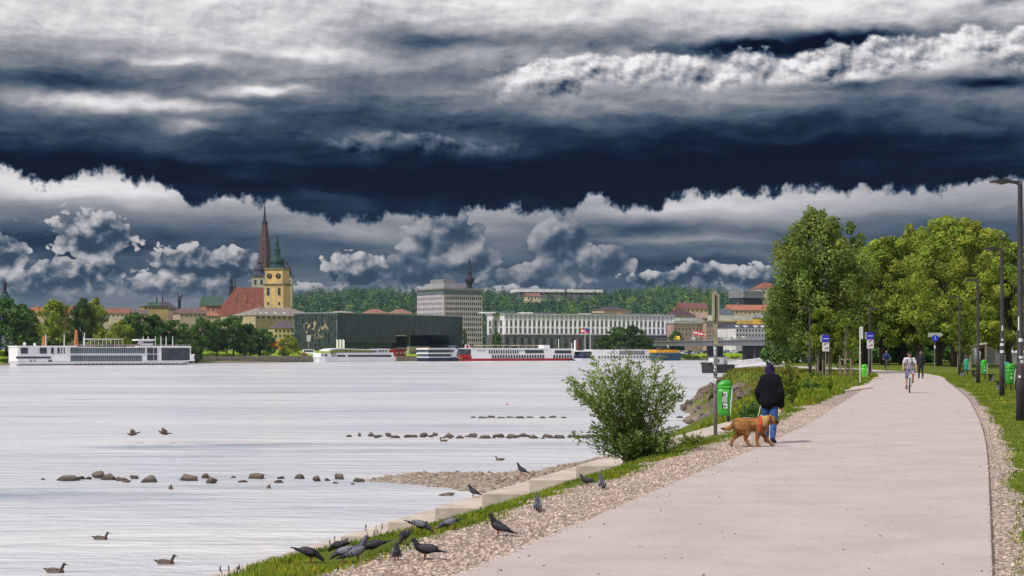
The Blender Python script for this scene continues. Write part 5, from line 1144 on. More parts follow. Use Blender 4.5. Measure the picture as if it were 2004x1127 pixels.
def flag(name, label, px, py0, py1, Y, rows, w=3.0, h=2.0, group=None, wave=.3):
    b = W(px, py0, Y); hgt = (py0 - py1) * Y / F; t = thing(name, label, 'flag', b, 0, group)
    MB().tube([(0, 0, 0), (0, 0, hgt)], [.14, .08], 8).build('pole', WHITE, t)
    n = len(rows)
    for i, c in enumerate(rows):
        q = MB(); m = 8
        for j in range(m + 1):
            x = .1 + w * j / m; y = wave * math.sin(j * 1.1); dz = -.35 * x * .5
            q.v += [(x, y, hgt - .1 - h * (i + 1) / n + dz), (x, y, hgt - .1 - h * i / n + dz)]
        for j in range(m): q.f.append((2 * j, 2 * j + 2, 2 * j + 3, 2 * j + 1))
        o = q.build('cloth_stripe', M('flag_%02d%02d%02d' % tuple(int(v * 99) for v in c), c, .7), t); md = o.modifiers.new('s', 'SOLIDIFY'); md.thickness = .04
    return t
rw = [(.6, .02, .03), (.7, .7, .7), (.6, .02, .03)]
flag('flag', 'left red and white flag flying above the bridge', 1357, 663, 645, 900, rw, 3.2, 2.6, 'red and white flags')
flag('flag', 'right red and white flag flying above the bridge beside the signpost', 1367, 663, 648, 895, rw, 3.4, 2.2, 'red and white flags')
flag('flag', 'red and white flag on a tall pole before the palace', 1145, 690, 643, 890, rw, -2.2, 2.6)
flag('flag', 'dark blue and red flag on a tall pole before the palace', 1155, 690, 643, 890, [(.03, .05, .22), (.35, .04, .12)], -3.0, 2.4)
# parked cars under the bridge
rc = random.Random(8)
for i, (p, y, c) in enumerate(((1334, 692, (.65, .65, .68)), (1343, 694, (.5, .5, .52)), (1352, 692, (.08, .09, .12)), (1362, 693, (.7, .7, .72)), (1371, 691, (.72, .72, .75)), (1384, 692, (.1, .1, .12)), (1412, 692, (.55, .56, .6)), (1424, 691, (.15, .2, .35)), (1436, 691, (.6, .6, .6)))):
    car('parked_car', ORD[i] + ' parked car from the left on the far bank under the bridge', p, y, 905, 4.4, 1.6, c, .2, False, 'cars parked under the bridge')

# -------------------------------------------------------------- hills
RID = [(300, 640), (420, 622), (520, 600), (570, 584), (600, 580), (650, 574), (700, 570), (760, 571), (800, 578), (850, 580), (950, 575), (1000, 580), (1050, 584), (1100, 582), (1180, 581), (1240, 571), (1290, 566), (1330, 565), (1380, 570), (1420, 577), (1460, 579), (1520, 582), (1700, 590), (1900, 610)]
rp = np.array([a for a, b in RID], float); ry = np.array([b for a, b in RID], float)
def hill_z(px, t):
    Y = 1350 + t * 900; zr = EH - (np.interp(px, rp, ry) + 7 - HY) * 2250 / F; k = np.clip(t, 0, 1); k = k ** .8
    return 1.0 + (zr - 1.0) * k, Y
q = MB(); PX = np.arange(260, 1960, 20); TT = [-.05, 0, .15, .3, .45, .6, .75, .9, 1.0, 1.15, 1.4]
for t_ in TT:
    for p in PX: z, Y = hill_z(p, min(t_, 1.0)); Y = 1350 + t_ * 900; z = z if t_ <= 1 else z - (t_ - 1) * 120; q.v.append(((p - CX) / F * Y, Y, z if t_ > -.01 else -3))
nP = len(PX)
for i in range(len(TT) - 1):
    for j in range(nP - 1): a = i * nP + j; q.f.append((a, a + 1, a + nP + 1, a + nP))
tag(q.build('hills', M('hill_green', (.03, .06, .045), .95, .3, .01), smooth=True), kind='structure')
LFAR = leafmat('far_leaf', (.045, .105, .055), (.11, .19, .055), .02, .15)
def clump_leaves(V, Fc, Cc, c, r, n, size, tint, rs, up=.35):
    d = rs.normal(size=(n, 3)); d /= np.linalg.norm(d, axis=1)[:, None]; rad = (.55 + .45 * rs.rand(n))[:, None]
    P = np.array(c) + d * np.array(r) * rad
    a = rs.normal(size=(n, 3)); a /= np.linalg.norm(a, axis=1)[:, None]
    nrm = d + rs.normal(size=(n, 3)) * .7; nrm[:, 2] += up; nrm /= np.linalg.norm(nrm, axis=1)[:, None]
    b = np.cross(nrm, a); b /= np.linalg.norm(b, axis=1)[:, None]; a = np.cross(b, nrm)
    s = (size * (.6 + .8 * rs.rand(n)))[:, None]
    q = np.stack([P - a * s, P + b * s * .6, P + a * s, P - b * s * .6], 1)
    t = (tint if hasattr(tint, '__len__') else np.array([tint] * 3)) * (.75 + .5 * rs.rand(n))[:, None]
    V.append(q.reshape(-1, 3)); Cc.append(np.repeat(t, 4, 0))
def leaf_obj(name, V, Cc, mat, parent=None, loc=None):
    V = np.concatenate(V); C = np.concatenate(Cc); n = len(V) // 4; me = bpy.data.meshes.new(name)
    me.from_pydata(V.tolist(), [], np.arange(n * 4).reshape(n, 4).tolist()); ca = me.color_attributes.new('tint', 'FLOAT_COLOR', 'POINT')
    ca.data.foreach_set('color', np.concatenate([C, np.ones((len(C), 1))], 1).astype(np.float32).ravel()); me.materials.append(mat)
    o = bpy.data.objects.new(name, me); COL.objects.link(o)
    if parent: o.parent = parent
    if loc is not None: o.location = loc
    return o
rs = np.random.RandomState(4); V = []; C_ = []
for i in range(2300):
    p = 300 + rs.rand() * 1350; t_ = rs.rand() ** .75
    if 440 < p < 560 and t_ > .8: continue
    z, Y = hill_z(p, t_); x = (p - CX) / F * Y
    h = rs.rand(); tall = rs.rand() < .12
    rr = (4.5 + 3 * rs.rand(), 4.5 + 3 * rs.rand(), (5 + 3 * rs.rand()) * (1.5 if tall else 1))
    tn = np.array([.75, .8, 1.25]) if h < .5 else (np.array([1.1, 1.15, .9]) if h < .85 else np.array([1.9, 1.55, .9]))
    if tall: tn = np.array([.5, .6, 1.0]); rr = (3, 3, rr[2])
    clump_leaves(V, None, C_, (x, Y, z + rr[2] * .8), rr, 95, 1.0, tn, rs, .9)
o = leaf_obj('hill_forest', V, C_, LFAR); tag(o, 'dense blue green wood covering the hills behind the town', 'forest', kind='stuff')
t, f = house('hilltop_station', 'long flat white roofed building crowning the wooded hill', 1016, 2110, 1172, 2130, 572, 566.5, 30, (.50, .46, .40), (.70, .68, .66), [(573, 577)], 16, .6, 'flat', 590, 'building', over=4)
MB().box(f.x(1142), f.x(1148), 5, 9, f.z(1145, 566), f.z(1145, 561)).build('rooftop_room', wallmat((.08, .08, .09)), t)
house('hillside_house', 'cream house among hill trees under the flat roofed hilltop building', 1031, 1900, 1058, 1903, 580, 573, 14, (.60, .48, .32), (.20, .10, .08), [(582, 585)], 4, .4, 'gable', 592)
house('hillside_house', 'small dark roofed lookout house on the left hill ridge', 597, 2150, 612, 2152, 577, 572, 10, (.14, .12, .13), (.08, .07, .09), kind='flat', ybase=586)
# ================================================================== trees
BARK = M('bark', (.055, .040, .030), .95, .35, 3, .6); BARKP = M('pale_bark', (.22, .18, .14), .9, .3, 6, .3)
def tree_parts(H, Rr, cb, nclump, nleaf, lsize, seed, prof, streak=1.0, stems=3, tint=(1, 1, 1), crad=(.75, 1.35)):
    """returns trunk MB and (V, C) of the crown for a tree of height H whose crown starts at cb"""
    rs = np.random.RandomState(seed); tr = MB(); V, C_ = [], []
    for k in range(stems):
        a = k * 6.283 / max(stems, 1) + rs.rand(); sp = .0 if stems == 1 else .10 * Rr
        pts_ = []; top = H * (.86 - .1 * (k > 0)); n = 7
        for i in range(n + 1): q = i / n; pts_.append((math.cos(a) * (sp + q * Rr * .42 * (stems > 1)) * q + (rs.rand() - .5) * .15, math.sin(a) * (sp + q * Rr * .42 * (stems > 1)) * q + (rs.rand() - .5) * .15, -.25 + q * top))
        r0 = .022 * H * (1 if stems == 1 else .72); tr.tube(pts_, [r0 * (1 - .88 * i / n) + .02 for i in range(n + 1)] if k else [r0 * 1.25] + [r0 * (1 - .88 * i / n) + .02 for i in range(1, n + 1)], 8)
    for i in range(nclump):
        t_ = rs.rand() ** .85; w = np.interp(t_, *prof) * Rr; a = rs.rand() * 6.283; rad = w * math.sqrt(.12 + .88 * rs.rand()) * (.92 + .2 * rs.rand())
        if rs.rand() < .18: rad *= 1.16; t_ = min(t_ * 1.05, 1.03)
        c = (math.cos(a) * rad, math.sin(a) * rad, cb + t_ * (H - cb) * .97); cr = crad[0] + (crad[1] - crad[0]) * rs.rand(); cr *= .62 if rad > w * 1.02 else 1; cr *= .6 + .4 * min(1, w / Rr + .1)
        tn = np.array(tint) * (.62 + .75 * rs.rand()) * np.array([1 + .25 * (rs.rand() - .4), 1, 1])
        clump_leaves(V, None, C_, c, (cr, cr, cr * streak * .85), nleaf, lsize, tn, rs, .3)
        if i % 3 == 0: z0 = max(c[2] * .55, cb * .7); tr.tube([(c[0] * .12, c[1] * .12, z0), (c[0] * .55, c[1] * .55, (z0 + c[2]) / 2 + .2), (c[0] * .95, c[1] * .95, c[2])], [.011 * H * .55, .006 * H * .6, .012], 5, cap=False)
    return tr, V, C_
def tree(label, px, Y, H, Rr, cb, nclump, nleaf, lsize, seed, prof, mat, group=None, z=None, name='tree', bark=None, **kw):
    x = (px - CX) / F * Y; z = ground_at(x, Y) if z is None else z; t = thing(name, label, 'tree', (x, Y, z), 0, group)
    tr, V, C_ = tree_parts(H, Rr, cb, nclump, nleaf, lsize, seed, prof, **kw); tr.build('trunk', bark or BARK, t, True); leaf_obj('crown', V, C_, mat, t); return t
LW = leafmat('willow_leaf', (.135, .205, .045), (.235, .300, .070), .35, .4)
LP = leafmat('plane_leaf', (.185, .260, .035), (.32, .365, .055), .30, .4)
LD = leafmat('dark_leaf', (.050, .125, .032), (.10, .19, .04), .25, .3)
LF_ = leafmat('riverside_leaf', (.040, .085, .020), (.11, .17, .03), .08, .35)
LY = leafmat('young_leaf', (.12, .19, .018), (.21, .26, .03), .8, .4)
OV = ([0, .12, .35, .62, .82, .94, 1], [.62, .88, 1, .93, .70, .42, .12])
RD = ([0, .15, .4, .7, .9, 1], [.55, .85, 1, .85, .55, .25])
POP = ([0, .15, .4, .7, .9, 1], [.8, 1, 1, .85, .6, .2])
tree('big broad willow with several dark stems left of the path', 1604, 137, 12.5, 4.15, 1.2, 240, 190, .115, 11, OV, LW, streak=1.6, stems=4, crad=(.55, 1.0))
BT = [('tree on the right of the path with the tallest rounded yellow green crown', 1868, 186, 15.9, 4.3), ('yellow green tree whose thick trunk stands behind the blue disc sign', 1838, 196, 16.6, 4.2), ('tree left of the thick trunked one behind the walking pedestrian', 1798, 205, 16.2, 4.1),
      ('tree behind the cyclist with a lower rounded crown', 1766, 212, 15.6, 4.6), ('wide crowned tree between the big willow and the avenue', 1728, 208, 15.0, 5.0), ('tree behind the second and third right lamp posts', 1925, 178, 14.6, 4.3), ('tree at the right photo edge behind the nearest lamp', 1975, 168, 12.2, 3.6), ('tree half hidden behind the right side of the big willow', 1694, 215, 14.6, 4.8)]
base = None
for i, (lab, px, Y, H, Rr) in enumerate(BT):
    if i < 3:
        o = tree(lab, px, Y, 16, 4.2, 2.6, 150, 170, .145, 30 + i, RD, LP, 'avenue trees right of the path', stems=1 if i != 1 else 2, crad=(.7, 1.25)); base = (base or []) + [o]; o.scale = (Rr / 4.2, Rr / 4.2, H / 16)
    else:
        x = (px - CX) / F * Y; clone(base[i % 3], (x, Y, ground_at(x, Y)), i * 1.3, lab, 'avenue trees right of the path', (Rr / 4.2, Rr / 4.2, H / 16))
# darker row behind the avenue
dk = None
for i, px in enumerate((1560, 1606, 1652, 1700, 1744, 1790, 1832, 1878, 1922, 1966, 2012)):
    Y = 236 + (i * 37) % 24; x = (px - CX) / F * Y; lab = f'{ORD[i]} dark tree from the left in the shady row behind the avenue'
    if dk is None: dk = tree(lab, px, Y, 9.5, 4.4, .1, 90, 90, .26, 50, POP, LD, 'dark trees behind the avenue', stems=2, crad=(.9, 1.5))
    else: clone(dk, (x, Y, ground_at(x, Y)), i * 1.1, lab, 'dark trees behind the avenue', (1.1, 1.1, .85 + .3 * ((i * 7) % 5) / 5))
# young staked trees
def stakes(t, r=.45, h=1.9, n=4, slats=False):
    for i in range(n): a = i * 6.283 / n + .5; MB().tube([(r * math.cos(a), r * math.sin(a), -.2), (r * math.cos(a), r * math.sin(a), h)], .04, 6).build('stake', BARKP, t)
    q = MB()
    for i in range(n): a = i * 6.283 / n + .5; b = a + 6.283 / n; q.tube([(r * math.cos(a), r * math.sin(a), h - .1), (r * math.cos(b), r * math.sin(b), h - .1)], .035, 6)
    q.build('crossbar', BARKP, t)
t = tree('young tree with dense bright crown inside a cage of wooden stakes', 1612, 116, 4.6, 1.05, 1.7, 60, 110, .07, 61, POP, LY, stems=1, crad=(.25, .42), name='young_tree'); stakes(t, .5, 2.0, 8)
t = tree('thin yellow green sapling with a low staked frame beside the white signpost', 1655, 112, 3.9, .62, 1.5, 34, 80, .06, 62, POP, LY, stems=1, crad=(.18, .34), name='young_tree', bark=BARKP); stakes(t, .5, 1.3, 4)
t = tree('young green tree beside the fourth right lamp post', 1886, 140, 4.9, 1.0, 1.6, 46, 90, .08, 63, RD, LY, stems=1, crad=(.3, .5), name='young_tree'); stakes(t, .5, 1.8, 3)
# trees on the far bank, left
FT = [(12, 640, 580, 46, 'dark round tree at the left edge under the church lantern'), (52, 655, 604, 24, 'loose tree second from the left edge behind the ship stern'), (62, 632, 640, 32, 'low bushy tree directly behind the ship stern'), (106, 690, 590, 30, 'airy pale green tree left of the orange funnels'), (100, 640, 645, 26, 'low shrubby tree between the airy tree and the tall one'),
      (160, 700, 585, 20, 'tall slender tree behind the middle ship funnel'), (186, 705, 586, 22, 'tall round tree left of the yellow green one'), (204, 660, 622, 28, 'yellow green rounded tree behind the deck canopy'), (150, 645, 640, 24, 'short tree behind the ship masts'), (236, 690, 618, 24, 'mid green tree right of the yellow green tree'),
      (262, 700, 609, 30, 'dark broad tree below the brown long roof'), (300, 705, 608, 34, 'dark broad tree left below the rooftop statue'), (340, 710, 612, 34, 'dark broad tree right below the rooftop statue'), (372, 700, 640, 22, 'lower tree at the ship bow'), (394, 730, 612, 24, 'dark tree right of the ship bow'),
      (425, 740, 618, 24, 'dark tree left of the flagpoles'), (457, 745, 606, 30, 'tallest dark round tree behind the flagpoles'), (488, 750, 620, 24, 'dark tree between the flagpoles and the orange container'), (516, 755, 628, 22, 'dark tree directly behind the orange container'), (563, 765, 640, 19, 'light green tree between container and museum'), (280, 660, 655, 20, 'light bush behind the ship wheelhouse')]
fv = []
for i, (px, Y, top, hw, lab) in enumerate(FT):
    H = (684 - top) * Y / F + EH - 1.2; Rr = hw * Y / F; dark = 'dark' in lab; bright = 'yellow' in lab or 'light' in lab or 'pale' in lab
    kk = (0 if dark else (2 if bright else 1)); same = [o for k_, o in fv if k_ == kk]
    if len(same) < 2:
        o = tree(lab, px, Y, 16, 6, 2.3, 90, 100, .34, 80 + i, POP if i % 2 else OV, [LD, LF_, LP][kk], 'trees along the far bank', stems=1, crad=(1.1, 2.1)); o.scale = (Rr / 6 * 1.05, Rr / 6 * 1.05, H / 16 * 1.0); fv.append((kk, o))
    else:
        x = (px - CX) / F * Y; clone(same[i % 2], (x, Y, ground_at(x, Y)), i * 2.1, lab, 'trees along the far bank', (Rr / 6 * 1.05, Rr / 6 * 1.05, H / 16))
for i, (px, Y, top, hw, lab) in enumerate([(972, 925, 652, 10, 'small conifer like tree before the left end of the palace'), (909, 900, 650, 5, 'narrow dark conifer right of the museum'), (1182, 920, 658, 20, 'dark low tree left in the clump before the palace'), (1212, 925, 643, 26, 'tallest tree in the clump before the palace'), (1240, 928, 640, 22, 'right hand tree of the clump before the palace'), (1262, 925, 660, 18, 'small tree right of the clump before the palace'), (1322, 960, 650, 14, 'light tree above the yellow lorry')]):
    x = (px - CX) / F * Y; H = (684 - top) * Y / F + 1.5; clone(fv[i % 3][1], (x, Y, 1.0), i * 1.7, lab, 'trees before the palace', (hw * Y / F / 6, hw * Y / F / 6, H / 16))
# low far bank scrub
V, C_ = [], []; rs = np.random.RandomState(9)
for i in range(150):
    px = rs.choice([rs.uniform(0, 32), rs.uniform(380, 580), rs.uniform(836, 842), rs.uniform(1335, 1420), rs.uniform(1340, 1500)]); Y = np.interp(px, [0, 380, 620, 840, 1130, 1290, 1400, 1530], [614, 705, 777, 846, 885, 907, 952, 1003]) + rs.uniform(3, 14)
    x = (px - CX) / F * Y; clump_leaves(V, None, C_, (x, Y, ground_at(x, Y) + .3), (1.4, 1.4, .8), 26, .35, (1.3, 1.2, .9), rs, .6)
tag(leaf_obj('bank_scrub', V, C_, LF_), 'low green scrub along the far waterline', 'scrub', kind='stuff')
# -------------------------------------------------------------- willow bush by the steps
def bush(name, label, px, py, H, Rr, nst, nlf, llen, mat, seed, lean=0.0, z=None, droop=.25, wid=.17, bare=.25):
    p = G(px, py, 0); rs = np.random.RandomState(seed); t = thing(name, label, 'bush', (p.x, p.y, (ground_at(p.x, p.y) if z is None else z) - .02)); st = MB(); V, C_ = [], []
    for k in range(nst):
        a = rs.rand() * 6.283; out = Rr * math.sqrt(rs.rand()) * 1.05; lo = (H > 2 and rs.rand() < .28); h = (.22 + .3 * rs.rand() if lo else 1) * H * (1 - (.20 if H > 2 else .55) * (out / Rr) ** 2) * (.70 + .34 * rs.rand()); bx, by = rs.normal() * .07 * Rr, rs.normal() * .05 * Rr
        n = 8; pts_ = []
        for i in range(n + 1):
            q = i / n; o_ = out * q ** (.85 if H > 2 else 1.25); z_ = h * (q ** .8) - droop * h * max(0, q - .7) ** 1.4 * (out / Rr); pts_.append(Vector((bx + math.cos(a) * o_ + lean * q * H + rs.normal() * .012, by + math.sin(a) * o_ * .85 + rs.normal() * .012, z_)))
        st.tube(pts_, [.008 * (1 - .8 * i / n) + .001 for i in range(n + 1)], 4, cap=False)
        m = int(nlf * (.6 + .6 * rs.rand())); qs = bare + (1 - bare) * rs.rand(m) ** .8; tn = .75 + .5 * rs.rand()
        for q in qs:
            f_ = min(q * n, n - 1e-3); i = int(f_); b0 = pts_[i].lerp(pts_[i + 1], f_ - i); sd_ = .10 * Rr * (1.1 - q * .5)
            b0 = b0 + Vector(rs.normal(size=3)) * sd_ * .55; d = (Vector((math.cos(a), math.sin(a), .5)) + Vector(rs.normal(size=3)) * .9).normalized(); s_ = d.cross(Vector(rs.normal(size=3))).normalized(); L_ = llen * (.6 + .7 * rs.rand()); w = L_ * wid
            V.append(np.array([b0, b0 + d * L_ * .45 + s_ * w, b0 + d * L_, b0 + d * L_ * .45 - s_ * w])); cc = tn * (.7 + .6 * rs.rand()) * (1.6 if rs.rand() < .12 else 1); C_.append(np.repeat([[cc, cc, cc * (1.5 if cc > 1.3 else 1)]], 4, 0))
    st.build('stems', M('twig', (.12, .10, .05), .9), t); leaf_obj('foliage', V, C_, mat, t); return t
LB = leafmat('bush_leaf', (.13, .20, .045), (.26, .32, .10), 1.2, .35, .45)
bush('willow_bush', 'airy narrow leaved willow bush between the river steps and the green bin', 1240, 884, 2.25, 1.02, 120, 112, .084, LB, 5, lean=-.05, droop=.75, bare=.10)
bush('low_bush', 'dense dark green base growth under the willow bush', 1262, 886, .72, .62, 60, 70, .06, leafmat('deep_leaf', (.06, .12, .02), (.11, .17, .03), 1, .3), 6, bare=.05, wid=.25)
bush('low_bush', 'small green tuft between the willow bush and the signpost', 1352, 868, .30, .34, 34, 24, .07, LY, 7, bare=.05, wid=.12)
bush('leafy_shrub', 'young yellow green shrub just right of the dog walker', 1551, 792, 1.85, .42, 20, 60, .10, LY, 8, bare=.15, wid=.30)
bush('low_bush', 'dark green low bush left of the dog walker legs', 1474, 815, .68, .40, 44, 40, .08, LD, 9, bare=.02, wid=.3)
bush('low_bush', 'small upright plant beyond the shrub near the thin edging', 1626, 768, .75, .16, 9, 40, .09, LY, 10, bare=.1, wid=.3)
for i, (px, py, H, Rr) in enumerate(((1515, 780, .6, .5), (1585, 765, .5, .6), (1596, 741, .55, .45), (1528, 764, .5, .5), (1488, 760, .5, .6))):
    bush('low_bush', f'{ORD[i]} low bush on the grassy bank right of the dog walker', px, py, H, Rr, 26, 40, .10, [LY, LD][i % 2], 20 + i, bare=.02, wid=.3)
# weeds with seed heads
for i, (px, py, h, n) in enumerate(((655, 1066, .12, 6), (735, 1042, .15, 7), (690, 1056, .07, 3), (448, 1110, .10, 5), (848, 1012, .07, 2))):
    p = G(px, py, 0); t = thing('weed', f'{ORD[i]} thin dry weed from the left standing against the water on the grass crest' if i else 'thin dry weed with dark seed heads at the left of the upper grass crest', 'weed', (p.x, p.y, ground_at(p.x, p.y))); q = MB(); hd = q; rr = random.Random(i)
    for k in range(n):
        x = (rr.random() - .5) * .22; y = (rr.random() - .5) * .1; H = h * (.6 + .5 * rr.random()); q.tube([(x, y, -.02), (x * 1.1, y, H * .5), (x * 1.35, y, H)], .0028, 4)
        for _ in range(4): hd.ell((x * (1.2 + rr.random() * .2), y, H * (.6 + .42 * rr.random())), (.006, .006, .011), None, 5, 4)
    q.build('stems', M('dry_stem', (.12, .105, .08), .9), t)
# ================================================================== people
SKIN = M('skin', (.45, .24, .17), .55, .08, 12, spec=.35)
def person(label, loc, rz, J, cl, vox=.008, group=None, lean_head=0, face=True):
    """J: joints in metres, figure faces -Y; cl: clothing colours"""
    t = thing('person', label, 'person', loc, rz, group); V3 = Vector; g = {k: V3(v) for k, v in J.items() if isinstance(v, tuple)}; b = MB()
    b.cap(g['pel'] + V3((0, 0, .0)), g['chest'], .115, .13); b.cap(g['neck'] - V3((0, 0, .04)), g['head'] - V3((0, 0, .06)), .052, .050)
    hd = g['head']; b.ell(hd, (.076, .095, .112)); b.ell(hd + V3((0, -.02, -.065)), (.056, .066, .052)); fy = J.get('look', (0, -1, 0)); fv_ = V3(fy).normalized(); sx_ = V3((0, 0, 1)).cross(fv_).normalized()
    b.cap(hd + fv_ * .088 + V3((0, 0, .01)), hd + fv_ * .108 + V3((0, 0, -.022)), .010, .014, 8)
    for s_ in (-1, 1): b.ell(hd + sx_ * s_ * .078, (.014, .020, .030))
    for s in 'LR':
        b.cap(g['sh' + s], g['el' + s], .046, .037); b.cap(g['el' + s], g['ha' + s], .036, .026)
        d = (g['ha' + s] - g['el' + s]).normalized(); side = V3(J.get('thumb' + s, (0, -1, 0))); side = (side - d * side.dot(d)).normalized(); nrm = d.cross(side)
        pc = g['ha' + s] + d * .045; b.cap(g['ha' + s], pc + d * .02, .026, .030)
        for k in range(4):
            o_ = side * (.027 - .018 * k); L = (.068, .076, .070, .055)[k]; a = pc + d * .03 + o_; m_ = a + d * L * .55 + nrm * .006; e = m_ + d * L * .30 + nrm * (.030 if J.get('grip') else .016); b.cap(a, m_, .0095, .0085, 6); b.cap(m_, e, .0085, .007, 6)
        b.cap(pc + side * .02 - d * .02, pc + side * .05 + d * .012, .011, .009, 6)
        b.cap(g['hip' + s], g['kn' + s], .078, .052); b.cap(g['kn' + s], g['an' + s], .050, .034); b.cap(g['an' + s], g['toe' + s] + V3((0, 0, .01)), .034, .026)
    b.cap(g['shL'], g['shR'], .055, .055); b.cap(g['hipL'], g['hipR'], .09, .09)
    b.blob('body', SKIN, t, vox, 3, dec=.6)
    # jacket or shirt
    c = MB(); th = cl.get('puff', .018)
    c.cap(g['pel'] + V3((0, 0, cl.get('hem', .05))), g['chest'], .135 + th, .142 + th); c.cap(g['shL'], g['shR'], .062 + th, .062 + th); c.cap(g['pel'] + V3((-.06, 0, cl.get('hem', .05))), g['chest'] + V3((-.07, 0, 0)), .115 + th, .11 + th); c.cap(g['pel'] + V3((.06, 0, cl.get('hem', .05))), g['chest'] + V3((.07, 0, 0)), .115 + th, .11 + th)
    c.cap(g['neck'] - V3((0, 0, .06)), g['neck'], .085, .070)
    for s in 'LR':
        e = g['el' + s]; c.cap(g['sh' + s], e if not cl.get('short') else g['sh' + s].lerp(e, .62), .055 + th, .050 + th)
        if not cl.get('short'): c.cap(e, e.lerp(g['ha' + s], .93), .048 + th, .036 + th * .8)
    c.blob(cl.get('top_name', 'jacket'), cl['top'], t, .010, 4, dec=.5)
    c = MB(); c.cap(g['hipL'], g['hipR'], .112, .112); tr_ = cl.get('trouser_end', .95)
    for s in 'LR':
        if tr_ <= 0: c.cap(g['hip' + s], g['hip' + s].lerp(g['kn' + s], .85), .100, .082)
        else: c.cap(g['hip' + s], g['kn' + s], .098, .072); c.cap(g['kn' + s], g['kn' + s].lerp(g['an' + s], tr_), .070, .055)
    c.blob(cl.get('legs_name', 'trousers'), cl['legs'], t, .010, 3, dec=.5)
    for s in 'LR':
        c = MB(); a, e = g['an' + s], g['toe' + s]; c.cap(a + V3((0, 0, .03)), a + V3((0, 0, -.02)), .046, .045); c.cap(a + V3((0, 0, -.035)), e, .042, .036); c.ell(a.lerp(e, .5) + V3((0, 0, -.03)), (.045, .11, .022)) if abs((e - a).y) > .05 else None
        c.blob('shoe', cl['shoes'], t, .009, 2)
    h = MB()
    if cl.get('hat') == 'cap':
        h.ell(hd + V3((0, .005, .045)), (.088, .105, .082)); h.ell(hd + fv_ * .11 + V3((0, 0, .055)), (.065, .065, .012)); h.blob('cap', cl['hatc'], t, .009, 2)
    elif cl.get('hat') == 'hood':
        h.ell(hd + V3((0, .01, .02)), (.098, .112, .125)); h.cap(hd + V3((0, .02, -.06)), g['neck'] + V3((0, .02, 0)), .095, .11); h.blob('hood', cl['hatc'], t, .010, 3)
    else:
        h.ell(hd + V3((0, 0, .03)) - fv_ * .018, (.088, .098, .098)); h.ell(hd - fv_ * .04 + V3((0, 0, -.03)), (.078, .07, .075)); h.blob('hair', cl['hatc'], t, .009, 2)
    if face:
        for s_ in (-1, 1): MB().ell(hd + fv_ * .086 + sx_ * s_ * .032 + V3((0, 0, .012)), (.011, .008, .007), None, 8, 6).build('eye', BLK, t)
        MB().ell(hd + fv_ * .094 + V3((0, 0, -.058)), (.024, .008, .006), None, 8, 6).build('mouth', M('lips', (.30, .09, .07), .5), t)
    return t
def standing(dx=0, step=.0, arms=.25, bend=0.0):
    return dict(pel=(0, 0, .90), chest=(0, -bend * .5, 1.27), neck=(0, -bend, 1.44), head=(0, -bend * 1.4, 1.60), shL=(.16, -bend * .8, 1.38), shR=(-.16, -bend * .8, 1.38), elL=(.22, .02, 1.12), elR=(-.22, .02, 1.12), haL=(.24, -.08, .90), haR=(-.24, -.08, .90),
                hipL=(.085, 0, .88), hipR=(-.085, 0, .88), knL=(.09, -.04 - step * .4, .49), knR=(-.09, -.02 + step * .2, .49), anL=(.09, -step * .7, .09), anR=(-.09, step, .09 + step * .12), toeL=(.10, -step * .7 - .16, .035), toeR=(-.10, step - .15, .035 + step * .02))
JK = M('black_jacket', (.006, .006, .009), .85, .35, 6, .5, spec=.12); JN = M('blue_jeans', (.035, .09, .28), .85, .3, 9, .2); PUR = M('purple_hood', (.022, .010, .055), .85, .25, 8, spec=.15); SHB = M('black_shoe', (.012, .012, .014), .6)
p = G(1506, 869, 0); J = standing(step=.12, bend=.10)
J.update(pel=(-.005, 0, .86), chest=(0, -.05, 1.17), neck=(.02, -.15, 1.32), head=(.05, -.25, 1.41), shL=(-.0, 0, 0), look=(.1, -1, -.5)); J['shL'] = (.115, -.10, 1.245); J['shR'] = (-.11, -.09, 1.25); J['elL'] = (.205, .03, 1.00); J['haL'] = (.185, -.10, .80); J['elR'] = (-.205, 0, .99); J['haR'] = (-.215, -.06, .74)
W1 = person('stooping dog walker in a bulky black jacket, purple hood and blue jeans seen from behind', (p.x, p.y, .014), R(180 - 22), J, dict(top=JK, legs=JN, shoes=SHB, hat='hood', hatc=PUR, puff=.048, hem=-.02), .007)
bpy.data.objects.remove([o for o in W1.children if o.name.startswith('mouth')][0]); [bpy.data.objects.remove(o) for o in list(W1.children) if o.name.startswith('eye')]
MB().ell((.21, -.075, .86), (.045, .045, .02)).build('cuff', M('reflective', (.6, .6, .6), .4), W1)
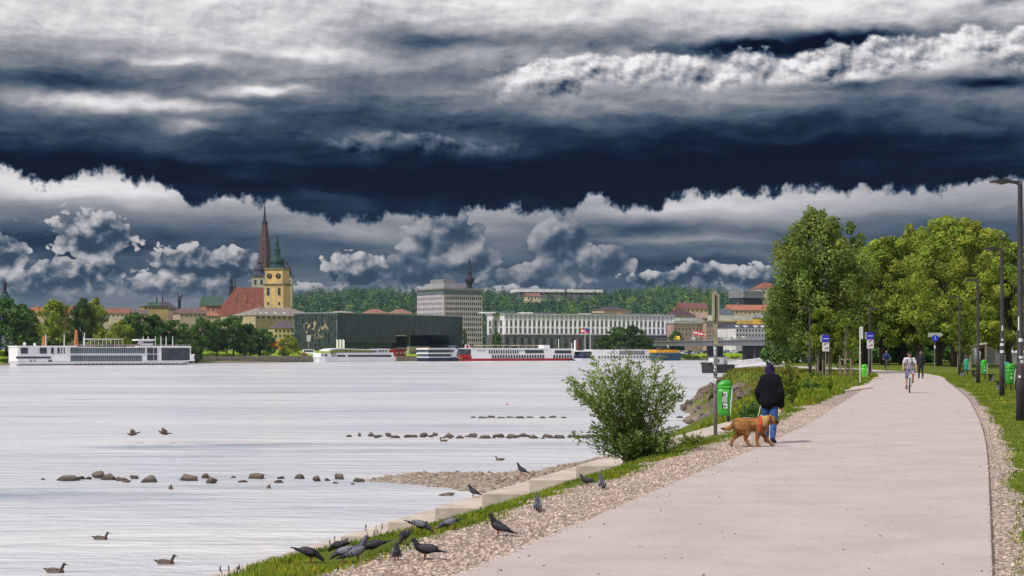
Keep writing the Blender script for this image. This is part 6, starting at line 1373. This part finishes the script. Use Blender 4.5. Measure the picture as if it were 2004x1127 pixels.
# ------------------------------------------------------------ dog
def dog_mat():
    m = bpy.data.materials.new('dog_coat'); m.use_nodes = True; nt = m.node_tree; b = nt.nodes['Principled BSDF']; b.inputs['Roughness'].default_value = .8; b.inputs['Specular IOR Level'].default_value = .2
    tc = nt.nodes.new('ShaderNodeTexCoord'); o = tc.outputs['Object']; sp = nt.nodes.new('ShaderNodeSeparateXYZ'); nt.links.new(o, sp.inputs[0]); x, z = S(nt, sp.outputs[0]), S(nt, sp.outputs[2])
    n = noise(nt, o, 7, 5, .65); nf = noise(nt, comb(nt, x * 30, z * 90), 1.0, 3, .6)
    c = mixc(nt, n.sstep(.35, .62), (.135, .052, .018), (.37, .175, .06)); c = mixc(nt, nf.sstep(.45, .7) * .45, c, (.12, .04, .012))
    c = mixc(nt, (x.sstep(.13, .19) * (1 - x.sstep(.24, .30)) * z.sstep(.36, .44)) * .6, c, (.58, .40, .16)); c = mixc(nt, x.sstep(.40, .455) * .9, c, (.03, .02, .015)); c = mixc(nt, (1 - x.sstep(-.57, -.50)) * .9, c, (.02, .012, .01))
    nt.links.new(c, b.inputs['Base Color']); bp = nt.nodes.new('ShaderNodeBump'); bp.inputs['Strength'].default_value = .7; bp.inputs['Distance'].default_value = .02; nt.links.new(nf.k, bp.inputs['Height']); nt.links.new(bp.outputs[0], b.inputs['Normal']); return m
p = G(1473, 875.5, 0); D = thing('dog', 'reddish golden dog with an orange red harness walking right beside its owner', 'dog', (p.x, p.y, .014)); b = MB(); DMt = dog_mat()
b.cap((.14, 0, .405), (-.08, 0, .425), .150, .128); b.cap((-.08, 0, .410), (-.27, 0, .43), .142, .125); b.ell((.16, 0, .37), (.13, .11, .17)); b.cap((.17, 0, .45), (.30, 0, .505), .128, .100); b.ell((.355, 0, .51), (.092, .080, .085)); b.cap((.40, 0, .49), (.475, 0, .465), .050, .030); b.cap((.40, 0, .455), (.455, 0, .425), .034, .020)
b.cap((-.34, 0, .44), (-.43, 0, .355), .050, .042).cap((-.43, 0, .355), (-.52, 0, .335), .046, .036).cap((-.52, 0, .335), (-.60, 0, .345), .036, .014)
for y, L in ((.07, [(-.27, .38, .105), (-.22, .27, .070), (-.355, .155, .034), (-.405, .045, .027), (-.385, .022, .028)]), (-.07, [(-.25, .38, .105), (-.13, .27, .070), (-.145, .145, .036), (-.085, .045, .028), (-.055, .022, .028)]), (.065, [(.17, .36, .085), (.19, .25, .050), (.285, .125, .034), (.355, .045, .027), (.385, .03, .028)]), (-.065, [(.13, .36, .085), (.085, .24, .050), (.075, .12, .034), (.075, .045, .028), (.105, .022, .029)])):
    for (x0, z0, r0), (x1, z1, r1) in zip(L[:-1], L[1:]): b.cap((x0, y, z0), (x1, y, z1), r0, r1)
b.ell((-.25, 0, .37), (.12, .10, .13))
b.blob('body', DMt, D, .010, 4)
for s_ in (-1, 1):
    MB().cap((.325, s_ * .062, .555), (.335, s_ * .088, .475), .026, .020).cap((.335, s_ * .088, .475), (.35, s_ * .085, .455), .020, .012).blob('ear', M('dog_ear', (.07, .03, .015), .85), D, .007, 2); MB().ell((.415, s_ * .038, .52), (.010, .008, .010), None, 8, 6).build('eye', BLK, D)
MB().ell((.492, 0, .475), (.018, .018, .015)).build('nose', BLK, D)
HR = M('harness', (.60, .045, .02), .6, .1, 10); q = MB()
def ring(mb, c, ry, rz_, tilt, r, w):
    n = 28; pts_ = [(c[0] + math.sin(tilt) * math.cos(a) * rz_, math.sin(a) * ry, c[1] + math.cos(a) * rz_) for a in [6.2832 * i / n for i in range(n + 1)]]
    for a, b_ in zip(pts_[:-1], pts_[1:]): mb.cap(a, b_, r, r, 6)
ring(q, (.125, .405), .158, .163, .10, .016, 0); q.build('harness', HR, D)
a_ = W1.matrix_world; bpy.context.view_layer.update(); hand = W1.matrix_world @ Vector((.205, -.13, .735)); ds = Vector((p.x + .10, p.y, .014 + .575))
q = MB().tube([hand + Vector((0, 0, .03)), hand.lerp(ds, .5) + Vector((0, 0, -.02)), ds], .009, 6); tag(q.build('leash', M('leash_cream', (.62, .56, .42), .7)), 'cream leash running from the walker hand down to the dog harness', 'leash')

# ------------------------------------------------------------ bicycles and riders
def bicycle(label, loc, rz, framec, group=None, name='bicycle'):
    t = thing(name, label, 'bicycle', loc, rz, group); fm = M('bike_' + framec[0], framec[1], .35, .05, spec=.6); r = .33; st = M('bike_steel', (.35, .35, .36), .35, .1, metal=.6)
    for y in (-.52, .53):
        tw = MB(); n = 28
        for i in range(n): a, b_ = 6.2832 * i / n, 6.2832 * (i + 1) / n; tw.cap((0, y + math.cos(a) * r, r + math.sin(a) * r), (0, y + math.cos(b_) * r, r + math.sin(b_) * r), .021, .021, 6)
        w_ = tw.build('wheel', M('rubber', (.02, .02, .02), .8), t); rm = MB(); sp_ = MB()
        for i in range(n): a, b_ = 6.2832 * i / n, 6.2832 * (i + 1) / n; rm.cap((0, y + math.cos(a) * .30, r + math.sin(a) * .30), (0, y + math.cos(b_) * .30, r + math.sin(b_) * .30), .012, .012, 5)
        for i in range(16): a = 6.2832 * i / 16; sp_.tube([(.02 * (-1) ** i, y, r), (0, y + math.cos(a) * .3, r + math.sin(a) * .3)], .002, 4)
        sp_.cap((-.05, y, r), (.05, y, r), .022, .022); rm.build('rim', st, w_); sp_.build('spokes', st, w_)
    q = MB(); bb = (0, .08, .29); hdt = (0, -.36, .86); hdb = (0, -.40, .70); stt = (0, .22, .78)
    q.cap(bb, hdb, .02, .02).cap(stt, hdt, .016, .016).cap(bb, stt, .018, .018).cap(hdb, hdt, .02, .02)
    for s_ in (-1, 1): q.cap(bb, (s_ * .06, .53, r), .012, .010).cap(stt, (s_ * .06, .53, r), .010, .009)
    q.build('frame', fm, t); q = MB()
    for s_ in (-1, 1): q.cap((s_ * .03, -.41, .68), (s_ * .055, -.52, r), .014, .011)
    q.cap((-.04, -.41, .68), (.04, -.41, .68), .015, .015).build('fork', fm, t)
    q = MB().cap(hdt, (0, -.40, .98), .015, .015).tube([(-.29, -.22, 1.0), (-.16, -.36, 1.0), (0, -.41, .98), (.16, -.36, 1.0), (.29, -.22, 1.0)], .013, 8); q.build('handlebar', BLK, t)
    q = MB().cap(stt, (0, .24, .90), .013, .013).ell((0, .25, .925), (.075, .13, .03)).build('saddle', BLK, t)
    q = MB().cap((-.06, .08, .29), (.06, .08, .29), .02, .02).cap((.07, .08, .29), (.07, .16, .42), .011, .011).cap((-.07, .08, .29), (-.07, .0, .16), .011, .011); q.build('crank', st, t)
    for s_, y, z in ((1, .16, .42), (-1, .0, .16)): MB().cbox(s_ * .12, y, z, .09, .08, .02).build('pedal', BLK, t)
    MB().ell((0, -.44, .84), (.035, .03, .035)).build('lamp', st, t); return t
def rider(label, loc, rz, cl, vox=.009):
    J = dict(pel=(0, .24, 1.0), chest=(0, .05, 1.34), neck=(0, -.02, 1.49), head=(0, -.07, 1.64), shL=(.175, .0, 1.43), shR=(-.175, .0, 1.43), elL=(.27, -.04, 1.20), elR=(-.27, -.04, 1.20), haL=(.27, -.20, 1.035), haR=(-.27, -.20, 1.035),
             hipL=(.09, .22, .96), hipR=(-.09, .22, .96), knL=(.15, -.14, .80), knR=(-.12, .02, .60), anL=(.13, .14, .50), anR=(-.13, .06, .24), toeL=(.13, .0, .455), toeR=(-.13, -.10, .195), grip=1, thumbL=(-1, 0, 0), thumbR=(1, 0, 0))
    return person(label, loc, rz, J, cl, vox)
def check_mat():
    m = M('checked_shorts', (.20, .18, .30), .85, .5, 30); return m
p = G(1780, 769, 0); hdg = R(-12)
bicycle('light framed bicycle ridden toward the camera on the path', (p.x, p.y, .014), hdg, ('white', (.62, .66, .66)))
RD_ = rider('cyclist in a black cap, pale short sleeved shirt and checked shorts riding toward the camera', (p.x, p.y, .014), hdg, dict(top=M('pale_shirt', (.55, .54, .60), .8, .2, 12), top_name='shirt', legs=check_mat(), legs_name='shorts', trouser_end=0, short=1, shoes=SHB, hat='cap', hatc=BLK, puff=.012, hem=.02))
for s_ in (-1, 1): MB().tube([(s_ * .09, -.13, 1.46), (s_ * .10, -.125, 1.30), (s_ * .12, -.02, 1.15)], .017, 6).build('backpack_strap', BLK, RD_)
for s_ in (-1, 1): MB().ell((s_ * .032, -.157, 1.652), (.026, .012, .018)).build('sunglasses', BLK, RD_)
p = G(1802, 741, 0); p.x += .0
person('pedestrian in dark clothes walking away, right behind the cyclist', (p.x, p.y, .014), R(180), {**standing(step=.16), 'grip': 0}, dict(top=M('dark_vest', (.02, .018, .028), .8, .3, 8), legs=M('dark_trousers', (.022, .022, .035), .85, .2), shoes=SHB, hat='hair', hatc=M('grey_hair', (.16, .14, .12), .9, .3, 20), puff=.02), .010)
p = G(1735, 726, 0)
bicycle('dark bicycle of the distant rider at the shaded bend', (p.x, p.y, .014), R(-15), ('dark', (.03, .03, .035)))
rider('distant cyclist in a dark blue top riding out of the shade', (p.x, p.y, .014), R(-15), dict(top=M('navy_top', (.03, .05, .17), .8, .2), legs=M('dark_trousers', (.022, .022, .035)), shoes=SHB, hat='hair', hatc=M('brown_hair', (.06, .035, .02), .9), puff=.018, hem=.02), .013)
for i, (px, Y, c, lab) in enumerate(((1602, 178, (.45, .03, .03), 'small distant person in red between the lamp post and the staked tree'), (1671, 200, (.55, .20, .03), 'small distant person in orange under the trees beside the white signpost'), (1583, 190, (.03, .03, .05), 'small distant person in black behind the left lamp post'), (1645, 205, (.5, .5, .5), 'small distant person in pale grey behind the sapling'))):
    person(lab, ((px - CX) / F * Y, Y, 0), i * 1.4, standing(step=.12), dict(top=M('top_%d' % i, c, .8), legs=M('dark_trousers', (.022, .022, .035)), shoes=SHB, hat='hair', hatc=M('brown_hair', (.06, .035, .02), .9)), .018, 'people under the trees')

# ================================================================== street furniture
STL = M('lamp_steel', (.035, .030, .035), .5, .3, 2, .1, spec=.4)
STK = [M('sticker_white', (.65, .66, .68), .6, .05), M('sticker_dark', (.05, .05, .09), .6), M('sticker_red', (.4, .05, .05), .6)]
def lamp(label, px, Y, H, side=-1, group='tall lamp posts', rot=0, arm=.78, r=1.0):
    x = (px - CX) / F * Y; t = thing('street_lamp', label, 'street lamp', (x, Y, ground_at(x, Y)), rot, group)
    MB().tube([(0, 0, -.4), (0, 0, 1.3), (0, 0, 1.34), (0, 0, H - .1), (0, 0, H)], [.105 * r, .105 * r, .085 * r, .060 * r, .055 * r], 14).build('pole', STL, t, True)
    s_ = side; MB().xprism([(0, H - .11), (s_ * .12, H - .06), (s_ * arm * .45, H - .02), (s_ * arm * .45, H + .035), (0, H + .02), (-s_ * .05, H - .02)][::(1 if s_ > 0 else -1)], -.04, .04).build('arm', STL, t)
    hd = MB().xprism([(s_ * arm * .35, H - .03), (s_ * arm * .65, H - .075), (s_ * arm, H - .01), (s_ * arm * .95, H + .02), (s_ * arm * .5, H + .07), (s_ * arm * .35, H + .05)][::(1 if s_ > 0 else -1)], -.11, .11).build('lamp_head', STL, t)
    MB().xprism([(s_ * arm * .5, H - .062), (s_ * arm * .65, H - .084), (s_ * arm * .9, H - .034), (s_ * arm * .9, H - .02)][::(1 if s_ > 0 else -1)], -.08, .08).build('lamp_glass', M('lamp_glass', (.55, .55, .5), .3), hd)
    return t
def sticker(t, z, w, h, m, r=.088, a=-1.57, n=5):
    q = MB(); da = w / r / 2
    for i in range(n):
        aa = a - da + 2 * da * i / (n - 1)
        for zz_ in (z, z + h): q.v.append(((r + .003) * math.cos(aa), (r + .003) * math.sin(aa), zz_))
    for i in range(n - 1): q.f.append((2 * i, 2 * i + 2, 2 * i + 3, 2 * i + 1))
    q.build('sticker', m, t)
L1_ = lamp('nearest and tallest lamp post at the right photo edge, with stickers', 1996.5, 45, 6.2)
for z, w, h, m, a in ((2.05, .10, .09, 0, -1.75), (1.62, .12, .07, 0, -1.5), (1.50, .08, .08, 0, -1.3), (1.42, .05, .05, 2, -1.2), (2.35, .03, .35, 0, -2.3), (1.12, .06, .06, 0, -2.0), (1.68, .06, .05, 1, -1.6)): sticker(L1_, z, w, h, STK[m], .108 if z < 1.3 else .088, a)
L2_ = lamp('second lamp post from the right with white sticker bands', 1961, 69, 5.85)
for z, w, h, m in ((2.0, .2, .10, 0), (1.88, .18, .05, 1), (1.72, .22, .10, 0), (2.2, .08, .08, 0), (2.6, .05, .2, 0)): sticker(L2_, z, w, h, STK[m], .086, -1.7)
lamp('third lamp post from the right', 1914, 95, 5.65); lamp('fourth and farthest lamp post right of the path', 1878, 123, 5.6)
lamp('lamp post left of the path near the blue sign with its head to the left', 1585, 121, 4.75, group='left lamp posts'); lamp('lamp post beside the second blue sign with its head to the right', 1702, 130, 4.95, 1, group='left lamp posts', r=1.1)
# signpost with edge-on panels
p = G(1400, 852, 0); t = thing('sign_post', 'tall grey post with edge on sign panels and stickers beside the green bin', 'sign post', (p.x, p.y, -.05)); GV = M('galvanised', (.20, .20, .19), .5, .2, 4, .1)
MB().tube([(0, 0, -.3), (0, 0, 3.16)], .042, 12).build('pole', GV, t, True)
PC = M('panel_olive', (.30, .28, .18), .7, .2, 3)
for x0, z0, z1, d in ((-.060, 2.52, 3.13, .11), (.042, 2.55, 3.10, .10)): MB().box(x0, x0 + .032, -d, d, z0, z1).build('sign_panel', PC, t)
MB().box(-.035, .04, -.06, .06, 2.0, 2.5).build('side_panel', M('panel_olive', (.30, .28, .18)), t)
rr = random.Random(4)
for k in range(22): sticker(t, 1.15 + rr.random() * 1.2, .02 + rr.random() * .05, .02 + rr.random() * .05, STK[rr.choice([0, 0, 1, 1])], .042, -1.57 + (rr.random() - .5) * 1.6, 4)
for z in (.98, 1.35, 2.0): MB().lathe([(.046, z), (.046, z + .02)], 12).build('clamp', BLK, t)
# green bins
def bin_(label, px, py, Y, sc=1.0, col='green', paws=False, rz=0, group='green litter bins', z=None):
    cm = {'green': M('bin_green', (.035, .30, .025), .4, .12, 3, spec=.5), 'lime': M('bin_lime', (.09, .50, .02), .4, .1, 3, spec=.5), 'teal': M('bin_teal', (.03, .27, .18), .4, .12, 3, spec=.5)}[col]
    q = W(px, py, Y); zz_ = ground_at(q.x, q.y); t = thing('litter_bin', label, 'litter bin', (q.x, q.y, zz_), rz, group); t.scale = (sc,) * 3
    b0 = (q.z - zz_) / sc; 
    def loop(w, d, z, n=20, e=3.2):
        out = []
        for i in range(n): a = 6.2832 * i / n; c, s_ = math.cos(a), math.sin(a); out.append((w * abs(c) ** (2 / e) * (1 if c > 0 else -1), d * abs(s_) ** (2 / e) * (1 if s_ > 0 else -1), z))
        return out
    def skin(levels, cap=True):
        mb = MB(); n = 20
        for lv in levels: mb.v += lv
        for i in range(len(levels) - 1):
            for k in range(n): mb.f.append((i * n + k, i * n + (k + 1) % n, (i + 1) * n + (k + 1) % n, (i + 1) * n + k))
        mb.f.append(tuple(range(n - 1, -1, -1))); mb.f.append(tuple((len(levels) - 1) * n + k for k in range(n))); return mb
    skin([loop(.10, .09, b0), loop(.150, .13, b0 + .02), loop(.158, .14, b0 + .10), loop(.165, .15, b0 + .35), loop(.185, .165, b0 + .55), loop(.198, .175, b0 + .74)]).build('bin_body', cm, t, True)
    skin([loop(.222, .19, b0 + .735), loop(.225, .195, b0 + .75), loop(.225, .195, b0 + .775), loop(.20, .175, b0 + .78)]).build('rim', M('rim_green', (.09, .48, .06), .4), t)
    ld = skin([loop(.195, .17, b0 + .775), [(x * .97 + .01, y, z + (.06 if x > -.05 else .02)) for x, y, z in loop(.19, .165, b0 + .80)], [(x * .8 + .035, y * .9, z) for x, y, z in loop(.17, .15, b0 + .90)], [(x * .6 + .05, y * .8, z) for x, y, z in loop(.15, .13, b0 + .935)]]).build('lid', cm, t, True)
    MB().box(.10, .196, -.10, .10, b0 + .80, b0 + .90, .012, .02).build('opening', M('bin_dark', (.012, .03, .02), .6), ld)
    MB().xprism([(.150, b0 + .02), (.168, b0 + .08), (.178, b0 + .35), (.20, b0 + .50), (.208, b0 + .73), (.190, b0 + .73), (.172, b0 + .50), (.150, b0 + .35)], -.150, -.06).build('side_strip', M('bin_silver', (.55, .58, .62), .4), t)
    MB().tube([(.12, .12, -.3), (.12, .12, b0 + .6)], .035, 8).build('post', M('dark_iron', (.05, .05, .055)), t)
    if paws:
        for z, kind in ((.50, 1), (.36, 0), (.20, 1)):
            yy = -.158 - (z - .2) * .05; c = MB().box(-.065, .075, yy - .004, yy + .02, b0 + z, b0 + z + .13).build('sticker', STK[0] if kind else M('sticker_grey', (.35, .38, .40), .6), t)
            if kind:
                pm = MB().ell((.01, yy - .006, b0 + z + .045), (.030, .003, .024), None, 10, 6)
                for dx, dz in ((-.035, .07), (-.012, .095), (.018, .095), (.042, .07)): pm.ell((.01 + dx, yy - .006, b0 + z + dz), (.010, .003, .013), None, 8, 5)
                pm.build('paw_print', BLK, c); MB().box(-.063, -.030, yy - .006, yy, b0 + z + .002, b0 + z + .128).build('print_edge', BLK, c)
    elif sc >= 1: MB().box(-.03, .04, -.165, -.155, b0 + .45, b0 + .50).box(-.04, .05, -.160, -.150, b0 + .25, b0 + .33).build('sticker', STK[0], t)
    return t
bin_('green dog waste bin with paw print stickers beside the grey signpost', 1417, 814, 45.0, 1.0, 'green', True, R(-4))
bin_('bright green bin behind the nearest bench at the right', 1976, 752, 78, 1.0, 'green', rz=.2); bin_('teal green bin half hidden behind the second right lamp post', 1967, 747, 82, 1.0, 'teal', rz=.2)
bin_('bright green bin behind the third right lamp post', 1925, 734, 105, 1.0, 'green'); bin_('teal bin beside the fourth right lamp post', 1891, 727, 126, .98, 'teal'); bin_('lime green bin left of the path next to the white signpost', 1691, 740, 108, .92, 'lime')
def bench(label, px, py, L=1.7, rz=0.0):
    p = G(px, py, 0); t = thing('bench', label, 'bench', (p.x, p.y, 0), rz, 'benches on the lawn'); wd = M('bench_wood', (.035, .025, .02), .8, .4, 4)
    for i in range(4): MB().box(-L / 2, L / 2, -.22 + i * .115, -.22 + i * .115 + .095, .40, .445).build('seat_slat', wd, t)
    for s_ in (-1, 1): MB().box(s_ * L * .36 - .06, s_ * L * .36 + .06, -.2, .2, -.1, .40).build('leg', M('bench_concrete', (.16, .15, .14), .9), t)
    return t
bench('dark backless bench in front of the nearest right bins', 1975, 764, 1.35, .3); bench('dark backless bench below the bin at the third right lamp', 1926, 747, 1.3, .3); bench('dark low bench below the teal bin, farthest right of the path', 1895, 737, 1.3, .3)
# signs
BLU = M('sign_blue', (.012, .02, .42), .5, .05, spec=.5); WPN = M('sign_white', (.55, .55, .58), .6, .12, 4); SGR = M('sign_back', (.28, .30, .33), .5, .1)
def info_sign(label, px, py, Y, H, posts=1):
    x = (px - CX) / F * Y; t = thing('info_sign', label, 'sign', (x, Y, 0), 0, 'blue and white information signs'); k = Y / F; w = 6.6 * k
    zt = EH - (py - HY) * k
    for i in range(posts): MB().tube([(i * .25 - (posts - 1) * .12, .04, -.3), (i * .25 - (posts - 1) * .12, .04, zt - .1)], .03, 8).build('post', GV, t)
    b = MB().box(-w, w, -.03, 0, zt - 14 * k, zt).build('blue_panel', BLU, t); MB().box(-w * .8, w * .8, -.036, -.031, zt - 8 * k, zt - 6.6 * k).build('white_line', WPN, b)
    w_ = MB().box(-w, w, -.03, 0, zt - 32 * k, zt - 14.6 * k).build('white_panel', WPN, t); q = MB()
    for (x0, z0, sx, sz) in ((-.5, 20, .5, 4), (.15, 18, .4, 5), (-.4, 28, .45, 3), (.2, 27, .5, 4)): q.box(w * x0, w * (x0 + sx), -.036, -.031, zt - z0 * k, zt - (z0 - sz) * k)
    q.build('pictogram', M('pictogram', (.30, .12, .10), .7), w_); MB().box(-w - .10, -w - .02, -.03, .25, zt - 14 * k, zt).build('side_panel', SGR, t); return t
info_sign('blue and white information sign on one post in front of the staked tree', 1616, 655.5, 108, 2.9); info_sign('blue and white information sign on two posts beside the lamp post', 1703, 650, 128, 3.0, 2)
p = G(1683, 753, 0); t = thing('sign_post', 'thin pale post with a narrow white panel left of the lime bin', 'sign post', (p.x, p.y, 0)); MB().tube([(0, 0, -.3), (0, 0, 3.02)], .032, 8).build('pole', M('pale_steel', (.6, .58, .55)), t); MB().box(.035, .12, -.2, .2, 2.4, 3.05).build('panel', WPN, t); MB().box(-.05, .05, -.04, -.02, 1.6, 1.72).build('tag', WPN, t)
p = G(1829, 724, 0); t = thing('direction_sign', 'white arrow sign pointing right above a blue disc sign on a post', 'sign', (p.x, p.y, 0)); k = p.y / F
MB().tube([(0, 0, -.3), (0, 0, 73 * k)], .035, 8).build('pole', GV, t); MB().xprism([(-13 * k, 65 * k), (12 * k, 65 * k), (17 * k, 69 * k), (12 * k, 73 * k), (-13 * k, 73 * k)], -.06, -.03).build('arrow_panel', M('arrow_grey', (.36, .38, .36), .6, .1), t)
o = MB().lathe([(.01, 0), (6.6 * k, 0), (6.6 * k, .03), (.01, .03)], 24).build('blue_disc', BLU, t, loc=(1 * k, -.07, 62 * k)); o.rotation_euler = (R(90), 0, 0)
q = MB().cap((0, -2 * k, .035), (0, 2.5 * k, .035), .05, .04, 6).ell((0, 3.4 * k, .035), (.05, .05, .01)).cap((-.09, -2.4 * k, .035), (.09, -2.4 * k, .035), .02, .02, 6).build('white_symbol', M('disc_symbol', (.25, .35, .75), .5), o); MB().box(-.06, .08, -.06, -.035, 42 * k, 48 * k).build('small_plate', WPN, t)
p = G(1874, 728, 0); t = thing('sign_post', 'grey pole with small square plate and edge on round sign beside the fourth lamp', 'sign post', (p.x, p.y, 0)); k = p.y / F
MB().tube([(0, 0, -.3), (0, 0, 68 * k)], .032, 8).build('pole', GV, t); MB().box(-4.5 * k, 3.5 * k, -.05, -.03, 43 * k, 52 * k).build('plate', WPN, t); MB().box(-.12, -.06, -.28, .28, 54 * k, 66 * k).build('round_sign_edge', SGR, t)
# timber shelter frame and pale pavilion beyond the lawn
t = thing('timber_shelter', 'open timber frame shelter with a slanted pale beam beyond the third lamp', 'shelter', W(1888, 716, 150)); k = 150 / F
for x in (0, 10 * k, 40 * k): MB().box(x, x + .14, 0, .14, -.3, 40 * k if x < .1 else 43 * k).build('post', BARKP, t)
MB().xprism([(-1 * k, 36 * k), (44 * k, 43 * k), (44 * k, 45 * k), (-1 * k, 38.5 * k)], -.05, 1.6).build('roof_beam', M('pale_timber', (.45, .40, .33), .8, .15), t)
t, f = house('garden_pavilion', 'pale flat roofed pavilion glimpsed between trunks at the right edge', 1948, 205, 2016, 208, 668, 663, 5, (.50, .50, .52), (.40, .40, .42), [(674, 690)], 6, .45, 'flat', 712, 'pavilion')
for i in range(3): x = f.x(1958 + i * 16); MB().lathe([(.01, 0), (.6, 0), (.03, .5), (.01, .5)], 8, (x, -1.5, f.z(1960, 690))).build('parasol', WPN, t)
# jetty and pontoon
pa = W(1438, 716, 400); pb = W(1566, 703, 300); d = pb - pa; L = math.hypot(d.x, d.y); t = thing('gangway', 'long white railed gangway bridging from the dark pontoon boat to the bank', 'gangway', (pa.x, pa.y, 0), math.atan2(d.y, d.x))
def zl(x): return pa.z + (pb.z - pa.z) * x / L
for y in (0, 2.2):
    q = MB(); q.add([(0, y, zl(0) - .4), (L, y, zl(L) - .4), (L, y + .2, zl(L) - .4), (0, y + .2, zl(0) - .4), (0, y, zl(0)), (L, y, zl(L)), (L, y + .2, zl(L)), (0, y + .2, zl(0))], [(3, 2, 1, 0), (4, 5, 6, 7), (0, 1, 5, 4), (1, 2, 6, 5), (2, 3, 7, 6), (3, 0, 4, 7)])
    q.add([(0, y, zl(0) + .95), (L, y, zl(L) + .95), (L, y + .12, zl(L) + .95), (0, y + .12, zl(0) + .95), (0, y, zl(0) + 1.12), (L, y, zl(L) + 1.12), (L, y + .12, zl(L) + 1.12), (0, y + .12, zl(0) + 1.12)], [(3, 2, 1, 0), (4, 5, 6, 7), (0, 1, 5, 4), (1, 2, 6, 5), (2, 3, 7, 6), (3, 0, 4, 7)])
    n = int(L / 3)
    for i in range(n): x = L * i / n; q.box(x, x + .1, y, y + .1, zl(x), zl(x) + 1.0); q.tube([(x, y + .05, zl(x)), (x + L / n, y + .05, zl(x) + 1.0)], .05, 4)
    q.build('side_truss', WHITE, t)
q = MB(); q.add([(0, .2, zl(0) - .2), (L, .2, zl(L) - .2), (L, 2.2, zl(L) - .2), (0, 2.2, zl(0) - .2), (0, .2, zl(0) - .1), (L, .2, zl(L) - .1), (L, 2.2, zl(L) - .1), (0, 2.2, zl(0) - .1)], [(3, 2, 1, 0), (4, 5, 6, 7), (0, 1, 5, 4), (1, 2, 6, 5), (2, 3, 7, 6), (3, 0, 4, 7)]); q.build('deck', M('deck_grey', (.25, .25, .26), .8), t)
f = Fac(1389, 408, 1451, 414); t = f.thing('pontoon_boat', 'dark flat pontoon boat with a small white cabin at the end of the gangway', 'boat'); X = f.x; zz = f.z
hull(t, f.L, 3.6, 1.6, zz(1400, 713), M('pontoon_black', (.035, .035, .04), .6, .2), rise=-.25); MB().box(X(1389), X(1396), .2, 3.2, zz(1392, 713), zz(1392, 709)).build('bulwark', M('pontoon_black', (.035, .035, .04)), t)
MB().box(X(1402), X(1420), .6, 2.8, zz(1410, 713), zz(1410, 699)).build('cabin', WHITE, t); MB().box(X(1401), X(1421), .5, 2.9, zz(1410, 699), zz(1410, 697)).build('cabin_roof', M('dark_iron', (.05, .05, .055)), t); MB().box(X(1408), X(1411), .55, .6, zz(1410, 709), zz(1410, 703)).build('cabin_window', GLASS, t); MB().box(X(1421), X(1429), .9, 2.6, zz(1425, 713), zz(1425, 697)).build('box', M('grey_box', (.45, .46, .48), .6), t)
# driftwood and red buoy
tag(MB().ell((0, 0, 0), (.13, .13, .13)).build('buoy', RED, None, True, loc=G(992, 792, WATER)), 'tiny red buoy on the river left of the willow bush', 'buoy')
# ------------------------------------------------------------------ air
hz = MB().box(-3500, 3500, -60, 3300, -7, 92).build('haze'); tag(hz, kind='stuff')
hm = bpy.data.materials.new('haze_air'); hm.use_nodes = True; nt = hm.node_tree; nt.nodes.clear()
out = nt.nodes.new('ShaderNodeOutputMaterial'); pv = nt.nodes.new('ShaderNodeVolumePrincipled'); nt.links.new(pv.outputs[0], out.inputs['Volume'])
pv.inputs['Color'].default_value = (.50, .74, 1, 1); pv.inputs['Density'].default_value = .000032; pv.inputs['Anisotropy'].default_value = .1
hz.data.materials.append(hm)
